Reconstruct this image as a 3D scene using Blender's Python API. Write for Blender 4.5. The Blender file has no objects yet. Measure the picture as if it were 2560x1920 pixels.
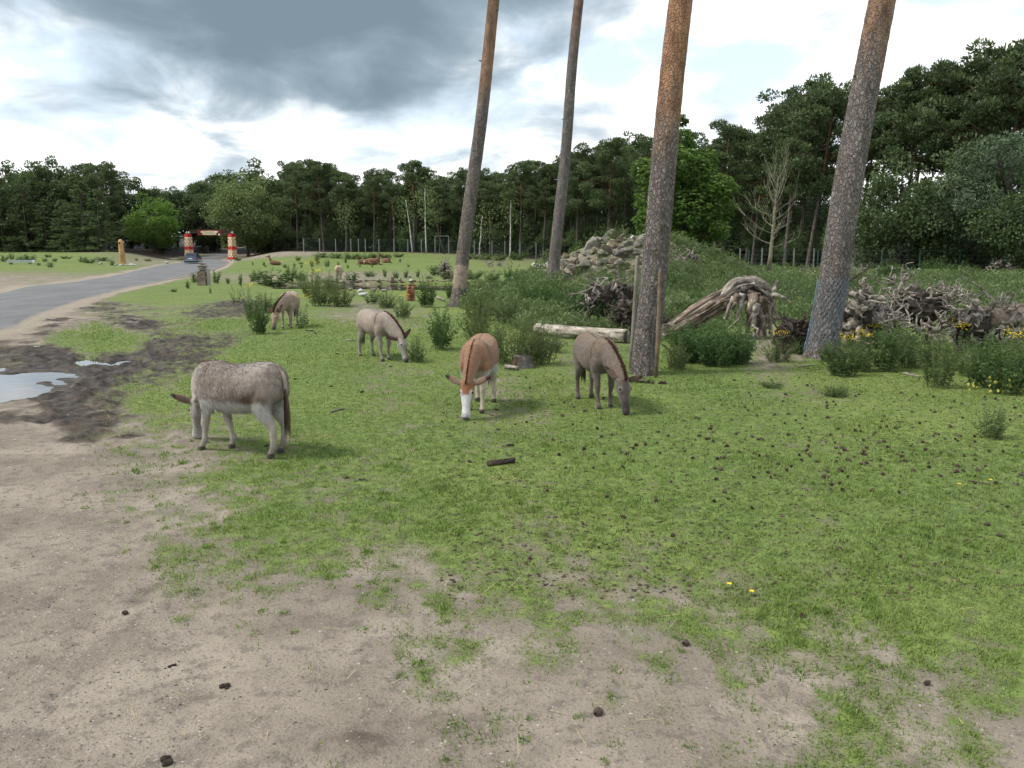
import bpy, bmesh, math, random
import numpy as np
from mathutils import Vector, Matrix, Quaternion

random.seed(7)
RNG = np.random.default_rng(11)
SC = bpy.context.scene
COL = SC.collection
R = math.radians

# ------------------------------------------------------------------ camera
CAM_H = 2.2
FPX = 2070.0                      # focal length in pixels of the 2560 px wide photograph
PITCH = math.atan(340.0 / FPX)    # horizon lies 340 px above the centre
cam_data = bpy.data.cameras.new('camera')
cam_data.sensor_width = 36.0
cam_data.lens = 36.0 * FPX / 2560.0
cam_data.clip_start = 0.05
cam_data.clip_end = 6000
cam = bpy.data.objects.new('camera', cam_data)
COL.objects.link(cam)
cam.location = (0, 0, CAM_H)
cam.rotation_euler = (math.pi / 2 - PITCH, 0, 0)
SC.camera = cam

# ------------------------------------------------------------------ sky and sun
SUN_EL, SUN_AZ = R(52), R(-100)   # azimuth clockwise from +Y (the viewing direction)
world = bpy.data.worlds.new('World')
SC.world = world
world.use_nodes = True
wn, wl = world.node_tree.nodes, world.node_tree.links
for n in list(wn):
    wn.remove(n)


def W(kind, **kw):
    n = wn.new(kind)
    for k, v in kw.items():
        setattr(n, k, v)
    return n


def wmath(op, a, b=None, c=None):
    n = W('ShaderNodeMath', operation=op)
    for i, v in enumerate((a, b, c)):
        if v is None:
            continue
        if isinstance(v, (int, float)):
            n.inputs[i].default_value = v
        else:
            wl.new(v, n.inputs[i])
    return n.outputs[0]


def wramp(x, lo, hi):
    n = W('ShaderNodeMapRange', interpolation_type='SMOOTHSTEP')
    wl.new(x, n.inputs[0])
    n.inputs[1].default_value = lo
    n.inputs[2].default_value = hi
    return n.outputs[0]


def wmix(f, a, b):
    n = W('ShaderNodeMix', data_type='RGBA')
    wl.new(f, n.inputs[0])
    for s, v in ((6, a), (7, b)):
        if isinstance(v, tuple):
            n.inputs[s].default_value = v + (1,)
        else:
            wl.new(v, n.inputs[s])
    return n.outputs[2]


tc = W('ShaderNodeTexCoord')
sep = W('ShaderNodeSeparateXYZ')
wl.new(tc.outputs['Generated'], sep.inputs[0])
zz = wmath('ADD', wmath('MAXIMUM', sep.outputs[2], 0.0), 0.28)
u = wmath('DIVIDE', sep.outputs[0], zz)
v = wmath('DIVIDE', sep.outputs[1], zz)
cmb = W('ShaderNodeCombineXYZ')
wl.new(u, cmb.inputs[0])
wl.new(v, cmb.inputs[1])


def wnoise(scale, detail, rough, off, dist=0.0):
    mp = W('ShaderNodeMapping')
    wl.new(cmb.outputs[0], mp.inputs[0])
    mp.inputs['Location'].default_value = off
    mp.inputs['Scale'].default_value = (scale, scale * 0.9, 1)
    n = W('ShaderNodeTexNoise')
    n.inputs['Scale'].default_value = 1.0
    n.inputs['Detail'].default_value = detail
    n.inputs['Roughness'].default_value = rough
    n.inputs['Distortion'].default_value = dist
    wl.new(mp.outputs[0], n.inputs['Vector'])
    return n.outputs['Fac']


nbig = wnoise(1.5, 3, 0.5, (3.1, 1.7, 0), 0.2)
nmid = wnoise(3.4, 6, 0.52, (8.4, 5.2, 0), 0.35)
ngap = wnoise(2.1, 5, 0.55, (0.4, 1.1, 0), 0.2)
# the heavy grey cloud drifting in from the left: a bank in the cloud layer
du = wmath('DIVIDE', wmath('ADD', u, 0.40), 0.74)
dv = wmath('DIVIDE', wmath('SUBTRACT', v, 1.25), 1.42)
rad = wmath('SQRT', wmath('ADD', wmath('MULTIPLY', du, du), wmath('MULTIPLY', dv, dv)))
rad = wmath('ADD', rad, wmath('MULTIPLY', wmath('SUBTRACT', nmid, 0.5), 1.3))
rad = wmath('ADD', rad, wmath('MULTIPLY', wmath('SUBTRACT', nbig, 0.5), 0.7))
bank = wmath('SUBTRACT', 1.0, wramp(rad, 0.64, 1.18))
sky = W('ShaderNodeTexSky', sky_type='NISHITA')
sky.sun_disc = False
sky.sun_elevation = SUN_EL
sky.sun_rotation = SUN_AZ
sky.air_density = 1.0
sky.dust_density = 1.5
skys = W('ShaderNodeVectorMath', operation='SCALE')
wl.new(sky.outputs[0], skys.inputs[0])
skys.inputs['Scale'].default_value = 0.16
white = wmix(wramp(nmid, 0.34, 0.58), (0.46, 0.52, 0.58), (1.05, 1.05, 1.04))
# gaps in the deck let some blue through
pale = W('ShaderNodeMix', data_type='RGBA')
pale.inputs[0].default_value = 0.45
wl.new(skys.outputs[0], pale.inputs[6])
pale.inputs[7].default_value = (0.80, 0.85, 0.90, 1)
cl = wmix(wramp(ngap, 0.42, 0.56), pale.outputs[2], white)
haze_f = wramp(sep.outputs[2], 0.02, 0.20)
cl = wmix(haze_f, white, cl)
grey = wmix(wramp(rad, 0.35, 1.0), (0.150, 0.205, 0.250), (0.34, 0.42, 0.48))
final = wmix(bank, cl, grey)
bgn = W('ShaderNodeBackground')
wl.new(final, bgn.inputs[0])
bgn.inputs[1].default_value = 1.0
wo = W('ShaderNodeOutputWorld')
wl.new(bgn.outputs[0], wo.inputs[0])

sun_data = bpy.data.lights.new('sun', 'SUN')
sun_data.energy = 2.5
sun_data.angle = R(11)
sun_data.color = (1.0, 0.955, 0.88)
sun = bpy.data.objects.new('sun', sun_data)
COL.objects.link(sun)
sdir = Vector((math.sin(SUN_AZ) * math.cos(SUN_EL), math.cos(SUN_AZ) * math.cos(SUN_EL), math.sin(SUN_EL)))
sun.rotation_euler = (-sdir).to_track_quat('-Z', 'Y').to_euler()
sun.location = sdir * 60

SC.view_settings.view_transform = 'Standard'
SC.view_settings.look = 'None'
SC.view_settings.gamma = 1.0
SC.view_settings.exposure = 0.58
SC.view_settings.use_curve_mapping = False
SC.render.engine = 'CYCLES'
SC.cycles.use_denoising = True
SC.cycles.use_adaptive_sampling = True
SC.cycles.adaptive_threshold = 0.02
SC.cycles.max_bounces = 4
SC.cycles.diffuse_bounces = 2
SC.cycles.transmission_bounces = 2
SC.cycles.glossy_bounces = 2
SC.cycles.transparent_max_bounces = 8

# ------------------------------------------------------------------ geometry helpers
CP, SP = math.cos(PITCH), math.sin(PITCH)


def ray(px, py):
    x, zc = (px - 1280.0) / FPX, -(py - 960.0) / FPX
    return Vector((x, CP + zc * SP, -SP + zc * CP))


def gp(px, py, z=0.0):
    """point of the plane at height z seen at a photograph pixel"""
    d = ray(px, py)
    t = (z - CAM_H) / d.z
    return Vector((d.x * t, d.y * t, z))


def at(px, py, Y):
    d = ray(px, py)
    t = Y / d.y
    return Vector((d.x * t, Y, CAM_H + d.z * t))


def to_px(x, y, z):
    """world arrays -> photograph pixels"""
    dz = z - CAM_H
    f = y * CP - dz * SP
    up = y * SP + dz * CP
    f = np.maximum(f, 0.05)
    return 1280 + FPX * x / f, 960 - FPX * up / f


_perm = np.random.default_rng(5).permutation(256)
_perm = np.concatenate([_perm, _perm, _perm])
_grad = np.array([[1, 1, 0], [-1, 1, 0], [1, -1, 0], [-1, -1, 0], [1, 0, 1], [-1, 0, 1], [1, 0, -1], [-1, 0, -1],
                  [0, 1, 1], [0, -1, 1], [0, 1, -1], [0, -1, -1], [1, 1, 0], [-1, 1, 0], [0, -1, 1], [0, -1, -1]], float)


def pn(x, y, z=0.0):
    """gradient noise, about -1..1"""
    x, y, z = np.broadcast_arrays(np.asarray(x, float), np.asarray(y, float), np.asarray(z, float))
    xi, yi, zi = np.floor(x).astype(int), np.floor(y).astype(int), np.floor(z).astype(int)
    xf, yf, zf = x - xi, y - yi, z - zi
    xi, yi, zi = xi & 255, yi & 255, zi & 255
    fu, fv, fw = [t * t * t * (t * (t * 6 - 15) + 10) for t in (xf, yf, zf)]
    out = 0
    for a in (0, 1):
        wa = fu if a else 1 - fu
        for b in (0, 1):
            wb = fv if b else 1 - fv
            for c in (0, 1):
                wc = fw if c else 1 - fw
                h = _perm[_perm[_perm[xi + a] + yi + b] + zi + c] & 15
                g = _grad[h]
                out = out + wa * wb * wc * (g[..., 0] * (xf - a) + g[..., 1] * (yf - b) + g[..., 2] * (zf - c))
    return out


_g2 = np.array([(math.cos(a), math.sin(a)) for a in np.linspace(0, 2 * math.pi, 16, endpoint=False)]) * 1.35


def pn2(x, y, seed=0):
    xi, yi = np.floor(x), np.floor(y)
    xf, yf = x - xi, y - yi
    xi, yi = xi.astype(np.int32) & 255, yi.astype(np.int32) & 255
    fu, fv = xf * xf * (3 - 2 * xf), yf * yf * (3 - 2 * yf)
    out = 0
    for a in (0, 1):
        pa = _perm[xi + a] + seed
        wa = fu if a else 1 - fu
        for b in (0, 1):
            g = _g2[_perm[(pa + yi + b) & 511] & 15]
            out = out + wa * (fv if b else 1 - fv) * (g[..., 0] * (xf - a) + g[..., 1] * (yf - b))
    return out


def fbm(x, y, z=0.0, o=4, gain=0.5):
    if np.ndim(z) == 0:
        x, y = np.asarray(x, float), np.asarray(y, float)
        s, a, f = 0, 1.0, 1.0
        for i in range(o):
            s = s + a * pn2(x * f + 17.3 * i, y * f - 9.1 * i, int(z * 10) + 7 * i)
            a *= gain
            f *= 2.03
        return s
    s, a, f = 0, 1.0, 1.0
    for i in range(o):
        s = s + a * pn(np.asarray(x) * f + 17.3 * i, np.asarray(y) * f - 9.1 * i, np.asarray(z) * f + 3.7 * i)
        a *= gain
        f *= 2.03
    return s


def sst(a, b, x):
    t = np.clip((np.asarray(x, float) - a) / (b - a), 0, 1)
    return t * t * (3 - 2 * t)


def mesh_np(name, verts, faces, attrs=None, smooth=False):
    """mesh from arrays: faces is (n,3) or (n,4)"""
    verts = np.asarray(verts, np.float32)
    faces = np.asarray(faces, np.int32)
    me = bpy.data.meshes.new(name)
    k = faces.shape[1]
    me.vertices.add(len(verts))
    me.vertices.foreach_set('co', verts.ravel())
    me.loops.add(faces.size)
    me.loops.foreach_set('vertex_index', faces.ravel())
    me.polygons.add(len(faces))
    me.polygons.foreach_set('loop_start', np.arange(0, faces.size, k, dtype=np.int32))
    me.polygons.foreach_set('loop_total', np.full(len(faces), k, np.int32))
    me.polygons.foreach_set('use_smooth', np.full(len(faces), smooth, bool))
    me.update(calc_edges=True)
    me.validate()
    for key, arr in (attrs or {}).items():
        arr = np.asarray(arr, np.float32)
        if arr.ndim == 1:
            a = me.attributes.new(key, 'FLOAT', 'POINT')
            a.data.foreach_set('value', arr)
        else:
            if arr.shape[1] == 3:
                arr = np.concatenate([arr, np.ones((len(arr), 1), np.float32)], 1)
            a = me.attributes.new(key, 'FLOAT_COLOR', 'POINT')
            a.data.foreach_set('color', arr.ravel())
    return me


class MB:
    """collects shapes of ONE piece into a mesh"""

    def __init__(self):
        self.v, self.f, self.m = [], [], []
        self.mat = 0

    def add(self, vs, fs):
        o = len(self.v)
        self.v += [tuple(p) for p in vs]
        self.f += [tuple(i + o for i in f) for f in fs]
        self.m += [self.mat] * len(fs)

    def box(self, c, s, rz=0.0, taper=1.0, M=None):
        x, y, z = s[0] / 2, s[1] / 2, s[2] / 2
        vs = [Vector((a * x * (taper if k > 0 else 1), b * y * (taper if k > 0 else 1), k * z))
              for k in (-1, 1) for a, b in ((-1, -1), (1, -1), (1, 1), (-1, 1))]
        m = Matrix.Translation(c) @ (M if M is not None else Matrix.Rotation(rz, 4, 'Z'))
        self.add([m @ p for p in vs], [(3, 2, 1, 0), (4, 5, 6, 7), (0, 1, 5, 4), (1, 2, 6, 5), (2, 3, 7, 6), (3, 0, 4, 7)])

    def tube(self, path, rad, n=7, rough=0.0, seed=0, caps=True):
        rnd = random.Random(seed)
        path = [Vector(p) for p in path]
        k = len(path)
        if isinstance(rad, (int, float)):
            rad = [rad] * k
        vs, fs = [], []
        up = Vector((0.31, 0.17, 0.93)).normalized()
        t0 = (path[1] - path[0]).normalized()
        side = t0.cross(up)
        if side.length < 0.05:
            side = t0.cross(Vector((1, 0, 0)))
        side.normalize()
        for i, p in enumerate(path):
            t = (path[min(i + 1, k - 1)] - path[max(i - 1, 0)]).normalized()
            side = (side - t * side.dot(t)).normalized()
            o = t.cross(side)
            for j in range(n):
                a = 2 * math.pi * j / n
                r = rad[i] * (1 + rough * (rnd.random() - 0.5) * 2)
                vs.append(p + (side * math.cos(a) + o * math.sin(a)) * r)
        for i in range(k - 1):
            for j in range(n):
                j2 = (j + 1) % n
                fs.append((i * n + j, i * n + j2, (i + 1) * n + j2, (i + 1) * n + j))
        if caps:
            fs.append(tuple(range(n))[::-1])
            fs.append(tuple(range((k - 1) * n, k * n)))
        self.add(vs, fs)

    def mesh(self, name, mats, smooth=False):
        me = bpy.data.meshes.new(name)
        me.from_pydata(self.v, [], self.f)
        for m in (mats if isinstance(mats, (list, tuple)) else [mats]):
            me.materials.append(m)
        for p, mi in zip(me.polygons, self.m):
            p.material_index = mi
            p.use_smooth = smooth
        me.validate()
        me.update()
        return me


def tag(o, label=None, cat=None, group=None, kind=None):
    if label:
        o['label'] = label
    if cat:
        o['category'] = cat
    if group:
        o['group'] = group
    if kind:
        o['kind'] = kind
    return o


def obj(name, me, mat=None, parent=None, loc=(0, 0, 0), rot=(0, 0, 0), scale=(1, 1, 1), kind=None):
    o = bpy.data.objects.new(name, me)
    COL.objects.link(o)
    if mat is not None and me is not None and len(me.materials) == 0:
        me.materials.append(mat)
    o.parent = parent
    o.location = loc
    o.rotation_euler = rot
    o.scale = scale
    if kind:
        o['kind'] = kind
    return o


def empty(name, loc, label, cat, group=None, rz=0.0, scale=(1, 1, 1), rot=None):
    e = bpy.data.objects.new(name, None)
    e.empty_display_size = 0.2
    COL.objects.link(e)
    e.location = loc
    e.rotation_euler = rot if rot else (0, 0, rz)
    e.scale = scale
    return tag(e, label, cat, group)


# ------------------------------------------------------------------ materials
def new_mat(name):
    m = bpy.data.materials.new(name)
    m.use_nodes = True
    nt = m.node_tree
    b = nt.nodes['Principled BSDF']
    b.inputs['Specular IOR Level'].default_value = 0.25
    return m, nt, b


class NT:
    def __init__(self, nt):
        self.nt = nt
        self.coord = {}

    def n(self, kind, **kw):
        x = self.nt.nodes.new(kind)
        for k, v in kw.items():
            setattr(x, k, v)
        return x

    def link(self, a, b):
        self.nt.links.new(a, b)

    def obj_co(self):
        if 'o' not in self.coord:
            self.coord['o'] = self.n('ShaderNodeTexCoord').outputs['Object']
        return self.coord['o']

    def pos(self):
        if 'p' not in self.coord:
            self.coord['p'] = self.n('ShaderNodeNewGeometry').outputs['Position']
        return self.coord['p']

    def noise(self, co, scale, detail=3, rough=0.55, sc3=None, dist=0.0):
        if sc3:
            mp = self.n('ShaderNodeMapping')
            mp.inputs['Scale'].default_value = sc3
            self.link(co, mp.inputs[0])
            co = mp.outputs[0]
        x = self.n('ShaderNodeTexNoise')
        x.inputs['Scale'].default_value = scale
        x.inputs['Detail'].default_value = detail
        x.inputs['Roughness'].default_value = rough
        x.inputs['Distortion'].default_value = dist
        self.link(co, x.inputs['Vector'])
        return x.outputs['Fac']

    def voro(self, co, scale, feature='F1', out='Distance', sc3=None):
        if sc3:
            mp = self.n('ShaderNodeMapping')
            mp.inputs['Scale'].default_value = sc3
            self.link(co, mp.inputs[0])
            co = mp.outputs[0]
        x = self.n('ShaderNodeTexVoronoi', feature=feature)
        x.inputs['Scale'].default_value = scale
        self.link(co, x.inputs['Vector'])
        return x.outputs[out]

    def math(self, op, a, b=None, c=None):
        x = self.n('ShaderNodeMath', operation=op)
        for i, v in enumerate((a, b, c)):
            if v is None:
                continue
            if isinstance(v, (int, float)):
                x.inputs[i].default_value = v
            else:
                self.link(v, x.inputs[i])
        return x.outputs[0]

    def ramp(self, x, lo, hi, a=0.0, b=1.0):
        r = self.n('ShaderNodeMapRange', interpolation_type='SMOOTHSTEP')
        self.link(x, r.inputs[0])
        r.inputs[1].default_value = lo
        r.inputs[2].default_value = hi
        r.inputs[3].default_value = a
        r.inputs[4].default_value = b
        return r.outputs[0]

    def mix(self, f, a, b, mode='MIX'):
        x = self.n('ShaderNodeMix', data_type='RGBA', blend_type=mode)
        if isinstance(f, (int, float)):
            x.inputs[0].default_value = f
        else:
            self.link(f, x.inputs[0])
        for s, v in ((6, a), (7, b)):
            if isinstance(v, tuple):
                x.inputs[s].default_value = v[:3] + (1,)
            else:
                self.link(v, x.inputs[s])
        return x.outputs[2]

    def scale(self, col, f):
        x = self.n('ShaderNodeVectorMath', operation='SCALE')
        self.link(col, x.inputs[0])
        if isinstance(f, (int, float)):
            x.inputs['Scale'].default_value = f
        else:
            self.link(f, x.inputs['Scale'])
        return x.outputs[0]

    def attr(self, name, out='Fac'):
        x = self.n('ShaderNodeAttribute', attribute_name=name)
        return x.outputs[out]

    def rand(self):
        return self.n('ShaderNodeObjectInfo').outputs['Random']

    def bump(self, h, strength, dist, normal=None):
        x = self.n('ShaderNodeBump')
        x.inputs['Strength'].default_value = strength
        x.inputs['Distance'].default_value = dist
        self.link(h, x.inputs['Height'])
        if normal is not None:
            self.link(normal, x.inputs['Normal'])
        return x.outputs[0]


def simple(name, col, rough=0.8, var=0.25, scale=6.0, bump=0.0, metal=0.0, spec=0.25, world_co=False):
    m, nt, b = new_mat(name)
    t = NT(nt)
    co = t.pos() if world_co else t.obj_co()
    f = t.noise(co, scale, 5, 0.6)
    c = t.mix(t.ramp(f, 0.3, 0.7), tuple(x * (1 - var) for x in col), tuple(min(1, x * (1 + var)) for x in col))
    t.link(c, b.inputs['Base Color'])
    b.inputs['Roughness'].default_value = rough
    b.inputs['Metallic'].default_value = metal
    b.inputs['Specular IOR Level'].default_value = spec
    if bump:
        t.link(t.bump(t.noise(co, scale * 4, 4), bump, 0.02), b.inputs['Normal'])
    return m


def leaf_mat(name, dark, light, trans=0.3, rnd=0.25, rough=0.55):
    """foliage: colour from the per-leaf tint attribute and a tone of the whole plant"""
    m, nt, b = new_mat(name)
    t = NT(nt)
    c = t.mix(t.attr('tint'), dark, light)
    c = t.scale(c, t.math('ADD', 1.0 - rnd, t.math('MULTIPLY', t.rand(), 2 * rnd)))
    t.link(c, b.inputs['Base Color'])
    b.inputs['Roughness'].default_value = rough
    tr = t.n('ShaderNodeBsdfTranslucent')
    t.link(t.mix(0.5, c, (light[0] * 1.2, light[1] * 1.3, light[2] * 0.7)), tr.inputs[0])
    mx = t.n('ShaderNodeMixShader')
    mx.inputs[0].default_value = trans
    t.link(b.outputs[0], mx.inputs[1])
    t.link(tr.outputs[0], mx.inputs[2])
    t.link(mx.outputs[0], nt.nodes['Material Output'].inputs[0])
    return m


def bark_mat(name, low, high, split=None, plate=9.0, fleck=(0.46, 0.43, 0.41), rough=0.9, dark=(0.06, 0.05, 0.045)):
    """pine bark: grey-brown plates with pale flecks, peeling to orange above 'split' metres"""
    m, nt, b = new_mat(name)
    t = NT(nt)
    co = t.obj_co()
    wob = t.noise(co, 3.0, 3)
    warp = t.n('ShaderNodeVectorMath', operation='ADD')
    t.link(co, warp.inputs[0])
    wn_ = t.n('ShaderNodeTexNoise')
    wn_.inputs['Scale'].default_value = 14
    wn_.inputs['Detail'].default_value = 3
    t.link(co, wn_.inputs['Vector'])
    t.link(t.scale(wn_.outputs['Color'], 0.10), warp.inputs[1])
    cell = t.voro(warp.outputs[0], plate * 1.35, 'DISTANCE_TO_EDGE', 'Distance', (1.25, 1.25, 0.55))
    crack = t.ramp(cell, 0.0, 0.22)
    fine = t.noise(co, 46, 4, 0.65, (1, 1, 0.7))
    mid = t.noise(co, 7, 4, 0.6, (1, 1, 0.4))
    base = t.mix(t.ramp(mid, 0.32, 0.7), tuple(x * 0.7 for x in low), tuple(x * 1.3 for x in low))
    base = t.mix(t.math('MULTIPLY', t.ramp(fine, 0.54, 0.66), 0.85), base, fleck)
    base = t.mix(t.math('MULTIPLY', t.math('SUBTRACT', 1.0, crack), 0.55), base, dark)
    if split is not None:
        z = t.n('ShaderNodeSeparateXYZ')
        t.link(co, z.inputs[0])
        hz = t.math('ADD', z.outputs[2], t.math('MULTIPLY', t.math('SUBTRACT', t.noise(co, 1.5, 4, 0.65, (1.6, 1.6, 0.5)), 0.5), 5.0))
        up = t.mix(t.ramp(t.noise(co, 5, 4, 0.65, (1, 1, 0.45)), 0.3, 0.68), tuple(x * 0.62 for x in high), tuple(x * 1.3 for x in high))
        up = t.mix(t.math('MULTIPLY', t.ramp(t.noise(co, 7, 4, 0.7, (1, 1, 0.5)), 0.58, 0.68), 0.8), up, (0.17, 0.125, 0.10))
        up = t.mix(t.ramp(fine, 0.66, 0.76), up, (0.42, 0.33, 0.24))
        base = t.mix(t.ramp(hz, split - 0.7, split + 0.9), base, up)
    base = t.scale(base, t.math('ADD', 0.35, t.math('ADD', t.math('MULTIPLY', wob, 0.6), t.math('MULTIPLY', t.noise(co, 1.1, 3, 0.6, (1, 1, 0.6)), 0.7))))
    t.link(base, b.inputs['Base Color'])
    b.inputs['Roughness'].default_value = rough
    h = t.math('ADD', t.math('MULTIPLY', crack, 0.5), t.math('MULTIPLY', fine, 0.5))
    t.link(t.bump(h, 1.0, 0.06), b.inputs['Normal'])
    return m


MAT = {}
MAT['pine_near_a'] = bark_mat('bark_grey_brown_a', (0.195, 0.168, 0.148), (0.330, 0.185, 0.105), 4.3, 11)
MAT['pine_near_b'] = bark_mat('bark_grey_brown_b', (0.195, 0.170, 0.152), (0.300, 0.190, 0.125), 5.7, 10)
MAT['pine_near_c'] = bark_mat('bark_grey_brown_c', (0.205, 0.175, 0.152), (0.285, 0.180, 0.115), 7.5, 11)
MAT['pine_near_d'] = bark_mat('bark_grey_brown_d', (0.205, 0.185, 0.165), (0.24, 0.17, 0.13), 10.0, 11)
MAT['pine_far'] = bark_mat('bark_forest', (0.075, 0.060, 0.050), (0.150, 0.082, 0.048), 9.0, 4)
MAT['oak_bark'] = bark_mat('bark_oak', (0.075, 0.065, 0.055), (0.1, 0.08, 0.06), None, 5)
MAT['birch_bark'] = simple('bark_birch', (0.50, 0.49, 0.46), 0.7, 0.45, 4)
MAT['dead_bark'] = simple('bark_bare_tree', (0.20, 0.19, 0.13), 0.85, 0.35, 9, 0.4)
MAT['needle'] = leaf_mat('pine_needles', (0.034, 0.054, 0.024), (0.130, 0.178, 0.078), 0.26, 0.26)
MAT['needle_blue'] = leaf_mat('pine_needles_bluish', (0.030, 0.050, 0.027), (0.100, 0.142, 0.078), 0.16, 0.15)
MAT['leaf_dark'] = leaf_mat('leaves_dark', (0.030, 0.052, 0.020), (0.112, 0.165, 0.062), 0.22, 0.25)
MAT['leaf_bright'] = leaf_mat('leaves_bright', (0.055, 0.115, 0.018), (0.185, 0.300, 0.060), 0.30, 0.08)
MAT['leaf_mid'] = leaf_mat('leaves_olive', (0.065, 0.100, 0.032), (0.190, 0.245, 0.095), 0.28, 0.08)
MAT['leaf_chestnut'] = leaf_mat('leaves_chestnut', (0.042, 0.092, 0.018), (0.175, 0.275, 0.066), 0.34, 0.03, 0.42)
MAT['weed'] = leaf_mat('leaves_weed', (0.046, 0.080, 0.026), (0.160, 0.215, 0.088), 0.30, 0.22)
MAT['weed_dark'] = leaf_mat('leaves_weed_dark', (0.032, 0.066, 0.020), (0.110, 0.175, 0.058), 0.28, 0.18)
MAT['weed_olive'] = leaf_mat('leaves_weed_olive', (0.060, 0.088, 0.030), (0.165, 0.195, 0.085), 0.26, 0.15)
MAT['nettle'] = leaf_mat('leaves_nettle', (0.028, 0.066, 0.020), (0.100, 0.175, 0.056), 0.28, 0.10)
MAT['grass'] = leaf_mat('grass_blades', (0.080, 0.134, 0.027), (0.220, 0.302, 0.074), 0.30, 0.0)
MAT['stem'] = simple('green_stem', (0.09, 0.12, 0.04), 0.7, 0.2)
MAT['yellow'] = simple('yellow_petals', (0.75, 0.55, 0.02), 0.6, 0.15)
MAT['yellow_leaf'] = simple('yellowed_leaves', (0.30, 0.28, 0.05), 0.6, 0.3)
MAT['wood_grey'] = simple('weathered_wood', (0.27, 0.235, 0.195), 0.85, 0.45, 7, 0.6)
MAT['post_wood'] = simple('round_post_wood', (0.19, 0.165, 0.13), 0.85, 0.3, 5, 0.4)
MAT['wire'] = simple('galvanised_wire', (0.22, 0.25, 0.27), 0.5, 0.1, 5, 0, 0.6)
MAT['wire_blue'] = simple('bluish_wire', (0.20, 0.30, 0.38), 0.5, 0.1, 5, 0, 0.3)

# ------------------------------------------------------------------ terrain
GATE_Y = 162.0
# road edges (world), from behind the camera round to the gate and up the far slope
RIGHT_EDGE = [(-1.0, -14), (-1.0, -3), (-1.25, 1), (-2.60, 3.2), (-3.35, 4.2), (-4.7, 6.2), (-6.1, 8.9), (-9.2, 10.6), (-12.0, 13.0), (-13.2, 17.0)]
LEFT_EDGE = [(-6.8, -14), (-6.8, -3), (-7.6, 1), (-9.5, 3.2), (-11.0, 4.0), (-12.5, 5.0), (-16, 7.0), (-19.5, 10), (-22.5, 16), (-25.0, 26)]
for p in ((0, 831), (100, 784), (207, 751), (288, 727), (380, 708), (468, 692), (549, 670), (572, 655)):
    q = gp(*p)
    RIGHT_EDGE.append((q.x, q.y))
for p in ((-30, 735), (60, 720), (167, 707), (240, 697), (301, 687), (401, 664), (455, 656.5), (486, 652)):
    q = gp(*p)
    LEFT_EDGE.append((q.x, q.y))
gl, gr = gp(488, 648.2), gp(566, 648.2)
RIGHT_EDGE += [(gr.x, GATE_Y), (gr.x - 4.5, 200), (gr.x - 17.5, 300), (gr.x - 34, 420)]
LEFT_EDGE += [(gl.x, GATE_Y), (gl.x - 4.5, 200), (gl.x - 17.5, 300), (gl.x - 34, 420)]


def road_mid_x(Y):
    ys = np.array([p[1] for p in RIGHT_EDGE[9:]])
    xm = np.array([(a[0] + b[0]) / 2 for a, b in zip(RIGHT_EDGE[9:], LEFT_EDGE[9:])])
    o = np.argsort(ys)
    return np.interp(Y, ys[o], xm[o])


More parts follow.
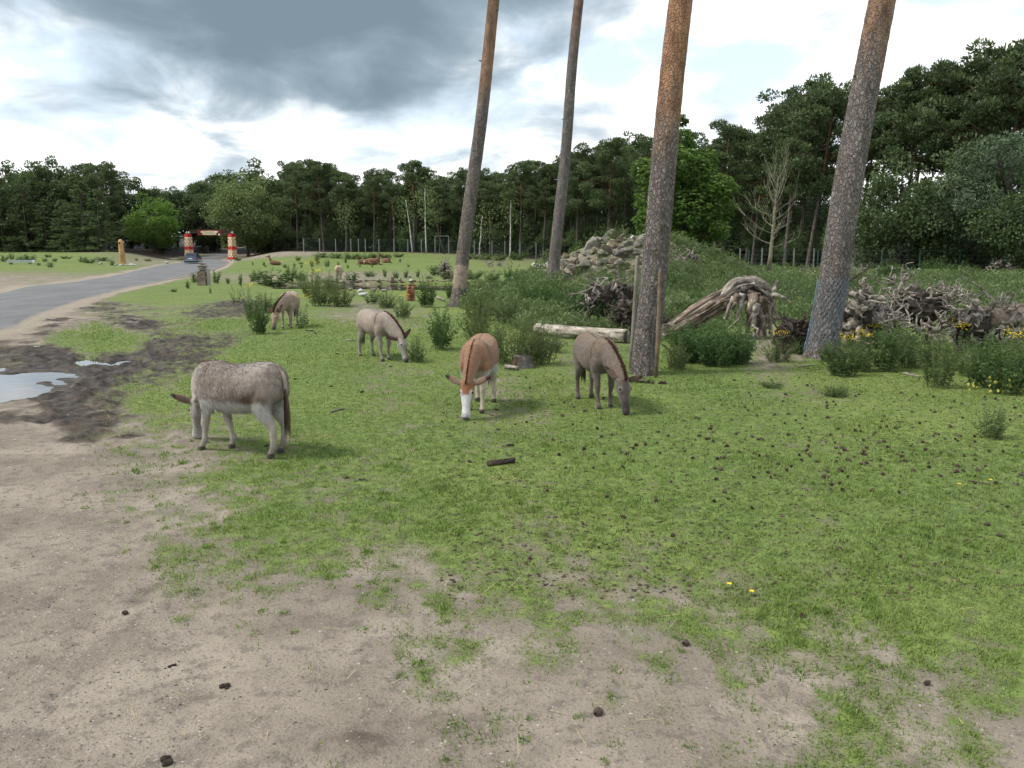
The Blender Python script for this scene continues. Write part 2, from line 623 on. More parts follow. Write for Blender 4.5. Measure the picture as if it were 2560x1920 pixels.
# hand-read ground cover: x, y in the photograph (2212 px wide view), grass 0..1, mud 0..1
CTRL = np.array([
    (0, 1000, 0, .05), (100, 1000, 0, .1), (200, 900, .02, .35), (250, 950, .15, .25), (0, 1200, 0, 0), (200, 1200, 0, .05), (300, 1100, .15, .1),
    (0, 1400, 0, 0), (200, 1400, 0, .0), (300, 1300, .05, .1), (400, 1250, .28, .1), (400, 1150, .38, .1), (500, 1100, .52, .1), (350, 1050, .3, .2),
    (300, 980, .35, .15), (600, 1000, .72, 0), (600, 1100, .62, .1), (700, 1180, .58, .1), (500, 1250, .22, .1), (600, 1300, .33, .15), (800, 1250, .52, 0),
    (700, 1350, .15, .1), (500, 1400, .05, .1), (400, 1500, 0, .1), (0, 1600, 0, .3), (300, 1600, 0, .15), (600, 1500, .06, .2), (800, 1600, .15, .2),
    (800, 1450, .12, .15), (900, 1350, .33, .1), (1000, 1300, .42, 0), (1000, 1150, .78, 0), (1000, 1050, .95, 0), (1100, 1250, .62, 0), (1200, 1300, .5, 0),
    (1100, 1400, .18, .1), (1300, 1400, .18, .1), (1000, 1550, .2, .15), (1200, 1550, .13, .1), (1400, 1600, .2, .15), (1500, 1450, .12, 0),
    (1300, 1300, .5, .05), (1500, 1300, .57, .1), (1600, 1380, .38, .1), (1500, 1200, .86, 0), (1700, 1300, .85, 0), (1800, 1380, .58, 0), (1700, 1500, .18, .1),
    (1650, 1600, .2, .2), (1900, 1450, .5, 0), (2000, 1550, .32, .2), (2100, 1480, .62, .1), (2200, 1600, .35, .2), (2200, 1450, .88, 0), (2000, 1350, .92, 0),
    (2212, 1300, 1, 0), (1900, 1250, .98, 0), (1300, 1100, .97, 0), (1600, 1050, 1, 0), (2000, 1000, 1, 0), (2200, 1000, 1, 0), (1300, 950, .98, 0),
    (1000, 870, .78, 0), (1085, 860, .55, .1), (850, 820, .62, .1), (900, 760, .95, 0), (700, 900, .97, 0), (650, 800, .97, 0), (700, 740, 1, 0),
    (450, 830, .9, 0), (330, 870, .75, .2), (300, 825, .3, .8), (250, 780, .03, 1), (200, 830, 0, 1), (350, 762, .08, 1), (420, 740, .2, .95),
    (480, 735, .3, .9), (300, 700, .05, .5), (200, 738, .98, 0), (250, 738, .95, 0), (150, 737, .7, .2), (120, 765, 0, .8), (450, 680, .3, .8), (500, 660, .2, .95),
    (400, 712, .5, .6), (470, 706, .97, 0), (350, 685, .6, .4), (280, 645, .75, .1), (350, 640, .8, .1), (250, 660, .3, .5), (450, 640, .97, 0), (400, 625, .75, 0),
    (130, 690, .05, .3), (60, 720, 0, .3), (100, 850, 0, .7), (60, 880, 0, .4), (150, 880, 0, .6), (220, 865, .2, .6), (540, 760, .97, 0), (400, 780, .25, .8),
    (100, 605, .30, .1), (30, 622, .08, .1), (200, 608, .38, 0), (150, 575, .75, 0), (300, 577, .68, 0), (250, 557, .35, 0), (350, 570, .35, 0), (50, 572, .75, 0),
    (550, 575, .95, 0), (650, 580, .97, 0), (620, 562, .15, 0), (700, 556, .1, 0), (560, 603, .33, .1), (620, 605, .5, .1), (800, 570, 1, 0), (900, 558, .35, 0),
    (1000, 556, .3, 0), (735, 597, .3, .1), (560, 620, .95, 0), (650, 655, 1, 0), (750, 672, .45, .2), (860, 690, .5, .2), (600, 700, .98, 0), (900, 640, 1, 0),
    (1000, 700, 1, 0), (1100, 750, 1, 0), (1215, 735, .55, .1), (1500, 800, 1, 0), (1800, 790, .85, 0), (1690, 765, .35, .2), (2000, 810, 1, 0), (2200, 850, 1, 0),
    (1200, 620, .9, 0), (1500, 650, .9, 0), (1900, 640, .9, 0), (2200, 650, .9, 0)], float)
low_ = (CTRL[:, 1] > 1330)
CTRL[low_, 2] = np.clip(CTRL[low_, 2] - .10, 0, 1)


def vpx(x, y):
    px, py = to_px(x, y, np.zeros_like(x))
    return px / 1.1573, py / 1.1573


# the readings spread over the picture once, then looked up
TX, TL = np.linspace(-150, 2400, 260), np.linspace(430 * math.log(6.0), 430 * math.log(1300.0), 240)
_cx, _cy = CTRL[:, 0], 430 * np.log(CTRL[:, 1] - 536)
_d2 = (TX[:, None, None] - _cx) ** 2 + ((TL[None, :, None] - _cy) * 1.15) ** 2 + 260
_w = 1.0 / _d2 ** 1.9
_w /= _w.sum(2, keepdims=True)
TAB = np.stack([_w @ CTRL[:, 2], _w @ CTRL[:, 3]], -1)


def cover0(x, y):
    px, py = vpx(x, np.maximum(y, 2.2))
    lv = 430 * np.log(np.maximum(py - 536, 6.0))
    i = np.clip((px - TX[0]) / (TX[1] - TX[0]), 0, len(TX) - 1.001)
    j = np.clip((lv - TL[0]) / (TL[1] - TL[0]), 0, len(TL) - 1.001)
    a, b = i.astype(int), j.astype(int)
    fi, fj = (i - a)[:, None], (j - b)[:, None]
    r = (TAB[a, b] * (1 - fi) + TAB[a + 1, b] * fi) * (1 - fj) + (TAB[a, b + 1] * (1 - fi) + TAB[a + 1, b + 1] * fi) * fj
    return r[:, 0], r[:, 1]


def cover(x, y):
    """grass and mud coverage of ground points (world x, y)"""
    g, m = cover0(x, y)
    n1 = fbm(x * 1.35, y * 1.35, 3.0, 4)
    n2 = fbm(x * 5.2, y * 5.2, 9.0, 3)
    far = sst(25, 60, y)
    n4 = fbm(x * 0.45, y * 0.45, 6.0, 2)
    g2 = g + (0.14 * n4 + 0.24 * n1 + 0.34 * n2) * (1 - 0.5 * far)
    G = sst(0.0, 0.95, g2)
    G = np.maximum(G, 0.93 * sst(0.84, 0.97, g))
    G = G * sst(0.02, 0.16, g)
    n3 = fbm(x * 1.1 + 40, y * 1.1, 1.0, 4)
    M = sst(0.12, 0.66, m + 0.30 * n3) * (1 - 0.75 * G)
    return G, M


def pool(pxs, pys, rx, ry, rot=0.0):
    c = gp(pxs, pys)
    return (c.x, c.y, rx, ry, rot)


POOLS = [pool(-150, 978, 1.55, 2.45, 0.12), pool(215, 900, 0.42, 0.55, 0.3), pool(298, 902, 0.50, 0.55, -0.1), pool(45, 862, .5, .4)]
MOUND = at(1580, 640, 45)


def height(x, y, G=None, M=None):
    x = np.asarray(x, float)
    y = np.asarray(y, float)
    rd = np.abs(x - road_mid_x(y))
    away = sst(5, 16, rd)
    h = 0.05 * fbm(x * 0.16, y * 0.16, 0.5, 3) * sst(4, 12, y)
    # far field rises gently, then the slope behind the gate
    h = h + away * 1.45 * sst(95, 150, y) * sst(60, 20, x)
    h = h + np.interp(y, [GATE_Y, 200, 345, 420, 600], [0, 1.8, 5.3, 5.9, 7.0])
    h = h + away * 0.5 * np.exp(-((x - gp(700, 645).x) / 14) ** 2 - ((y - 140) / 14) ** 2)
    # rock mound
    dx, dy = x - MOUND.x, y - 45
    d = np.sqrt((dx / np.where(dx < 0, 6.2, 6.5)) ** 2 + (dy / 6.0) ** 2)
    h = h + 2.7 * sst(1.35, 0.05, d) * (1 + 0.15 * fbm(x * 0.5, y * 0.5, 2.0, 3))
    dx, dy = x - at(1700, 640, 36).x, y - 37
    h = h + 0.9 * np.exp(-(dx / 4.0) ** 2 - (dy / 4.5) ** 2)
    # puddles and churned mud
    for (cx, cy, rx, ry, rot) in POOLS:
        c, s = math.cos(rot), math.sin(rot)
        a, b = (x - cx) * c + (y - cy) * s, -(x - cx) * s + (y - cy) * c
        q = np.sqrt((a / rx) ** 2 + (b / ry) ** 2) + 0.42 * fbm(x * 0.9 + cx, y * 0.9, 6.0, 3)
        h = h - 0.085 * sst(1.25, 0.72, q)
    # pond
    a, b = (x + 5.2) / 10.5, (y - 50.5) / 6.0
    q = np.sqrt(a * a + b * b) + 0.15 * fbm(x * 0.3, y * 0.3, 8.0, 3)
    h = h - 0.45 * sst(1.08, 0.86, q)
    if M is not None:
        churn = fbm(x * 3.1, y * 3.1, 4.0, 4)
        calm = np.ones(len(x)) if x.ndim else 1.0
        for (cx, cy, rx, ry, rot) in POOLS[:1]:
            calm = calm * sst(.9, 1.25, np.hypot((x - cx) / rx, (y - cy) / ry))
        h = h + calm * M * (0.085 * churn + 0.05 * np.abs(fbm(x * 2.2, y * 2.2, 6.6, 3)) + 0.01)
        h = h + (1 - G) * (1 - M) * 0.010 * fbm(x * 3.7, y * 3.7, 5.0, 4) + G * 0.014 * fbm(x * 2.6, y * 2.6, 7.0, 3)
        # wheel ruts in the sand by the road
        rut = np.exp(-((x - np.interp(y, [2.5, 9, 13], [-1.75, -3.95, -5.2])) / 0.16) ** 2)
        rut2 = np.exp(-((x - np.interp(y, [2.5, 9, 13], [-1.15, -3.2, -4.3])) / 0.14) ** 2)
        tread = np.sin((y * 1.0 + .55 * x) * 2 * np.pi / .16) > .35
        h = h - 0.010 * rut * tread * (1 - G) * sst(9, 6, y)
        h = h - 0.016 * (rut + rut2) * (1 - G) * sst(16, 11, y)
    return h


# fan-shaped sheet: fine near the track, coarse far away, reaching past the horizon
OY = -7.0
rows = np.concatenate([np.geomspace(5.0, 75, 420), np.geomspace(76, 420, 110)[0:], np.geomspace(440, 4000, 14)])
angs = np.radians(np.concatenate([np.linspace(-88, -42, 24), np.linspace(-40, 40, 520), np.linspace(42, 88, 24)]))
RR, AA = np.meshgrid(rows, angs, indexing='ij')
gx, gy = (RR * np.sin(AA)).ravel(), (RR * np.cos(AA) + OY).ravel()
G, M = cover(gx, gy)
# bare shoulder beside the asphalt
re = np.array(RIGHT_EDGE)
seg_d = np.full(len(gx), 1e9)
for i in range(len(re) - 1):
    a, b = re[i], re[i + 1]
    ab = b - a
    t = np.clip(((gx - a[0]) * ab[0] + (gy - a[1]) * ab[1]) / (ab @ ab), 0, 1)
    seg_d = np.minimum(seg_d, np.hypot(gx - a[0] - t * ab[0], gy - a[1] - t * ab[1]))
sand = sst(0.95, 0.15, seg_d - 0.35 * fbm(gx * 0.6, gy * 0.6, 2.2, 2) - 0.004 * gy) * sst(15, 20, gy)
le = np.array(LEFT_EDGE)
seg_l = np.full(len(gx), 1e9)
for i in range(len(le) - 1):
    a, b = le[i], le[i + 1]
    ab = b - a
    t = np.clip(((gx - a[0]) * ab[0] + (gy - a[1]) * ab[1]) / (ab @ ab), 0, 1)
    seg_l = np.minimum(seg_l, np.hypot(gx - a[0] - t * ab[0], gy - a[1] - t * ab[1]))
sand = np.maximum(sand * sst(168, 158, gy), sst(168, 158, gy) * sst(2.0, 0.4, seg_l - 0.9 * fbm(gx * 0.3, gy * 0.3, 2.9, 3)))
G = G * (1 - sand)
rockface = sst(1.25, .8, np.hypot((gx - MOUND.x + 1.2) / 3.6, (gy - 41.5) / 3.6))
G = G * (1 - .8 * rockface)
M = M * (1 - sand)
# woodland floor: dark litter under the trees
wpx = to_px(gx, gy, np.zeros_like(gx))[0]
wd_ = np.interp(wpx, [480, 600, 800, 1000, 1200, 1400, 1600, 1800, 2000, 2300, 2560, 3000], [166, 166, 158, 146, 131, 112, 98, 86, 77, 70, 64, 58])
wd_ = np.where(wpx < 480, 152, wd_)
rdist = np.minimum(seg_d, seg_l)
wood = sst(-2, 4, gy - wd_) * sst(2.5, 5.0, rdist + 3 * (gy < 160))
G, M = G * (1 - .92 * wood), np.maximum(M, wood)
gh = height(gx, gy, G, np.where(wood > .1, 0, M))
nr, na = len(rows), len(angs)
idx = np.arange(nr * na).reshape(nr, na)
gf = np.stack([idx[:-1, :-1], idx[:-1, 1:], idx[1:, 1:], idx[1:, :-1]], -1).reshape(-1, 4)[:, ::-1]
gme = mesh_np('ground', np.stack([gx, gy, gh], 1), gf, {'grass': G, 'mud': M, 'sand': sand}, True)

m, nt, b = new_mat('pasture_ground')
t = NT(nt)
P = t.pos()
nf = t.noise(P, 55, 3, 0.65)
nm = t.noise(P, 9, 4, 0.62)
nl = t.noise(P, 0.9, 3, 0.6)
nll = t.noise(P, 0.23, 2, 0.6)
grit = t.noise(P, 210, 1, 0.6)
soil = t.mix(t.ramp(nl, 0.3, 0.7), (0.196, 0.165, 0.128), (0.318, 0.272, 0.214))
soil = t.mix(t.math('MULTIPLY', t.ramp(nm, 0.50, 0.66), 0.62), soil, (0.118, 0.102, 0.084))
soil = t.mix(t.math('MULTIPLY', t.ramp(t.noise(P, 1.9, 4, 0.65), 0.50, 0.64), 0.42), soil, (0.135, 0.112, 0.090))
soil = t.mix(t.math('MULTIPLY', t.ramp(nf, 0.54, 0.66), 0.55), soil, (0.085, 0.072, 0.060))
soil = t.mix(t.math('MULTIPLY', t.ramp(grit, 0.62, 0.72), 0.5), soil, (0.40, 0.37, 0.33))
shoulder = t.mix(t.ramp(nm, 0.35, 0.65), (0.25, 0.205, 0.155), (0.36, 0.315, 0.25))
soil = t.mix(t.math('MULTIPLY', t.attr('sand'), 0.75), soil, shoulder)
mudc = t.mix(t.ramp(t.math('ADD', t.math('MULTIPLY', nm, 0.6), t.math('MULTIPLY', t.noise(P, 3.3, 2, 0.6), 0.4)), 0.38, 0.62), (0.020, 0.0145, 0.0105), (0.088, 0.066, 0.048))
grs = t.mix(t.ramp(nm, 0.32, 0.68), (0.074, 0.122, 0.026), (0.170, 0.238, 0.058))
grs = t.mix(t.math('MULTIPLY', t.ramp(nll, 0.42, 0.62), 0.7), grs, t.mix(t.ramp(nm, 0.3, 0.7), (0.110, 0.158, 0.030), (0.212, 0.270, 0.066)))
grs = t.mix(t.math('MULTIPLY', t.ramp(nf, 0.50, 0.68), 0.65), grs, (0.050, 0.070, 0.020))
grs = t.mix(t.math('MULTIPLY', t.ramp(t.noise(P, 2.3, 3, 0.65), 0.60, 0.72), 0.45), grs, (0.20, 0.165, 0.105))
ga = t.math('ADD', t.attr('grass'), t.math('MULTIPLY', t.math('SUBTRACT', nf, 0.5), 1.5))
ga = t.math('ADD', ga, t.math('MULTIPLY', t.math('SUBTRACT', nm, 0.5), 1.3))
ga = t.math('ADD', ga, t.math('MULTIPLY', t.math('SUBTRACT', t.noise(P, 3.3, 2, 0.6), 0.5), 0.8))
col = t.mix(t.ramp(t.math('ADD', t.attr('mud'), t.math('MULTIPLY', t.math('SUBTRACT', nm, 0.5), 0.5)), 0.2, 0.7), soil, mudc)
thin = t.mix(t.ramp(nm, 0.3, 0.7), (0.105, 0.105, 0.050), (0.185, 0.190, 0.092))
col = t.mix(t.math('MULTIPLY', t.ramp(t.attr('grass'), 0.04, 0.5), 0.72), col, thin)
col = t.mix(t.math('MULTIPLY', t.ramp(ga, 0.36, 0.80), 0.9), col, grs)
t.link(col, b.inputs['Base Color'])
rg = t.math('SUBTRACT', 0.95, t.math('MULTIPLY', t.attr('mud'), 0.45))
t.link(rg, b.inputs['Roughness'])
hh = t.math('ADD', t.math('MULTIPLY', nf, 0.55), t.math('ADD', nm, t.math('MULTIPLY', grit, 0.14)))
t.link(t.bump(hh, 0.75, 0.035), b.inputs['Normal'])
MAT['ground'] = m
ground = tag(obj('ground', gme, m), kind='structure')


GRID = np.stack([gh, G, M], -1).reshape(nr, na, 3)


def look(x, y):
    """height, grass and mud of the finished ground at world points"""
    x, y = np.asarray(x, float), np.asarray(y, float)
    r_, a_ = np.hypot(x, y - OY), np.arctan2(x, y - OY)
    i, j = np.interp(r_, rows, np.arange(nr)), np.interp(a_, angs, np.arange(na))
    i, j = np.clip(i, 0, nr - 1.001), np.clip(j, 0, na - 1.001)
    a, b = i.astype(int), j.astype(int)
    fi, fj = (i - a)[..., None], (j - b)[..., None]
    return (GRID[a, b] * (1 - fi) + GRID[a + 1, b] * fi) * (1 - fj) + (GRID[a, b + 1] * (1 - fi) + GRID[a + 1, b + 1] * fi) * fj


def hz(x, y):
    return float(look(np.array([x]), np.array([y]))[0, 0])


def gz(px, py):
    """terrain point seen at a photograph pixel (march along the sight line)"""
    d = ray(px, py)
    t_ = np.geomspace(2.0, 420, 400)
    x_, y_, z_ = d.x * t_, d.y * t_, CAM_H + d.z * t_
    below = z_ < look(x_, y_)[:, 0]
    i = int(np.argmax(below)) if below.any() else 350
    lo, hi = t_[max(i - 1, 0)], t_[i]
    for _ in range(12):
        mid = (lo + hi) / 2
        if CAM_H + d.z * mid < hz(d.x * mid, d.y * mid):
            hi = mid
        else:
            lo = mid
    return Vector((d.x * hi, d.y * hi, hz(d.x * hi, d.y * hi)))


# road: a sheet draped a little above the ground, with a worn edge
def resample(poly, n):
    p = np.array(poly, float)
    d = np.concatenate([[0], np.cumsum(np.hypot(*np.diff(p, axis=0).T))])
    out = []
    m_ = len(p)
    for s in np.linspace(0, m_ - 1, n):
        i = min(int(s), m_ - 2)
        f = s - i
        p0, p1, p2, p3 = p[max(i - 1, 0)], p[i], p[i + 1], p[min(i + 2, m_ - 1)]
        out.append(0.5 * (2 * p1 + (p2 - p0) * f + (2 * p0 - 5 * p1 + 4 * p2 - p3) * f * f + (3 * p1 - p0 - 3 * p2 + p3) * f ** 3))
    return np.array(out)


NRD, NCR = 420, 22
ra, rb = resample(LEFT_EDGE, NRD), resample(RIGHT_EDGE, NRD)
tt = np.linspace(0, 1, NCR)
rx = ra[:, None, 0] * (1 - tt) + rb[:, None, 0] * tt
ry = ra[:, None, 1] * (1 - tt) + rb[:, None, 1] * tt
wob = np.clip(0.16 * fbm(rx[:, -1] * 0.8, ry[:, -1] * 0.8, 1.0, 2), -0.14, 0.14)
rx[:, -1] += wob
rx[:, 0] += wob * 0.8
rxf, ryf = rx.ravel(), ry.ravel()
crown = np.broadcast_to(0.05 * (1 - (2 * tt - 1) ** 2), rx.shape).ravel()
edge = np.broadcast_to(np.minimum(tt, 1 - tt) * 2, rx.shape).ravel()
rz = height(rxf, ryf) + 0.030 + crown + sst(30, 90, ryf) * 0.05 - 0.03 * (edge < 0.01)
ri = np.arange(NRD * NCR).reshape(NRD, NCR)
rf = np.stack([ri[:-1, :-1], ri[:-1, 1:], ri[1:, 1:], ri[1:, :-1]], -1).reshape(-1, 4)
m, nt, b = new_mat('asphalt')
t = NT(nt)
P = t.pos()
a = t.mix(t.ramp(t.noise(P, 0.5, 4, 0.6, (2.5, 0.4, 1)), 0.3, 0.7), (0.105, 0.108, 0.110), (0.165, 0.166, 0.165))
a = t.mix(t.ramp(t.noise(P, 90, 3, 0.7), 0.5, 0.68), a, (0.23, 0.225, 0.215))
ed = t.math('ADD', t.attr('edge'), t.math('MULTIPLY', t.math('SUBTRACT', t.noise(P, 5.0, 4, 0.7), 0.5), 0.22))
a = t.mix(t.ramp(ed, 0.09, 0.0), a, (0.27, 0.235, 0.185))
t.link(a, b.inputs['Base Color'])
b.inputs['Roughness'].default_value = 0.85
t.link(t.bump(t.noise(P, 120, 3), 0.4, 0.008), b.inputs['Normal'])
road = tag(obj('road', mesh_np('road', np.stack([rxf, ryf, rz], 1), rf, {'edge': edge}, True), m), kind='structure')

# water
m, nt, b = new_mat('still_water')
t = NT(nt)
b.inputs['Base Color'].default_value = (0.030, 0.026, 0.019, 1)
b.inputs['Roughness'].default_value = 0.02
b.inputs['IOR'].default_value = 1.33
b.inputs['Specular IOR Level'].default_value = 0.5
t.link(t.bump(t.noise(t.pos(), 3.5, 3), 0.10, 0.02), b.inputs['Normal'])
MAT['water'] = m


def water_sheet(name, cx, cy, rx, ry, z, rot=0.0):
    vs = [(cx, cy, z)]
    n = 48
    for i in range(n):
        a_ = 2 * math.pi * i / n
        x_, y_ = rx * math.cos(a_), ry * math.sin(a_)
        vs.append((cx + x_ * math.cos(rot) - y_ * math.sin(rot), cy + x_ * math.sin(rot) + y_ * math.cos(rot), z))
    fs = [(0, i + 1, (i + 1) % n + 1) for i in range(n)]
    return tag(obj(name, mesh_np(name, vs, fs), MAT['water']), kind='structure')


for (cx, cy, prx, pry, rot) in POOLS:
    base = float(height(np.array([cx + 6.0 * 0]), np.array([cy]))[0])
    rim = base + 0.085
    water_sheet('puddle', cx, cy, prx * 1.35, pry * 1.35, rim - 0.040, rot)
water_sheet('pond', -5.2, 50.5, 11.2, 6.4, -0.20)

# ------------------------------------------------------------------ grass: blades on the near pasture, one mass
N = 560000
dd = np.exp(RNG.uniform(math.log(2.6), math.log(26), N))
th = RNG.uniform(-0.66, 0.66, N)
bx, by = dd * th, dd
# scattered tufts on the thinly grown sand
NT_ = 1500
td, tq = np.exp(RNG.uniform(math.log(2.7), math.log(9.5), NT_)), RNG.uniform(-0.64, 0.64, NT_)
tx, ty = td * tq, td
t0 = cover0(tx, ty)[0]
tk = RNG.random(NT_) < np.clip(t0 * 1.6, 0, .8) * (t0 > .04)
tx, ty = tx[tk], ty[tk]
per = 34
tr_ = np.repeat(RNG.uniform(.02, .075, len(tx)), per) * np.sqrt(RNG.random(len(tx) * per))
ta_ = RNG.uniform(0, 6.28, len(tr_))
sx_, sy_ = np.repeat(tx, per) + tr_ * np.cos(ta_), np.repeat(ty, per) + tr_ * np.sin(ta_) * 1.3
g_ = look(bx, by)[:, 1]
keep = RNG.random(N) < g_
bx, by, g_ = bx[keep], by[keep], g_[keep]
clump = sst(-0.25, 0.3, fbm(bx * 7.0, by * 7.0, 2.0, 2))
keep = RNG.random(len(bx)) < (0.42 + 0.58 * clump)
bx, by = np.concatenate([bx[keep], sx_]), np.concatenate([by[keep], sy_])
bz = look(bx, by)[:, 0]
n = len(bx)
L = (0.020 + 0.024 * RNG.random(n) ** 1.5) * (0.85 + 0.035 * by) * (0.8 + 0.5 * sst(0.0, 0.5, fbm(bx * 0.8, by * 0.8, 4.0, 2)))
Wd = (0.0026 + 0.0016 * RNG.random(n)) * (0.8 + 0.12 * by)
az = RNG.uniform(0, 2 * math.pi, n)
tilt = RNG.uniform(0.25, 1.25, n)
d = np.stack([np.cos(az) * np.sin(tilt), np.sin(az) * np.sin(tilt), np.cos(tilt)], 1)
s = np.stack([-np.sin(az), np.cos(az), np.zeros(n)], 1)
base = np.stack([bx, by, bz - 0.004], 1)
vv = np.empty((n, 3, 3))
vv[:, 0] = base - s * Wd[:, None]
vv[:, 1] = base + s * Wd[:, None]
vv[:, 2] = base + d * L[:, None]
tint = np.clip(0.45 + 0.4 * fbm(bx * 0.5, by * 0.5, 1.0, 3) + RNG.normal(0, 0.2, n), 0, 1)
gme = mesh_np('grass', vv.reshape(-1, 3), np.arange(3 * n).reshape(-1, 3), {'tint': np.repeat(tint, 3)})
tag(obj('grass', gme, MAT['grass']), 'short grazed green grass covering the pasture', 'grass', kind='stuff')

# ------------------------------------------------------------------ donkeys
def catmull(pts, sub):
    p = np.array(pts, float)
    out = []
    m_ = len(p)
    for i in range(m_ - 1):
        p0, p1, p2, p3 = p[max(i - 1, 0)], p[i], p[i + 1], p[min(i + 2, m_ - 1)]
        for f in np.linspace(0, 1, sub, endpoint=False):
            out.append(0.5 * (2 * p1 + (p2 - p0) * f + (2 * p0 - 5 * p1 + 4 * p2 - p3) * f * f + (3 * p1 - p0 - 3 * p2 + p3) * f ** 3))
    out.append(p[-1])
    return np.array(out)


def loft(V, F, sections, sub=4, n=18, lat=(0, 1, 0), power=2.0):
    """closed skin through sections (x, y, z, side radius, upper radius, lower radius)"""
    S = catmull(sections, sub)
    S[:, 3:] = np.maximum(S[:, 3:], 0.006)
    P_ = S[:, :3]
    T = np.gradient(P_, axis=0)
    T /= np.linalg.norm(T, axis=1, keepdims=True)
    lat = np.array(lat, float)
    o0 = len(V)
    crest = []
    for p, t_, s_ in zip(P_, T, S):
        l_ = lat - t_ * (lat @ t_)
        l_ /= np.linalg.norm(l_)
        u_ = np.cross(t_, l_)
        crest.append((p + u_ * s_[4], u_))
        for j in range(n):
            a_ = 2 * math.pi * j / n
            c_, q_ = math.cos(a_), math.sin(a_)
            cs = math.copysign(abs(c_) ** (2 / power), c_)
            qs = math.copysign(abs(q_) ** (2 / power), q_)
            V.append(p + l_ * s_[3] * cs + u_ * (s_[4] if q_ > 0 else s_[5]) * qs)
    k = len(P_)
    for i in range(k - 1):
        for j in range(n):
            j2 = (j + 1) % n
            F.append((o0 + i * n + j, o0 + i * n + j2, o0 + (i + 1) * n + j2, o0 + (i + 1) * n + j))
    F.append(tuple(o0 + j for j in range(n))[::-1])
    F.append(tuple(o0 + (k - 1) * n + j for j in range(n)))
    return crest


def remeshed(V, F, voxel, smooth=6, fac=0.5):
    me = bpy.data.meshes.new('tmp')
    me.from_pydata([tuple(p) for p in V], [], F)
    bm = bmesh.new()
    bm.from_mesh(me)
    bmesh.ops.recalc_face_normals(bm, faces=bm.faces)
    bm.to_mesh(me)
    bm.free()
    o = bpy.data.objects.new('tmp', me)
    COL.objects.link(o)
    r = o.modifiers.new('r', 'REMESH')
    r.mode = 'VOXEL'
    r.voxel_size = voxel
    s_ = o.modifiers.new('s', 'SMOOTH')
    s_.factor = fac
    s_.iterations = smooth
    dg = bpy.context.evaluated_depsgraph_get()
    ev = o.evaluated_get(dg)
    out = bpy.data.meshes.new_from_object(ev)
    bpy.data.objects.remove(o)
    bpy.data.meshes.remove(me)
    co = np.empty(len(out.vertices) * 3, np.float32)
    out.vertices.foreach_get('co', co)
    no = np.empty(len(out.vertices) * 3, np.float32)
    out.vertex_normals.foreach_get('vector', no)
    return out, co.reshape(-1, 3).astype(float), no.reshape(-1, 3).astype(float)


m, nt, b = new_mat('donkey_coat')
t = NT(nt)
c = t.attr('col', 'Color')
hair = t.noise(t.obj_co(), 60, 4, 0.7, (0.5, 1.0, 0.35))
patch = t.noise(t.obj_co(), 13, 4, 0.6)
c2 = t.scale(c, t.math('ADD', 0.42, t.math('MULTIPLY', hair, 1.16)))
c2 = t.scale(c2, t.math('ADD', 0.72, t.math('MULTIPLY', patch, 0.56)))
t.link(c2, b.inputs['Base Color'])
b.inputs['Roughness'].default_value = 0.85
b.inputs['Specular IOR Level'].default_value = 0.15
b.inputs['Sheen Weight'].default_value = 0.25
b.inputs['Sheen Roughness'].default_value = 0.5
t.link(t.bump(hair, 0.5, 0.012), b.inputs['Normal'])
MAT['coat'] = m
MAT['hair'] = m
m, nt, b = new_mat('loose_hair')
t = NT(nt)
t.link(t.attr('col', 'Color'), b.inputs['Base Color'])
b.inputs['Roughness'].default_value = 0.8
MAT['hair'] = m
m, nt, b = new_mat('dark_eye')
b.inputs['Base Color'].default_value = (0.012, 0.009, 0.007, 1)
b.inputs['Roughness'].default_value = 0.12
MAT['eye'] = m


def mixc(a_, b_, f):
    return a_ * (1 - f[:, None]) + np.asarray(b_, float)[None, :] * f[:, None]


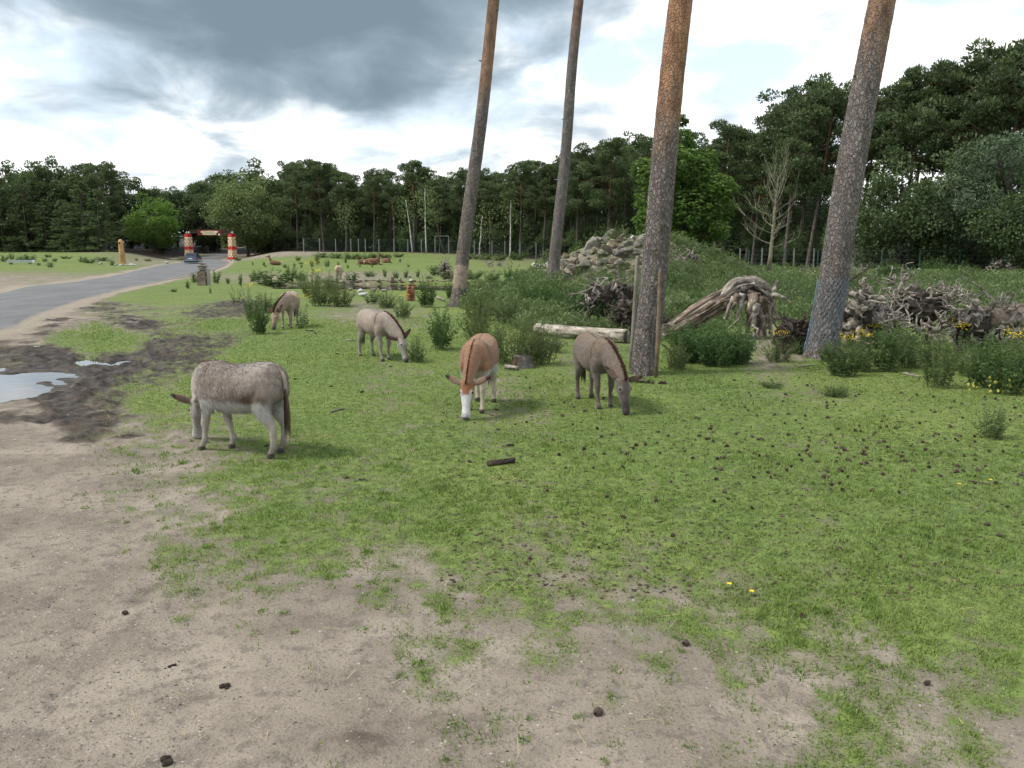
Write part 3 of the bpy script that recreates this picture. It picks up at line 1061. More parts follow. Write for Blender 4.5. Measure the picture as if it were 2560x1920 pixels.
def make_donkey(name, label, loc, heading, cfg, voxel=0.0115, group='grazing donkeys'):
    V, F = [], []
    # trunk
    fat, dp = cfg.get('fat', 1.0), cfg.get('deep', 1.0)
    tr = [(-0.605, 0, .80, .05, .06, .08), (-0.575, 0, .80, .12, .125, .16), (-0.50, 0, .795, .185 * fat, .185, .215), (-0.37, 0, .785, .215 * fat, .215, .235),
          (-0.20, 0, .755, .235 * fat, .222, .255 * dp), (0.0, 0, .735, .250 * fat, .222, .275 * dp), (0.15, 0, .735, .235 * fat, .226, .262 * dp), (0.27, 0, .755, .20, .235, .25),
          (0.37, 0, .765, .165, .20, .225), (0.45, 0, .755, .115, .14, .17), (0.495, 0, .745, .05, .06, .08)]
    loft(V, F, tr, 4, 26, power=2.15)
    # neck reaching down to the grass, then the head
    hx, hzz = cfg.get('head', (0.0, 0.0))
    nk = [(0.22, 0, .80, .13, .17, .20), (0.36, 0, .79, .125, .185, .20), (0.52, 0, .715, .100, .165, .165), (0.66, 0, .61, .080, .135, .135),
          (0.76 + hx * .7, 0, .515, .070, .110, .105), (0.83 + hx, 0, .435 + hzz, .062, .085, .085)]
    crest = loft(V, F, nk, 5, 18)
    H0, H1 = np.array((0.800 + hx, 0, .475 + hzz)), np.array((0.925 + hx * 1.1, 0, .020))
    ax = H1 - H0
    hd = []
    for s_, w_, f_, b_ in ((-0.06, .045, .05, .05), (0.02, .074, .078, .085), (0.16, .088, .080, .112), (0.30, .088, .078, .122), (0.42, .076, .070, .105),
                           (0.58, .060, .060, .074), (0.72, .054, .056, .060), (0.84, .058, .058, .060), (0.94, .057, .052, .055), (1.0, .040, .034, .040), (1.02, .015, .015, .02)):
        p = H0 + ax * s_
        hd.append((p[0], 0, p[2], w_, f_, b_))
    loft(V, F, hd, 4, 18)
    hn = ax / np.linalg.norm(ax)
    hf = np.cross(hn, np.array((0, 1.0, 0)))          # front of the face
    if hf[0] < 0:
        hf = -hf
    # brow and nostril relief, jowl
    for sy in (-1, 1):
        e = H0 + ax * 0.27 + hf * 0.046 + np.array((0, sy * .062, 0))
        loft(V, F, [(e[0] - hn[0] * .05, e[1], e[2] - hn[2] * .05, .012, .012, .012), (e[0], e[1], e[2], .028, .026, .026), (e[0] + hn[0] * .05, e[1], e[2] + hn[2] * .05, .012, .012, .012)], 4, 10)
    # ears
    ears = []
    for sy, key in ((1, 'ear_l'), (-1, 'ear_r')):
        dv = np.array(cfg[key], float)
        dv /= np.linalg.norm(dv)
        e0 = H0 + hn * 0.015 + np.array((0, sy * .052, 0)) - hf * 0.01
        Lr = 0.265
        bend = np.array((0, 0, 0.02))
        lat = np.cross(dv, hf)
        if np.linalg.norm(lat) < .2:
            lat = np.cross(dv, np.array((0, 1.0, 0)))
        lat /= np.linalg.norm(lat)
        sec = []
        for s_, w_, h_ in ((-.08, .028, .024), (0.1, .032, .024), (0.35, .046, .018), (0.6, .047, .016), (0.82, .033, .015), (0.97, .016, .013), (1.02, .008, .008)):
            p = e0 + dv * Lr * s_ + bend * s_ * s_
            sec.append((p[0], p[1], p[2], w_, h_, h_))
        loft(V, F, sec, 4, 14, lat=lat)
        ears.append((e0, dv, Lr, hf))
    # legs
    legs = cfg.get('legs', {})
    for key, sy in (('fl', 1), ('fr', -1)):
        dx, dy = legs.get(key, (0, 0))
        j = [(0.30, .105, .78, .10, .06), (0.305, .125, .64, .095, .085), (0.285, .122, .52, .072, .068), (0.290, .115, .41, .050, .047), (0.298, .110, .315, .045, .043),
             (0.292, .108, .27, .036, .034), (0.288, .106, .19, .028, .026), (0.286, .105, .125, .034, .031), (0.300, .105, .085, .031, .029), (0.318, .105, .045, .038, .037), (0.328, .105, .004, .048, .046)]
        sec = []
        for x_, y_, z_, rx_, ry_ in j:
            f_ = np.clip((0.62 - z_) / 0.55, 0, 1)
            sec.append((x_ + dx * f_, sy * y_ + dy * f_, z_, ry_, rx_, rx_))
        loft(V, F, sec, 4, 14)
    for key, sy in (('hl', 1), ('hr', -1)):
        dx, dy = legs.get(key, (0, 0))
        j = [(-0.42, .085, .86, .11, .08), (-0.43, .115, .74, .145, .105), (-0.405, .125, .62, .135, .095), (-0.40, .125, .52, .098, .075), (-0.445, .120, .42, .064, .054),
             (-0.505, .116, .345, .051, .042), (-0.515, .114, .29, .042, .036), (-0.508, .112, .20, .030, .028), (-0.505, .110, .125, .036, .033), (-0.488, .110, .085, .032, .030),
             (-0.470, .110, .045, .039, .038), (-0.460, .110, .004, .049, .047)]
        sec = []
        for x_, y_, z_, rx_, ry_ in j:
            f_ = np.clip((0.66 - z_) / 0.6, 0, 1)
            sec.append((x_ + dx * f_, sy * y_ + dy * f_, z_, ry_, rx_, rx_))
        loft(V, F, sec, 4, 14)
    me, co, no = remeshed(V, F, voxel, 5, 0.5)
    x, y, z = co.T
    nA, nB, nC = fbm(x * 5, y * 5, z * 5, 3), fbm(x * 14, y * 14, z * 14, 3), fbm(x * 2.2 + 5, y * 2.2, z * 2.2, 3)
    # shaggy relief of the coat on the barrel
    shag = cfg.get('shag', 0.004)
    bodym = sst(.40, .52, z) * sst(.62, .5, x)
    co = co + no * (nB * shag * bodym)[:, None]
    # ---- colouring (own pattern of each animal, plus painted light on the nearest one's back)
    hs = (co - H0) @ hn / np.linalg.norm(ax)            # 0 poll .. 1 muzzle
    hside = (co - H0) @ hf
    is_head = sst(-.02, .05, hs) * sst(.60, .68, x) * sst(.20, .12, np.linalg.norm(np.cross(co - H0, hn), axis=1))
    earm = np.zeros(len(co))
    eart = np.zeros(len(co))
    earin = np.zeros(len(co))
    for e0, dv, Lr, hf_ in ears:
        q = co - e0
        s_ = q @ dv / Lr
        dist = np.linalg.norm(q - np.outer(q @ dv, dv), axis=1)
        k = sst(.075, .055, dist) * sst(.10, .22, s_) * (s_ < 1.15)
        earm = np.maximum(earm, k)
        eart = np.where(k > 0, s_, eart)
        earin = np.where(k > 0, sst(.2, .7, no @ hf_), earin)
    legm = sst(.56, .34, z + nA * .03) * (1 - is_head) * (1 - earm) * sst(.60, .52, x)
    C = np.tile(np.array(cfg['base'], float), (len(co), 1))
    C = mixc(C, cfg.get('top', cfg['base']), sst(.78, .98, z + nC * .08) * (x < .7))  # back tone; on the nearest donkey it also paints in light from above
    C = mixc(C, cfg.get('shade', cfg['base']), sst(.0, .45, nC + .2) * .8 * (1 - sst(.25, .5, x)))
    C = mixc(C, cfg.get('neck', cfg['base']), sst(.34, .60, x) * (1 - is_head))
    if 'flank' in cfg:
        fx = np.exp(-((x + .30) / .17) ** 2 - ((z - .60) / .13) ** 2)
        C = mixc(C, cfg['flank'], np.clip(fx * (1.0 + 1.3 * nA + .6 * nB), 0, 1) * .9)
        low = np.exp(-((z - .60) / .05) ** 2) * (x < .15) * (x > -.5)
        C = mixc(C, cfg['flank'], np.clip(low * (.55 + nA), 0, 1) * .6)
    bel = sst(cfg.get('belly_z', .57) + .02, cfg.get('belly_z', .57) - .035, z + .025 * nB) * sst(.42, .3, x) * sst(-.62, -.5, x)
    C = mixc(C, cfg['belly'], bel * cfg.get('belly_f', 1.0))
    C = mixc(C, cfg['leg'], legm)
    inner = legm * sst(.10, .05, np.abs(y))
    C = mixc(C, cfg.get('leg_in', cfg['belly']), inner * .6)
    dirt = legm * np.clip(sst(.22, .04, z + .05 * nA) + .55 * sst(.25, .6, nB + .5 * nA), 0, 1)
    C = mixc(C, (.115, .088, .066), dirt * cfg.get('dirt', .7))
    hoof = sst(.062, .048, z) * (1 - is_head)
    C = mixc(C, (.050, .042, .036), hoof)
    cross = np.asarray(cfg['cross'], float)
    st = sst(.020, .009, np.abs(y) + .004 * nB) * sst(.1, .5, no[:, 2]) * (x > -.62) * (x < .38) * sst(.7, .8, z)
    C = mixc(C, cross, st * cfg.get('cross_f', .85))
    wx = cfg.get('cross_w', .016)
    sh = sst(wx, wx * .5, np.abs(x - .265 + .10 * (z - .9) * 1.0 + .008 * nA)) * sst(cfg.get('cross_low', .62), cfg.get('cross_low', .62) + .1, z) * (np.abs(y) < .3)
    C = mixc(C, cross, sh * cfg.get('cross_f', .85))
    # head
    C = mixc(C, cfg.get('face', cfg['base']), is_head)
    lowface = is_head * sst(.50, .78, hs + .06 * nA)
    C = mixc(C, cfg.get('lower_face', cfg.get('face', cfg['base'])), lowface)
    if 'blaze' in cfg:
        bl = is_head * sst(.25, .37, hs + .06 * nA) * sst(.004, .046, hside + .012 * nA)
        C = mixc(C, cfg['blaze'], bl)
    muz = is_head * sst(.80, .88, hs + .03 * nA)
    C = mixc(C, cfg['muzzle'], muz)
    nose = is_head * sst(cfg.get('nose_s', .93), cfg.get('nose_s', .93) + .05, hs)
    C = mixc(C, cfg['nose'], nose)
    ep = [H0 + ax * 0.27 + hf * 0.050 + np.array((0, sy * .080, 0)) for sy in (-1, 1)]
    for e in ep:
        r_ = np.linalg.norm(co - e, axis=1)
        C = mixc(C, cfg.get('eye_ring', cfg['belly']), sst(.055, .030, r_) * .55)
        C = mixc(C, (.02, .015, .012), sst(.021, .012, r_))
    # ears
    C = mixc(C, cfg.get('ear', cfg['base']), earm)
    C = mixc(C, cfg['ear_dark'], earm * np.clip(sst(.72, .88, eart) + sst(.28, .16, eart) * cfg.get('ear_base', .7) + earin * .55, 0, 1))
    # ---- turn of the neck
    yaw = cfg.get('yaw', 0.0)

    def turn(Pt):
        Pt = np.asarray(Pt, float).copy()
        f_ = sst(.28, .85, Pt[:, 0]) * yaw * (Pt[:, 2] > -1)
        # legs stay where they are
        keep_ = sst(.56, .64, Pt[:, 0]) + (1 - sst(.56, .64, Pt[:, 0])) * sst(.48, .62, Pt[:, 2])
        f_ = f_ * keep_
        cx_, cy_ = Pt[:, 0] - .28, Pt[:, 1].copy()
        Pt[:, 0] = .28 + cx_ * np.cos(f_) - cy_ * np.sin(f_)
        Pt[:, 1] = cx_ * np.sin(f_) + cy_ * np.cos(f_)
        return Pt

    co2 = turn(co)
    me.vertices.foreach_set('co', co2.astype(np.float32).ravel())
    a_ = me.attributes.new('col', 'FLOAT_COLOR', 'POINT')
    a_.data.foreach_set('color', np.concatenate([C, np.ones((len(C), 1))], 1).astype(np.float32).ravel())
    me.polygons.foreach_set('use_smooth', np.ones(len(me.polygons), bool))
    me.materials.clear()
    me.materials.append(MAT['coat'])
    me.update()
    sc = cfg.get('size', 1.0)
    root = empty(name, loc, label, 'donkey', group, heading, (sc, sc, sc))
    obj('body', me, None, root)
    # ---- loose hair of the coat
    rg = np.random.default_rng(int(cfg.get('seed', 1)))
    nh = cfg.get('nhair', 16000)
    pick = rg.choice(len(co2), nh)
    pick = pick[(earm[pick] < .1) & (z[pick] > .07)]
    Pp, Nn, Cc = co2[pick], no[pick], C[pick]
    fl = np.tile(np.array((-.55, 0, -.85)), (len(pick), 1)) + rg.normal(0, .25, (len(pick), 3))
    lm = (legm[pick] > .5) | (is_head[pick] > .5)
    fl[lm] = np.array((0, 0, -1)) + rg.normal(0, .12, (lm.sum(), 3))
    fl = fl - Nn * np.sum(fl * Nn, 1, keepdims=True)
    fl /= np.linalg.norm(fl, axis=1, keepdims=True) + 1e-6
    Lh = rg.uniform(.014, .040, len(pick)) * cfg.get('hair_l', 1.0) * np.where(lm, .45, 1.0) * (1 + .9 * bel[pick])
    dv = fl * .93 + Nn * rg.uniform(.12, .5, (len(pick), 1))
    sv = np.cross(dv, Nn)
    sv /= np.linalg.norm(sv, axis=1, keepdims=True) + 1e-6
    wv = rg.uniform(.0014, .0026, (len(pick), 1))
    vv = np.stack([Pp - Nn * .003 - sv * wv, Pp - Nn * .003 + sv * wv, Pp + dv * Lh[:, None]], 1).reshape(-1, 3)
    hc = np.repeat(np.clip(Cc * rg.uniform(.6, 1.35, (len(pick), 1)), 0, 1), 3, 0)
    obj('coat_hair', mesh_np('coat_hair', vv, np.arange(len(vv)).reshape(-1, 3), {'col': hc}), MAT['hair'], root, kind='stuff')
    # ---- mane: a stiff upright brush along the crest
    pts = np.array([c_[0] for c_ in crest[3:]])
    ups = np.array([c_[1] for c_ in crest[3:]])
    pts = np.vstack([pts, H0 - hn * .03 + hf * .02])
    ups = np.vstack([ups, (hf * .6 - hn * .5)])
    nm_ = cfg.get('nmane', 900)
    s_ = rg.uniform(0, len(pts) - 1.001, nm_)
    i_ = s_.astype(int)
    f_ = (s_ - i_)[:, None]
    p_ = pts[i_] * (1 - f_) + pts[i_ + 1] * f_
    u_ = ups[i_] * (1 - f_) + ups[i_ + 1] * f_
    p_[:, 1] += rg.normal(0, cfg.get('mane_w', .009), nm_)
    d_ = u_ + rg.normal(0, .22, (nm_, 3))
    d_ /= np.linalg.norm(d_, axis=1, keepdims=True)
    ml = cfg.get('mane_l', .050) * rg.uniform(.6, 1.15, nm_)[:, None] * np.clip(.35 + s_ / 8, 0, 1)[:, None]
    tdir = np.gradient(pts, axis=0)[i_]
    tdir /= np.linalg.norm(tdir, axis=1, keepdims=True)
    w_ = .0055
    vv = np.stack([p_ - u_ * .02 - tdir * w_, p_ - u_ * .02 + tdir * w_, p_ + d_ * ml], 1).reshape(-1, 3)
    mc = np.repeat(np.array(cfg['mane'])[None] * rg.uniform(.6, 1.4, (nm_, 1)), 3, 0)
    obj('mane', mesh_np('mane', turn(vv), np.arange(len(vv)).reshape(-1, 3), {'col': mc}), MAT['hair'], root, kind='stuff')
    # ---- tail: thin dock ending in a long tuft
    tv, tf = [], []
    sw = cfg.get('tail_swing', .02)
    dock = [(-.585, 0, .905, .020, .020, .020), (-.625, sw * .3, .84, .024, .022, .022), (-.640, sw * .6, .72, .020, .018, .018), (-.645, sw, .58, .016, .014, .014), (-.645, sw, .52, .008, .008, .008)]
    loft(tv, tf, dock, 4, 10)
    nt_ = 420
    hv = []
    for k in range(nt_):
        z0 = rg.uniform(.46, .74)
        a0 = rg.uniform(0, 6.28)
        p0 = np.array((-.642 + .012 * math.cos(a0), sw + .012 * math.sin(a0), z0))
        ln = rg.uniform(.16, .34)
        p1 = p0 + np.array((-.012 + .02 * math.cos(a0), .028 * math.sin(a0), -ln))
        w_ = .004
        hv += [p0 + np.array((0, -w_, 0)), p0 + np.array((0, w_, 0)), p1]
    tc_ = np.vstack([np.tile(np.array(cfg.get('dock', cfg['base'])), (len(tv), 1)), np.repeat(np.array(cfg['tail'])[None] * rg.uniform(.5, 1.6, (nt_, 1)), 3, 0)])
    o0 = len(tv)
    quads = [f for f in tf if len(f) == 4]
    tris = [(q[0], q[1], q[2]) for q in quads] + [(q[0], q[2], q[3]) for q in quads] + [(o0 + 3 * k, o0 + 3 * k + 1, o0 + 3 * k + 2) for k in range(nt_)]
    obj('tail', mesh_np('tail', np.vstack([np.array(tv), np.array(hv)]), tris, {'col': tc_}), MAT['hair'], root)
    # ---- eyes
    for e in ep:
        eb = MB()
        c_ = turn(np.array([e * 1.0]))[0]
        prof = [(-.017, .004), (-.012, .012), (0, .017), (.012, .012), (.017, .004)]
        eb.tube([(c_[0], c_[1], c_[2] + q) for q, _ in prof], [r_ for _, r_ in prof], 10)
        obj('eye', eb.mesh('eye', MAT['eye'], True), None, root)
    return root


def heading_of(rear, front):
    return math.atan2(front[1] - rear[1], front[0] - rear[0])


def stand(rear_px, front_px=None, head=None):
    r_ = gz(*rear_px)
    if front_px:
        f_ = gz(*front_px)
        a_ = heading_of(r_, f_)
        mid = (r_ + f_) / 2
    else:
        a_ = head
        mid = r_
    # hoof centre is at x=-0.07 of the model
    loc = mid + Vector((math.cos(a_), math.sin(a_), 0)) * 0.075
    loc.z = hz(loc.x, loc.y) - 0.004
    return loc, a_


loc, a_ = stand((690, 1139), (541, 1120))
make_donkey('donkey', 'pale grey-beige donkey with whitish legs seen from behind, grazing beside the sandy track', loc, a_, dict(
    base=(.300, .255, .218), top=(.370, .322, .280), shade=(.215, .176, .146), neck=(.345, .302, .262), flank=(.105, .064, .038), belly=(.52, .50, .465), belly_z=.600,
    leg=(.385, .340, .290), dirt=.55, cross=(.13, .085, .06), cross_f=.35, cross_low=.80, face=(.27, .24, .21), lower_face=(.31, .285, .26), muzzle=(.38, .36, .335), nose=(.20, .19, .18), nose_s=.97,
    ear=(.12, .085, .06), ear_dark=(.045, .03, .022), ear_l=(.50, .80, .30), ear_r=(-.2, -.8, .5), mane=(.12, .065, .04), mane_l=.032, tail=(.11, .075, .05), dock=(.27, .22, .18),
    legs=dict(fl=(.10, .0), fr=(-.13, 0), hl=(-.02, 0), hr=(.03, -.02)), yaw=-.50, fat=1.10, deep=1.10, shag=.007, tail_swing=.03, nhair=60000, hair_l=1.15, seed=3), 0.0105)

loc, a_ = stand((918, 890), (963, 901))
make_donkey('donkey', 'light grey donkey with a thin dark shoulder cross grazing in the middle distance', loc, a_, dict(
    base=(.285, .236, .192), top=(.310, .256, .208), shade=(.235, .185, .142), neck=(.262, .222, .190), flank=(.20, .14, .095), belly=(.33, .30, .265), belly_z=.53,
    leg=(.25, .215, .18), dirt=.35, cross=(.060, .028, .018), cross_low=.70, face=(.31, .275, .24), lower_face=(.30, .27, .25), muzzle=(.10, .085, .08), nose=(.045, .038, .036), nose_s=.90,
    ear=(.12, .075, .055), ear_dark=(.030, .018, .013), ear_l=(.0, .80, .72), ear_r=(-.35, -.85, .20), mane=(.060, .025, .015), tail=(.10, .07, .05),
    legs=dict(fl=(-.05, 0), fr=(.06, 0), hl=(.05, .02), hr=(-.07, 0)), yaw=.20, fat=1.02, seed=4, nhair=20000), 0.0125)

f_ = gz(1187, 1030)
a_ = math.atan2(-1, -.13)
loc = f_ - Vector((math.cos(a_), math.sin(a_), 0)) * 0.33
loc.z = hz(loc.x, loc.y) - 0.004
make_donkey('donkey', 'reddish brown donkey with a white face and belly grazing towards the camera', loc, a_, dict(
    base=(.240, .130, .070), top=(.270, .150, .080), shade=(.205, .115, .066), neck=(.235, .125, .072), belly=(.50, .49, .46), belly_z=.585, leg=(.44, .37, .29), dirt=.35,
    cross=(.075, .035, .020), cross_low=.76, cross_w=.022, cross_f=.75, face=(.215, .092, .046), lower_face=(.45, .42, .40), blaze=(.52, .51, .50), muzzle=(.40, .39, .39), nose=(.075, .07, .072), nose_s=.91,
    eye_ring=(.50, .49, .48), ear=(.36, .26, .18), ear_dark=(.040, .018, .012), ear_base=.0, ear_l=(-.10, .93, .33), ear_r=(-.1, -.90, .33), mane=(.055, .028, .018), mane_w=.005, mane_l=.022,
    tail=(.07, .06, .05), legs=dict(fl=(.05, 0), fr=(-.10, 0), hl=(.02, .03), hr=(-.04, 0)), yaw=-.02, fat=1.0, seed=5, nhair=22000, hair_l=.8, tail_swing=.06), 0.0115)

loc, a_ = stand((1460, 994), (1516, 1022))
make_donkey('donkey', 'dark grey-brown donkey with brown mane grazing by the staked pine trunk', loc, a_, dict(
    base=(.130, .108, .090), top=(.180, .128, .086), shade=(.155, .112, .078), neck=(.155, .122, .100), belly=(.215, .18, .145), belly_z=.52, belly_f=.8, leg=(.108, .084, .068), dirt=.4,
    cross=(.035, .02, .014), cross_low=.60, cross_w=.011, face=(.095, .076, .066), lower_face=(.036, .029, .027), muzzle=(.055, .045, .042), nose=(.040, .033, .031), nose_s=.9,
    eye_ring=(.24, .20, .17), ear=(.16, .105, .075), ear_dark=(.022, .014, .011), ear_l=(.05, .97, .12), ear_r=(-.62, -.40, .68), mane=(.060, .026, .015), mane_l=.06, tail=(.07, .05, .04),
    legs=dict(fl=(-.03, 0), fr=(.06, 0), hl=(-.05, 0), hr=(.02, -.02)), yaw=.14, fat=1.02, shag=.005, seed=6, nhair=24000), 0.0115)

f_ = gz(718, 821)
a_ = math.atan2(-1, .05)
loc = f_ - Vector((math.cos(a_), math.sin(a_), 0)) * 0.33
loc.z = hz(loc.x, loc.y) - 0.004
make_donkey('donkey', 'beige donkey with dark muzzle grazing beside the tall weed clump', loc, a_, dict(
    base=(.285, .215, .155), top=(.310, .240, .180), shade=(.255, .19, .14), neck=(.280, .205, .150), belly=(.32, .28, .23), leg=(.26, .215, .17), dirt=.4, cross=(.085, .035, .022), cross_low=.66, cross_w=.012,
    face=(.29, .205, .145), lower_face=(.12, .09, .075), muzzle=(.055, .045, .04), nose=(.03, .025, .022), ear=(.13, .07, .05), ear_dark=(.028, .016, .012), ear_l=(-.1, .45, .8), ear_r=(.0, -.85, .55),
    mane=(.065, .03, .02), tail=(.10, .07, .05), legs=dict(fl=(.0, 0), fr=(.06, 0)), yaw=-.38, seed=8, nhair=6000), 0.014)

g_ = gz(848, 699)
make_donkey('donkey', 'distant cream donkey turning its rump to the camera near the pond', (g_.x, g_.y, g_.z), R(94), dict(
    base=(.40, .32, .22), top=(.46, .38, .28), belly=(.50, .46, .38), leg=(.33, .22, .14), cross=(.22, .11, .055), cross_f=.9, face=(.36, .29, .21), muzzle=(.3, .26, .22), nose=(.08, .07, .06),
    ear=(.3, .23, .16), ear_dark=(.08, .05, .03), ear_l=(.1, .8, .5), ear_r=(.1, -.8, .5), mane=(.12, .07, .04), tail=(.25, .16, .09), dock=(.22, .12, .06), fat=1.1, seed=9, nhair=1500, nmane=300), 0.02)

# ------------------------------------------------------------------ foliage helpers
def unit(a_):
    return a_ / (np.linalg.norm(a_, axis=1, keepdims=True) + 1e-9)


def leaves(P_, D_, Ls, Ws, rg, droop=0.0):
    """diamond-shaped leaves: base point, direction, length, width"""
    n_ = len(P_)
    D_ = unit(D_)
    ref = unit(rg.normal(0, 1, (n_, 3)) + np.array((0, 0, .6)))
    S_ = unit(np.cross(D_, ref))
    Ls, Ws = np.broadcast_to(Ls, n_)[:, None], np.broadcast_to(Ws, n_)[:, None]
    mid = P_ + D_ * Ls * .48
    tip = P_ + D_ * Ls - np.array((0, 0, 1.0)) * Ls * droop
    v_ = np.stack([P_, mid + S_ * Ws * .5, tip, mid - S_ * Ws * .5], 1)
    return v_.reshape(-1, 3)


def leaf_mesh(name, v_, tint, mat):
    n_ = len(v_) // 4
    me = mesh_np(name, v_, np.arange(4 * n_).reshape(-1, 4), {'tint': np.repeat(np.clip(tint, 0, 1), 4)})
    me.materials.append(mat)
    return me


def ball(rg, n_):
    return unit(rg.normal(0, 1, (n_, 3)))


def pine_meshes(seed, H=18.0, lowf=0.52, spread=3.4, nb=30, blue=False, low_br=True, npad=3, ncard=105):
    """Scots pine: bare leaning trunk, limbs carrying flat cushions of needles"""
    rg = np.random.default_rng(seed)
    rd = random.Random(seed)
    lean = rg.normal(0, .35, 2)
    tp = [Vector((lean[0] * (s_ ** 2) + .12 * math.sin(s_ * 5 + seed), lean[1] * s_ ** 2 + .1 * math.cos(s_ * 4 + seed), H * .96 * s_)) for s_ in np.linspace(0, 1, 12)]
    tb = MB()
    tb.tube([tp[0] - Vector((0, 0, .4))] + tp, [.30] + [.24 * (1 - .82 * s_) + .01 for s_ in np.linspace(0, 1, 12)], 8, .06, seed)
    vs, ts = [], []

    def trunk(s_):
        i = min(int(s_ * 11), 10)
        return tp[i].lerp(tp[i + 1], s_ * 11 - i)

    for k in range(nb):
        s_ = lowf + (1 - lowf) * (k + rg.random()) / nb
        rel = (s_ - lowf) / (1 - lowf)
        a_ = rg.uniform(0, 6.28)
        ln = spread * (1.05 - .62 * rel ** 1.6) * rg.uniform(.55, 1.15) * (0.75 + .5 * min(1, rel * 3))
        p0 = trunk(s_)
        rise = rg.uniform(.0, .35) + .35 * rel
        p1 = p0 + Vector((math.cos(a_) * ln, math.sin(a_) * ln, ln * rise))
        pm = p0.lerp(p1, .5) + Vector((0, 0, -.12 * ln + rg.normal(0, .1)))
        tb.tube([p0, pm, p1], [.07 * (1.15 - rel), .045 * (1.2 - rel), .015], 4)
        for q in range(npad):
            f_ = rg.uniform(.45, 1.1)
            c_ = np.array(p0.lerp(p1, f_)) + rg.normal(0, .32, 3) * np.array((1, 1, .5))
            rr = rg.uniform(.55, 1.15) * (1.1 - .25 * rel)
            d_ = ball(rg, ncard)
            rad_ = rg.uniform(.35, 1.0, ncard)[:, None] ** .6
            P_ = c_ + d_ * rad_ * np.array((rr, rr, rr * .48))
            D_ = d_ * .8 + np.array((0, 0, .55)) + rg.normal(0, .45, (ncard, 3))
            vs.append(leaves(P_, D_, rg.uniform(.22, .46, ncard), rg.uniform(.10, .20, ncard), rg))
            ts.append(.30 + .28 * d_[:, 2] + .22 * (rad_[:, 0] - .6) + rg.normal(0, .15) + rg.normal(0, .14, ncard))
    if low_br:
        for k in range(9):                              # dead snags on the bare bole
            s_ = rg.uniform(.2, lowf)
            a_ = rg.uniform(0, 6.28)
            p0 = trunk(s_)
            ln = rg.uniform(.5, 1.7)
            tb.tube([p0, p0 + Vector((math.cos(a_) * ln, math.sin(a_) * ln, -.1 * ln))], [.03, .01], 3)
    return tb.mesh('trunk', MAT['pine_far'], True), leaf_mesh('crown', np.concatenate(vs), np.concatenate(ts), MAT['needle_blue'] if blue else MAT['needle'])


def broad_meshes(seed, H=14.0, Rr=5.0, z0=.16, mat=None, ncl=60, ncard=150, leaf=(.28, .5), bark='oak_bark', flat=.8, aspect=.6):
    """broadleaved tree: short bole, limbs, a crown of many uneven leaf clumps"""
    rg = np.random.default_rng(seed)
    tb = MB()
    tb.tube([(0, 0, -.4), (.05, 0, H * .2), (.1, .1, H * .45), (.0, .1, H * .75)], [.34, .26, .20, .06], 8, .06, seed)
    vs, ts = [], []
    zc = H * (z0 + 1) / 2
    hz_ = H * (1 - z0) / 2
    for k in range(ncl):
        d_ = ball(rg, 1)[0]
        r_ = rg.uniform(.45, 1.0) ** .55
        prof = 1.0 - .25 * max(0, d_[2])
        c_ = np.array((0, 0, zc)) + d_ * r_ * np.array((Rr * prof, Rr * prof, hz_ * .9))
        c_ += rg.normal(0, .35, 3)
        if k % 3 == 0:
            tb.tube([(0, 0, H * rg.uniform(.15, .5)), Vector(c_) * .6 + Vector((0, 0, c_[2] * .25)), Vector(c_)], [.11, .06, .02], 4)
        rr = rg.uniform(.55, 1.15) * Rr * .27
        b_ = ball(rg, ncard)
        rad_ = rg.uniform(.3, 1.0, ncard)[:, None] ** .5
        P_ = c_ + b_ * rad_ * np.array((rr, rr, rr * flat))
        D_ = b_ + np.array((0, 0, -.15)) + rg.normal(0, .6, (ncard, 3))
        ln = rg.uniform(leaf[0], leaf[1], ncard)
        vs.append(leaves(P_, D_, ln, ln * aspect, rg, .12))
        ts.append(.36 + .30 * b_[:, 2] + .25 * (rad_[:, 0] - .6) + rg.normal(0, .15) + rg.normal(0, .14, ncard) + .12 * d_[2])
    return tb.mesh('trunk', MAT[bark], True), leaf_mesh('crown', np.concatenate(vs), np.concatenate(ts), MAT[mat])


def fir_meshes(seed, H=12.0, Rr=3.0, mat='needle'):
    """young conifer with boughs down to the ground"""
    rg = np.random.default_rng(seed)
    tb = MB()
    tb.tube([(0, 0, -.3), (0, 0, H * .5), (0, 0, H * .98)], [.2, .12, .02], 6)
    vs, ts = [], []
    for k in range(95):
        s_ = (k + rg.random()) / 95
        a_ = rg.uniform(0, 6.28)
        ln = Rr * (1 - s_) ** .75 * rg.uniform(.7, 1.15) + .25
        z_ = H * (.04 + .95 * s_)
        nn = int(24 + 34 * (1 - s_))
        f_ = rg.uniform(.2, 1.0, nn)
        P_ = np.stack([np.cos(a_) * ln * f_, np.sin(a_) * ln * f_, z_ - .18 * ln * f_ + .1 * ln * f_ ** 3], 1) + rg.normal(0, .16, (nn, 3)) * np.array((1, 1, .5))
        D_ = np.array((math.cos(a_), math.sin(a_), -.1)) + rg.normal(0, .5, (nn, 3))
        vs.append(leaves(P_, D_, rg.uniform(.3, .55, nn), rg.uniform(.12, .2, nn), rg, .1))
        ts.append(.3 + .3 * (f_ - .5) + rg.normal(0, .12, nn) + rg.normal(0, .12))
    return tb.mesh('trunk', MAT['pine_far'], True), leaf_mesh('crown', np.concatenate(vs), np.concatenate(ts), MAT[mat])


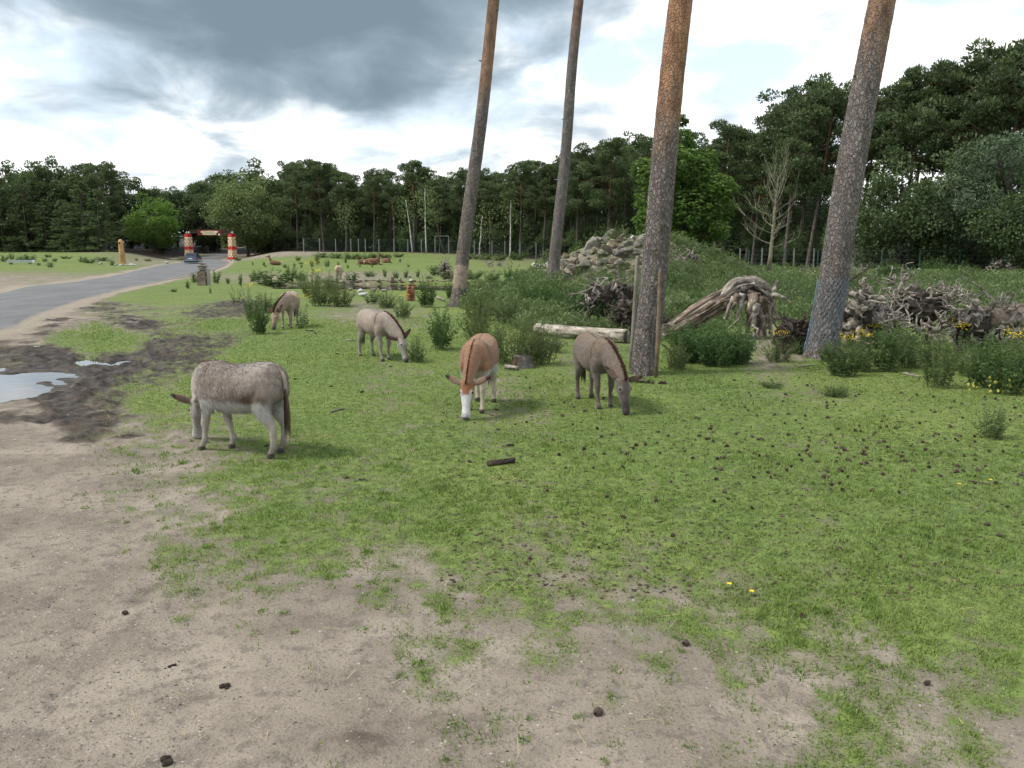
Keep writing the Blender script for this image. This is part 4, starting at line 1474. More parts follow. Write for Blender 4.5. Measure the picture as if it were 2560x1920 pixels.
PINES = [pine_meshes(21), pine_meshes(22, spread=3.9, lowf=.47, nb=34), pine_meshes(23, spread=3.0, lowf=.58, nb=26), pine_meshes(24, spread=3.6, lowf=.42, nb=36), pine_meshes(25, spread=4.4, lowf=.55, nb=30)]
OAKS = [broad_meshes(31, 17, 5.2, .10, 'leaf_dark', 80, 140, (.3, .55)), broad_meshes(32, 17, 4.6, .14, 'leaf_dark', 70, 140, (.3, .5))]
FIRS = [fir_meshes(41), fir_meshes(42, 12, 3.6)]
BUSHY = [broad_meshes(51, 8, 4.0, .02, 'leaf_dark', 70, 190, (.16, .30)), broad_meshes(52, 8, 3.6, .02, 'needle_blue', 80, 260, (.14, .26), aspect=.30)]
COUNT = {}


def plant_tree(name, meshes, Hmodel, x, y, H, label, cat='tree', group=None, wide=1.0, lean=0.0, rz=None, z=None):
    s_ = H / Hmodel
    z = hz(x, y) if z is None else z
    e = empty(name, (x, y, z - .05), label, cat, group, 0, (s_ * wide, s_ * wide, s_), rot=(random.uniform(-.03, .03), lean, random.uniform(0, 6.28) if rz is None else rz))
    if rz is None and lean:
        e.rotation_mode = 'ZYX'
    obj('trunk', meshes[0], None, e)
    obj('crown', meshes[1], None, e, kind='stuff')
    return e


ORD = ('first second third fourth fifth sixth seventh eighth ninth tenth eleventh twelfth thirteenth fourteenth fifteenth sixteenth seventeenth eighteenth nineteenth twentieth '
       'twenty-first twenty-second twenty-third twenty-fourth').split()


def number_row(items, text):
    """tell the trees of one visible row apart by their order from the left"""
    items = sorted(items, key=lambda o: o.location.x / o.location.y)
    for n_, o in zip(ORD, items):
        o['label'] = text.format(n_)


def top_h(px, py, Y, x, y):
    return at(px, py, Y).z - hz(x, y)


# far wood seen left of the gate: tall dark broadleaves with conifers at their feet
prof_l = np.array([(-500, 400), (0, 410), (60, 388), (130, 383), (190, 400), (240, 372), (300, 370), (350, 398), (400, 428), (440, 450), (475, 470)])
k = 0
LEFT_ROW, FRONT, UNDER, FIRROW = [], {}, {}, []
for row, (Y0, off) in enumerate(((158, 0), (168, 26), (182, 10))):
    for px in np.arange(-420, 440 if row < 2 else 470, 62):
        q = px + off + random.uniform(-14, 14)
        Y = Y0 + random.uniform(-4, 4)
        X = at(q, 620, Y).x
        if X > road_mid_x(Y) - 9 or (270 < q < 500 and Y < 178):
            continue
        Ht = top_h(q, np.interp(q, prof_l[:, 0], prof_l[:, 1]) + random.uniform(0, 34) + row * 5, Y, X, Y)
        if (k + row) % 4 == 3:
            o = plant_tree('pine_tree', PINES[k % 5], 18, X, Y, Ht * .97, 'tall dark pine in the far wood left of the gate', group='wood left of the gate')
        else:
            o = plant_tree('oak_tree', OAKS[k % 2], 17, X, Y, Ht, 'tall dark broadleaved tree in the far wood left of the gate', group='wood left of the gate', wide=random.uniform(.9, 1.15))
        if row == 0:
            LEFT_ROW.append(o)
        k += 1
for i, px in enumerate((-180, -70, 10, 70, 118, 165, 212, 250, 292, 335, 378, 425)):
    Y = 146 + (i * 7) % 8
    X = at(px, 620, Y).x
    if X > road_mid_x(Y) - 8 or px > 270:
        continue
    o = plant_tree('fir_tree', FIRS[i % 2], 12, X, Y, random.uniform(8, 13), 'dark young conifer with boughs to the ground, left of the gate', group='conifers along the left wood edge', wide=1.25)
    FIRROW.append(o)
X = at(386, 620, 170).x
plant_tree('maple_tree', broad_meshes(61, 14, 6.4, .06, 'leaf_bright', 75, 170, (.3, .5)), 14, X, 170, top_h(388, 490, 170, X, 170), 'bright green rounded tree just left of the gate')
X = at(620, 620, 170).x
plant_tree('lime_tree', broad_meshes(62, 16, 7.4, .05, 'leaf_mid', 95, 170, (.3, .5)), 16, X, 170, top_h(612, 428, 170, X, 170), 'large pale green rounded tree just right of the gate')

# trees closing the avenue behind the gate
k = 0
for Y in (174, 184, 196, 210, 226, 244, 264, 290, 320, 350):
    for side in (-1, 1):
        if Y < 180:
            continue
        X = float(road_mid_x(Y)) + side * (5.4 + random.uniform(0, 1.5))
        Ht = 14 + 3 * ((k * 5) % 3) + (Y > 240) * 2
        plant_tree('oak_tree', OAKS[k % 2], 17, X, Y, Ht, 'dark tree overhanging the road behind the gate', group='avenue trees behind the gate', wide=1.25)
        plant_tree('bush', BUSHY[0], 8, X + side * random.uniform(-.6, 2), Y + 5, random.uniform(3, 4.5), 'dark bush lining the road behind the gate', 'bush', 'bushes lining the road behind the gate', wide=.9)
        k += 1
for i, (px, Y, ty) in enumerate(((446, 186, 466), (478, 190, 472), (508, 196, 468), (540, 192, 455))):
    X = at(px, 620, Y).x
    plant_tree('oak_tree', OAKS[i % 2], 17, X + (-3 if X < road_mid_x(Y) else 3), Y, top_h(px, ty, Y, X, Y), '{} tall dark tree from the left right behind the gate'.format(ORD[i]), group='avenue trees behind the gate', wide=1.1)
for i, X in enumerate(np.linspace(-135, -75, 9)):
    plant_tree('oak_tree', OAKS[i % 2], 17, float(X), 395 + (i % 3) * 9, 19, 'far tree closing the end of the road', group='trees closing the avenue', wide=1.3)

# the long pine wood from the gate to the right edge
prof = np.array([(480, 470), (530, 432), (580, 428), (640, 402), (700, 396), (755, 378), (800, 402), (850, 408), (885, 440), (940, 424), (1000, 432), (1050, 392), (1090, 428),
                 (1150, 424), (1210, 420), (1260, 412), (1320, 400), (1380, 385), (1440, 368), (1500, 350), (1560, 342), (1620, 340), (1700, 328), (1770, 308), (1830, 322), (1890, 306),
                 (1950, 232), (1990, 214), (2050, 210), (2108, 202), (2180, 214), (2283, 172), (2338, 184), (2385, 172), (2431, 140), (2497, 96), (2540, 108), (2700, 120), (3000, 130)])
dist = np.array([(480, 176), (600, 172), (800, 162), (1000, 150), (1200, 135), (1400, 116), (1600, 102), (1800, 90), (2000, 82), (2300, 75), (2560, 70), (3000, 64)])
k = 0
for row in range(4):
    q = (745 if row < 2 else 640) + row * 17
    while q < 2860:
        Y = float(np.interp(q, dist[:, 0], dist[:, 1])) + row * 7.5 + random.uniform(-2.5, 2.5)
        X = at(q, 620, Y).x
        step = random.uniform(3.4, 5.4) if q < 1500 else random.uniform(4.0, 6.0)
        if q > 1950:
            step *= (1.0, 1.5, 1.7, 9.0)[row]
        if not (X < float(road_mid_x(Y)) + 12):
            ty = float(np.interp(q, prof[:, 0], prof[:, 1]))
            ty += (0 if row == 0 and k % 2 else random.uniform(0, 46)) + row * 4
            Ht = top_h(q, ty, Y, X, Y)
            part = 'behind the pasture' if q < 1300 else ('behind the rock mound' if q < 1900 else 'behind the wire fence')
            ln = random.uniform(-.02, .05) if q < 1600 else random.uniform(.02, .11)
            v_ = PINES[(k * 3 + row) % 5]
            o = plant_tree('pine_tree', v_, 18, X, Y, Ht, 'tall slender pine of the wood ' + part, group='pine wood ' + part, wide=random.uniform(.85, 1.12) * (17.5 / max(Ht, 9)) ** .35, lean=ln)
            if row == 0:
                FRONT.setdefault(part, []).append(o)
            k += 1
        q += step * FPX / Y
for i, (px, ty, Y, ln, lab) in enumerate(((1984, 212, 80, .06, 'tall pine with layered crown left of the netted pine'), (2055, 206, 78, .08, 'tall pine crown directly behind the netted pine'), (2283, 168, 74, .10, 'tall leaning pine with open crown over the concrete wall'),
                                          (2385, 168, 72, .10, 'tall leaning pine left of the highest crown'), (2445, 118, 70, .09, 'high pine crown second from the right picture edge'), (2510, 94, 68, .10, 'highest pine crown at the right picture edge'))):
    X = at(px, 620, Y).x - ln * 15
    plant_tree('pine_tree', PINES[(1, 3, 0, 4, 3, 1)[i]], 18, X, Y, top_h(px, ty, Y, X, Y), lab, wide=.95, lean=ln)
# understorey that closes the view between the boles
for row, dY in enumerate((4, 13, 24)):
    q = 600 + row * 19
    while q < 2760:
        Y = float(np.interp(q, dist[:, 0], dist[:, 1])) + dY + random.uniform(-2, 2)
        X = at(q, 620, Y).x
        if X > float(road_mid_x(Y)) + 9:
            part = 'behind the pasture' if q < 1300 else ('behind the rock mound' if q < 1900 else 'at the right')
            if (k + row) % 3 == 0:
                plant_tree('fir_tree', FIRS[k % 2], 12, X, Y, random.uniform(4.5, 8.0) + row * 1.5, 'small dark conifer in the understorey ' + part, group='understorey conifers ' + part, wide=1.2)
            else:
                o = plant_tree('bush', BUSHY[0], 8, X, Y, random.uniform(3.8, 6.2) + row * 1.2, 'dark leafy bush in the understorey ' + part, 'bush', group='understorey bushes ' + part, wide=1.1)
                if row == 0:
                    UNDER.setdefault(part, []).append(o)
        k += 1
        q += random.uniform(3.6, 5.6) * FPX / Y
number_row([o for o in LEFT_ROW if o.name.startswith('oak')], '{} dark broadleaved tree from the left in the front row left of the gate')
number_row([o for o in LEFT_ROW if o.name.startswith('pine')], '{} pine from the left in the front row left of the gate')
number_row(FIRROW, '{} young conifer from the left along the wood edge left of the gate')
for part, it in FRONT.items():
    number_row(it, '{} pine from the left in the front row of the wood ' + part)
for part, it in UNDER.items():
    number_row(it, '{} understorey bush from the left in the front row ' + part)
# dense back row and left-hand understorey that close the woods
for i, q in enumerate(np.arange(640, 2050, 46)):
    Y = float(np.interp(q, dist[:, 0], dist[:, 1])) + 38 + (i % 3) * 4
    X = at(q, 620, Y).x
    if X > float(road_mid_x(Y)) + 12:
        plant_tree('oak_tree', OAKS[i % 2], 17, X, Y, 12.5 + (i * 7 % 4), 'dark tree in the depth of the pine wood', group='dark trees deep in the wood', wide=1.25)
for row in range(2):
    for i, q in enumerate(np.arange(-330, 420, 40)):
        Y = 163 + row * 12 + (i % 3)
        X = at(q + row * 17, 620, Y).x
        if X < float(road_mid_x(Y)) - 9 and (q < 270 or Y > 172):
            plant_tree('bush', BUSHY[0], 8, X, Y, 5.0 + (i * 3 % 4) * .7, 'dark leafy bush under the trees left of the gate', 'bush', 'understorey left of the gate', wide=1.2)
# broad low trees at the right edge, in front of the pines
for i, (px, py, Y, wd, kind, lab) in enumerate(((2250, 395, 69, 1.15, 0, 'broad dark green tree standing behind the right end of the wire fence'), (2395, 372, 66, 1.2, 0, 'large dark leafy tree right of the concrete wall'),
                                                (2520, 300, 62, 1.25, 1, 'greyish green spreading pine cut by the right picture edge'), (2600, 420, 58, 1.3, 0, 'dark leafy tree at the far right edge'),
                                                (2130, 500, 74, .9, 0, 'low leafy tree behind the concrete wall'))):
    X = at(px, 620, Y).x
    plant_tree('spreading_tree', BUSHY[kind], 8, X, Y, top_h(px, py, Y, X, Y), lab, wide=wd * .8)


# birches and thin leaning stems in the wood edge
def stem_tree(px, py, px2, py2, Y, r_, mat, name, label, group=None):
    a_, b_ = at(px, py, Y), at(px2, py2, Y)
    a_.z = hz(a_.x, Y) - .2
    tb = MB()
    n_ = 7
    tb.tube([a_.lerp(b_, i / n_) + Vector((random.uniform(-.06, .06), 0, 0)) - a_ for i in range(n_ + 1)], [r_ * (1 - .7 * i / n_) for i in range(n_ + 1)], 6)
    rg = np.random.default_rng(int(px))
    e = empty(name, a_, label, 'tree', group)
    obj('trunk', tb.mesh('trunk', MAT[mat], True), None, e)
    top = np.array(b_ - a_)
    nn = 420
    P_ = top + rg.normal(0, 1, (nn, 3)) * np.array((1.0, 1.0, 1.6))
    P_[:, 2] -= rg.uniform(0, 2.5, nn)
    obj('crown', leaf_mesh('crown', leaves(P_, rg.normal(0, 1, (nn, 3)) + np.array((0, 0, -.6)), .3, .16, rg, .2), rg.uniform(.3, .9, nn), MAT['leaf_mid']), None, e, kind='stuff')
    return e


for i, (a1, a2, b1, b2, Y, mt, lab) in enumerate((
        (1032, 632, 1015, 500, 140, 'birch_bark', 'thin white birch stem leaning left in front of the pines'), (1066, 632, 1062, 470, 138, 'birch_bark', 'white forked birch in the middle of the wood edge'),
        (1111, 634, 1078, 505, 137, 'pine_far', 'leaning bare stem beside the wire gate'), (1275, 640, 1277, 500, 124, 'birch_bark', 'slender white birch between the two leaning pines'),
        (1197, 632, 1206, 540, 130, 'birch_bark', 'short white birch stem behind the fence'), (868, 630, 864, 520, 150, 'pine_far', 'thin brown stem at the left of the wood edge'))):
    stem_tree(a1, a2, b1, b2, Y, .13, mt, 'birch_tree' if mt == 'birch_bark' else 'young_tree', lab)

# ------------------------------------------------------------------ the four pines on the pasture
def big_pine(base, top, wpx, mat, label, Hfull, flare, crown_i, zbase=None, Y=None, seed=1):
    b_ = gz(*base) if Y is None else at(base[0], base[1], Y)
    Y = b_.y
    t_ = at(top[0], top[1], Y)
    dirv = (t_ - b_) / (t_.z - b_.z)
    rad = wpx * Y / FPX / 2
    ns, nv = 230, 64
    zs = np.concatenate([[-1.2, -.3], np.linspace(-.05, 1.2, 40), np.linspace(1.23, 8.5, ns - 66), np.linspace(8.8, Hfull, 24)])
    th_ = np.linspace(0, 2 * np.pi, nv, endpoint=False)
    Z, T_ = np.meshgrid(zs, th_, indexing='ij')
    rr = rad * (1.02 - .52 * np.clip(Z / Hfull, 0, 1) ** 1.25)
    lob = 1 + .12 * np.cos(T_ * 5 + seed) * np.exp(-np.maximum(Z, 0) / .28)
    rr = rr * (1 + (flare - 1) * np.exp(-np.maximum(Z, 0) / .25) * lob)
    cx_, cy_ = np.cos(T_), np.sin(T_)
    pl = fbm(cx_ * rad * 16 + seed, cy_ * rad * 16, Z * 7, 3)
    ridg = np.abs(fbm(cx_ * rad * 9 + seed, cy_ * rad * 9, Z * 3.2 + 5, 3))
    plates = np.abs(fbm(cx_ * rad * 22 + seed, cy_ * rad * 22, Z * 8.0, 2))
    rr = rr * (1 + .030 * pl - .12 * np.clip(.25 - ridg, 0, 1) + .10 * np.clip(plates, 0, .3) * sst(7, 3, Z))
    wx_ = .035 * np.sin(Z * .7 + seed)
    Xs, Ys = rr * cx_ + dirv.x * Z + wx_, rr * cy_
    vv = np.stack([Xs.ravel(), Ys.ravel(), Z.ravel()], 1)
    ii = np.arange(len(zs) * nv).reshape(len(zs), nv)
    ff = np.stack([ii[:-1, :], np.roll(ii, -1, 1)[:-1, :], np.roll(ii, -1, 1)[1:, :], ii[1:, :]], -1).reshape(-1, 4)
    e = empty('pine_tree', b_, label, 'tree', 'tall bare pines on the pasture')
    obj('trunk', mesh_np('trunk', vv, ff, None, True), MAT[mat], e)
    # crown, high above the frame
    obj('crown', PINES[crown_i][1], None, e, (dirv.x * (Hfull - 17.0), 0, Hfull - 17.0 + .4), (0, dirv.x, seed), kind='stuff')
    # stubs of dead branches
    for i in range(4):
        zb = 5.5 + i * 1.7
        a_ = seed * 1.7 + i * 2.2
        mb = MB()
        r0 = rad * .8
        mb.tube([(dirv.x * zb + r0 * math.cos(a_) * .7, r0 * math.sin(a_) * .7, zb), (dirv.x * zb + (r0 + .10) * math.cos(a_), (r0 + .10) * math.sin(a_), zb + .02)], [.03, .018], 6)
        obj('branch_stub', mb.mesh('branch_stub', MAT['oak_bark']), None, e)
    return e, b_, dirv, rad


pineA = big_pine((1604, 934), (1706, 0), 63, 'pine_near_a', 'orange-barked pine trunk flanked by two wooden stakes', 20, 1.12, 2, seed=1)
pineB = big_pine((2050, 893), (2203, 0), 70, 'pine_near_b', 'leaning pine trunk wrapped in blue wire netting at its foot', 20, 1.35, 2, seed=2)
pineC = big_pine((1144, 766), (1237, 0), 33, 'pine_near_c', 'slender pine left of centre with bark rubbed pale near its flared foot', 23, 1.7, 2, seed=3)
pineD = big_pine((1385, 684), (1447, 0), 27, 'pine_near_d', 'thin grey pine rising from the left flank of the rock mound', 29, 1.1, 2, Y=40.5, seed=4)
# bark rubbed away low on one pine: a pale sleeve with torn upper rim
b_ = pineC[1]
nv = 36
vv, ff = [], []
zs = np.linspace(.62, 1.62, 12)
for i, z_ in enumerate(zs):
    for j in range(nv):
        a_ = 2 * math.pi * j / nv
        zz_ = z_ + (.10 * math.sin(a_ * 3 + 1) + .06 * math.sin(a_ * 7)) * (1 if i in (0, 11) else 0) * (1 if i else .6)
        r_ = pineC[3] * (1.035 + .62 * math.exp(-zz_ / .25)) + .004 - (.02 if i in (0, 11) else 0)
        vv.append((pineC[2].x * zz_ + r_ * math.cos(a_) + .035 * math.sin(zz_ * .7 + 3), r_ * math.sin(a_), zz_))
for i in range(11):
    for j in range(nv):
        ff.append((i * nv + j, i * nv + (j + 1) % nv, (i + 1) * nv + (j + 1) % nv, (i + 1) * nv + j))
tr_parent = [o for o in COL.objects if o.get('label', '').startswith('slender pine left of centre')][0]
tag(obj('bare_wood', mesh_np('bare_wood', vv, ff, None, True), simple('rubbed_wood', (.25, .20, .155), .85, .35, 5, .5), tr_parent), 'pale patch of rubbed bark')

# chestnut with large bright leaves behind the staked pine
Y = 47.0
cp = at(1700, 640, Y)
rg = np.random.default_rng(77)
tb = MB()
tb.tube([(0, 0, -.3), (.0, 0, 1.6), (.1, 0, 3.2), (.15, .1, 5.2)], [.14, .12, .09, .03], 8)
vs, ts = [], []
clumps = [(1700, 470, 62), (1650, 440, 55), (1740, 430, 50), (1785, 470, 48), (1690, 400, 46), (1740, 520, 60), (1680, 545, 60), (1630, 500, 45), (1800, 520, 38), (1712, 345, 26), (1702, 300, 14), (1715, 385, 34),
          (1650, 580, 48), (1740, 580, 48), (1780, 560, 40), (1610, 420, 30), (1760, 400, 32), (1815, 470, 26), (1625, 550, 40), (1700, 610, 40), (1800, 575, 26)]
for (px, py, rp) in clumps:
    c_ = np.array(at(px, py, Y + rg.uniform(-1.1, 1.1)) - cp)
    c_[2] += cp.z - hz(cp.x, Y)
    rr = rp * Y / FPX
    tb.tube([(0, 0, max(.6, c_[2] * .45)), Vector(c_) * .6 + Vector((0, 0, c_[2] * .25)), Vector(c_)], [.05, .03, .01], 4)
    nn = int(60 + 170 * rr * rr)
    d_ = ball(rg, nn)
    P_ = c_ + d_ * (rg.uniform(.3, 1, nn)[:, None] ** .5) * np.array((rr, rr, rr * .85))
    az_ = rg.uniform(0, 6.28, nn)
    for j in range(5):                                   # palmate leaf: five drooping leaflets
        aa = az_ + (j - 2) * .62
        out = np.stack([np.cos(aa), np.sin(aa), np.full(nn, -.28)], 1) + d_ * .5
        ln = rg.uniform(.20, .30, nn) * (1.0 - .12 * abs(j - 2))
        vs.append(leaves(P_, out, ln, ln * .46, rg, .22))
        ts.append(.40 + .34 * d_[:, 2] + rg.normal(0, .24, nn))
e = empty('chestnut_tree', (cp.x, Y, hz(cp.x, Y)), 'bright green chestnut with large leaves behind the staked pine', 'tree')
obj('trunk', tb.mesh('trunk', MAT['oak_bark'], True), None, e)
obj('crown', leaf_mesh('crown', np.concatenate(vs), np.concatenate(ts), MAT['leaf_chestnut']), None, e, kind='stuff')

# bare, dying tree by the fence: each limb a part with its own twigs
Y = 50.0
bp = at(1925, 672, Y)
bp.z = hz(bp.x, Y)
e = empty('bare_tree', bp, 'leafless yellowish tree with upswept twigs in front of the fence', 'tree')
trk = [Vector(at(px, py, Y) - bp) for px, py in ((1922, 676), (1926, 640), (1930, 600), (1934, 560), (1937, 520), (1939, 500), (1943, 470), (1946, 440))]
tb = MB()
tb.tube(trk, [.15, .115, .10, .085, .07, .055, .035, .012], 8, .08, 3)
obj('trunk', tb.mesh('trunk', MAT['dead_bark'], True), None, e)
rd = random.Random(12)


def twig(mb, p0, d_, ln, r_, depth, up=.32):
    n_ = 5
    pts = [p0]
    d_ = d_.normalized()
    for i in range(n_):
        d_ = (d_ + Vector((rd.uniform(-.22, .22), rd.uniform(-.22, .22), up * .35 + rd.uniform(-.12, .12)))).normalized()
        pts.append(pts[-1] + d_ * ln / n_)
    mb.tube(pts, [max(r_ * (1 - .16 * i), .004) for i in range(n_ + 1)], 5 if depth > 1 else 3, 0, 0, False)
    if depth > 0:
        for i in range(4 if depth > 1 else 3):
            j = rd.randint(1, n_)
            nd = (d_ + Vector((rd.uniform(-.9, .9), rd.uniform(-.9, .9), rd.uniform(-.1, .7)))).normalized()
            twig(mb, pts[j], nd, ln * rd.uniform(.35, .6), r_ * .5, depth - 1, up)


for i in range(26):
    s_ = .22 + .76 * (i / 25)
    j = min(int(s_ * 7), 6)
    p0 = trk[j].lerp(trk[j + 1], s_ * 7 - j)
    a_ = i * 2.4
    hi = s_ > .55
    d_ = Vector((math.cos(a_), math.sin(a_) * .8, 1.0 if hi else .25))
    mb = MB()
    twig(mb, p0, d_, (1.9 if not hi else 1.35) * rd.uniform(.6, 1.3), .034 * (1.2 - .6 * s_), 2, .5 if hi else .22)
    obj('limb', mb.mesh('limb', MAT['dead_bark']), None, e)

# ------------------------------------------------------------------ herbs and weeds
def herb(seed, h=1.0, r_=.35, nst=26, nleaf=26, L_=(.07, .13), asp=.30, mat='weed', up=.9, tuft=0.0, bow=.25):
    """clump of leafy upright stems; model height about h"""
    rg = np.random.default_rng(seed)
    sb = MB()
    vs, ts = [], []
    for k in range(nst):
        a_ = rg.uniform(0, 6.28)
        q = r_ * math.sqrt(rg.random())
        p0 = np.array((q * math.cos(a_) * .55, q * math.sin(a_) * .55, 0))
        hh_ = h * rg.uniform(.55, 1.0) * (1 - .35 * (q / r_) ** 2)
        out = np.array((math.cos(a_), math.sin(a_), 0)) * q * rg.uniform(.5, 1.1) + rg.normal(0, .04, 3)
        p1 = p0 + out + np.array((0, 0, hh_))
        pm = (p0 + p1) / 2 + np.array((0, 0, bow * .2 * hh_)) - out * .15
        sb.tube([p0 - np.array((0, 0, .05)), pm, p1], [.006, .005, .003], 3, 0, 0, False)
        f_ = rg.uniform(.08, 1.02, nleaf) ** .85
        base = np.where(f_[:, None] < .5, p0 + (pm - p0) * f_[:, None] * 2, pm + (p1 - pm) * (f_[:, None] - .5) * 2)
        az_ = rg.uniform(0, 6.28, nleaf)
        D_ = np.stack([np.cos(az_), np.sin(az_), rg.uniform(-.1, up, nleaf)], 1)
        ln = rg.uniform(L_[0], L_[1], nleaf) * (1.15 - .55 * f_)
        vs.append(leaves(base, D_, ln, ln * asp, rg, .18))
        ts.append(.12 + .55 * f_ + rg.normal(0, .15, nleaf) + rg.normal(0, .08))
    return sb.mesh('stems', MAT['stem']), leaf_mesh('foliage', np.concatenate(vs), np.concatenate(ts), MAT[mat])


def flower_heads(seed, n_, r_, h0, h1, size=.03):
    """loose yellow umbels: little clusters of petals"""
    rg = np.random.default_rng(seed)
    vs, fs = [], []
    for k in range(n_):
        a_, q = rg.uniform(0, 6.28), r_ * math.sqrt(rg.random())
        c_ = np.array((q * math.cos(a_), q * math.sin(a_), rg.uniform(h0, h1)))
        for i in range(7):
            p = c_ + rg.normal(0, 1, 3) * np.array((size * 1.4, size * 1.4, size * .5))
            o = len(vs)
            for j in range(5):
                b_ = 2 * math.pi * j / 5
                vs.append(p + np.array((math.cos(b_) * size * .5, math.sin(b_) * size * .5, rg.uniform(-.1, .25) * size)))
            fs += [(o, o + 1, o + 2), (o, o + 2, o + 3), (o, o + 3, o + 4)]
    me = mesh_np('flowers', vs, fs)
    me.materials.append(MAT['yellow'])
    return me


HERBS = {
    'tall': [herb(101, 1.0, .34, 30, 34, asp=.26), herb(102, 1.0, .42, 34, 32, asp=.28)],
    'dark': [herb(103, 1.0, .45, 46, 34, (.08, .15), .34, 'weed_dark'), herb(104, 1.0, .5, 44, 34, (.08, .14), .36, 'weed_dark')],
    'olive': [herb(105, 1.0, .55, 60, 30, (.06, .12), .26, 'weed_olive'), herb(106, 1.0, .5, 52, 30, (.06, .12), .28, 'weed_olive')],
    'nettle': [herb(107, 1.0, .8, 95, 34, (.09, .17), .38, 'nettle', .35), herb(108, 1.0, .9, 100, 32, (.09, .17), .40, 'nettle', .35)],
    'thin': [herb(109, 1.0, .22, 7, 34, (.06, .12), .28, 'weed')],
    'fern': [herb(110, .5, .8, 60, 34, (.08, .15), .22, 'weed', .5)],
    'far': [herb(111, 1.0, .55, 24, 18, (.14, .24), .36, 'weed_dark'), herb(112, 1.0, .5, 24, 18, (.14, .24), .36, 'weed'), herb(113, 1.0, .35, 16, 18, (.14, .24), .32, 'weed')],
}
HR = {'tall': (.34, .42), 'dark': (.45, .5), 'olive': (.55, .5), 'nettle': (.8, .9), 'thin': (.22,), 'fern': (.8,), 'far': (.55, .5, .35)}
YEL = flower_heads(120, 14, .32, .86, 1.02)
hk = 0


def weed(px, py, wpx, hpx, kind, label, group=None, flowers=False, name='weed_plant', cat='plant', var=None):
    """plant whose foot is seen at (px, py), wpx wide and hpx tall in the photograph"""
    global hk
    p = gz(px, py)
    hk += 1
    i = hk % len(HERBS[kind]) if var is None else var
    s_ = math.hypot(p.y, CAM_H) / FPX
    hh_ = hpx * s_ * (2.0 if kind == 'fern' else 1.0)
    ww = wpx * s_ / (2 * HR[kind][i] * 1.12)
    e = empty(name, (p.x, p.y, p.z - .02), label, cat, group, random.uniform(0, 6.28), (ww, ww, hh_ * 1.04))
    obj('stems', HERBS[kind][i][0], None, e, kind='stuff')
    obj('foliage', HERBS[kind][i][1], None, e, kind='stuff')
    if flowers:
        obj('flowers', YEL, None, e, kind='stuff')
    return e


# around the donkeys
weed(632, 800, 62, 92, 'tall', 'rear half of the tall weed clump left of the beige donkey', None, True)
weed(648, 836, 58, 92, 'dark', 'dense dark weed directly left of the beige donkey\'s head')
weed(592, 762, 26, 60, 'thin', 'slim weed at the left edge of the tall weed clump')
weed(664, 782, 60, 62, 'tall', 'weed between the clump and the beige donkey\'s back')
weed(762, 818, 36, 82, 'thin', 'slender upright weed just right of the beige donkey', None, True)
weed(748, 822, 34, 40, 'thin', 'low sprig at the foot of the slender weed right of the beige donkey')
weed(800, 765, 90, 92, 'olive', 'tall olive weed clump behind the beige donkey', None, True)
weed(855, 766, 90, 66, 'olive', 'olive weed clump left of the pond stones')
weed(780, 745, 60, 92, 'tall', 'flowering weed standing at the left of the olive clump', None, True)
weed(838, 735, 62, 66, 'tall', 'green weed behind the olive clump near the cream donkey')
weed(965, 770, 66, 52, 'olive', 'feathery weed between the pond stones and the light grey donkey')
weed(1004, 795, 52, 62, 'tall', 'green weed above the light grey donkey\'s back', None, True)
weed(1068, 768, 56, 84, 'dark', 'leafy bush with yellowish tips between the orange stump and the slender pine')
weed(1128, 748, 30, 52, 'dark', 'small dark weed at the left foot of the slender pine')
weed(1104, 874, 84, 122, 'dark', 'dense dark bush between the light grey and the reddish donkey')
weed(1046, 906, 50, 82, 'tall', 'leafy weed touching the light grey donkey\'s muzzle')
weed(1232, 905, 110, 130, 'olive', 'left part of the olive weed bank behind the reddish donkey')
weed(1292, 914, 130, 150, 'olive', 'middle of the olive weed bank behind the reddish donkey')
weed(1352, 910, 110, 130, 'olive', 'right part of the olive weed bank near the small stump')
weed(1190, 850, 90, 120, 'olive', 'olive weed behind the left end of the weed bank')
weed(1385, 880, 60, 60, 'tall', 'small green weed left of the dark donkey')
weed(1200, 800, 90, 90, 'tall', 'green weed right of the slender pine\'s foot')
weed(1272, 808, 100, 100, 'tall', 'green weed behind the weed bank, left of the white log')
weed(1350, 800, 110, 120, 'nettle', 'nettles growing behind the left end of the white log')
weed(1440, 812, 110, 110, 'nettle', 'nettles growing behind the middle of the white log')
weed(1505, 815, 90, 95, 'nettle', 'nettles in front of the root tangle')
weed(1690, 925, 70, 90, 'olive', 'yellowish weed at the right foot of the staked pine', None, False)
weed(1722, 905, 120, 118, 'nettle', 'left half of the dark nettle bush right of the staked pine')
weed(1790, 915, 130, 125, 'nettle', 'middle of the dark nettle bush right of the staked pine')
weed(1846, 910, 90, 115, 'nettle', 'right half of the dark nettle bush below the big stump')
weed(1945, 905, 90, 80, 'olive', 'wispy weed with yellow flowers left of the netted pine', None, True)
weed(1998, 885, 40, 52, 'dark', 'small dark weed against the netted pine')
weed(2108, 940, 100, 105, 'dark', 'leafy bush at the right foot of the netted pine', None, True)
weed(2165, 930, 70, 100, 'tall', 'flowering weed right of the netted pine', None, True)
weed(2215, 928, 100, 140, 'dark', 'tall dark weed in front of the root pile')
weed(2275, 920, 80, 105, 'tall', 'green weed in the gap of the root pile')
weed(2345, 970, 90, 160, 'tall', 'tall feathery weed standing forward of the root pile', None, False)
weed(2455, 968, 100, 130, 'dark', 'dark bush at the right, beside yellowed leaves')
weed(2520, 985, 130, 160, 'dark', 'large dark bush cut by the right picture edge', None, True)
weed(2590, 960, 120, 190, 'olive', 'olive weed beyond the right picture edge')
weed(2090, 990, 74, 36, 'fern', 'low ferny tuft on the grass right of the netted pine')
weed(2472, 1094, 84, 108, 'tall', 'lone leafy weed on the open grass at the right')
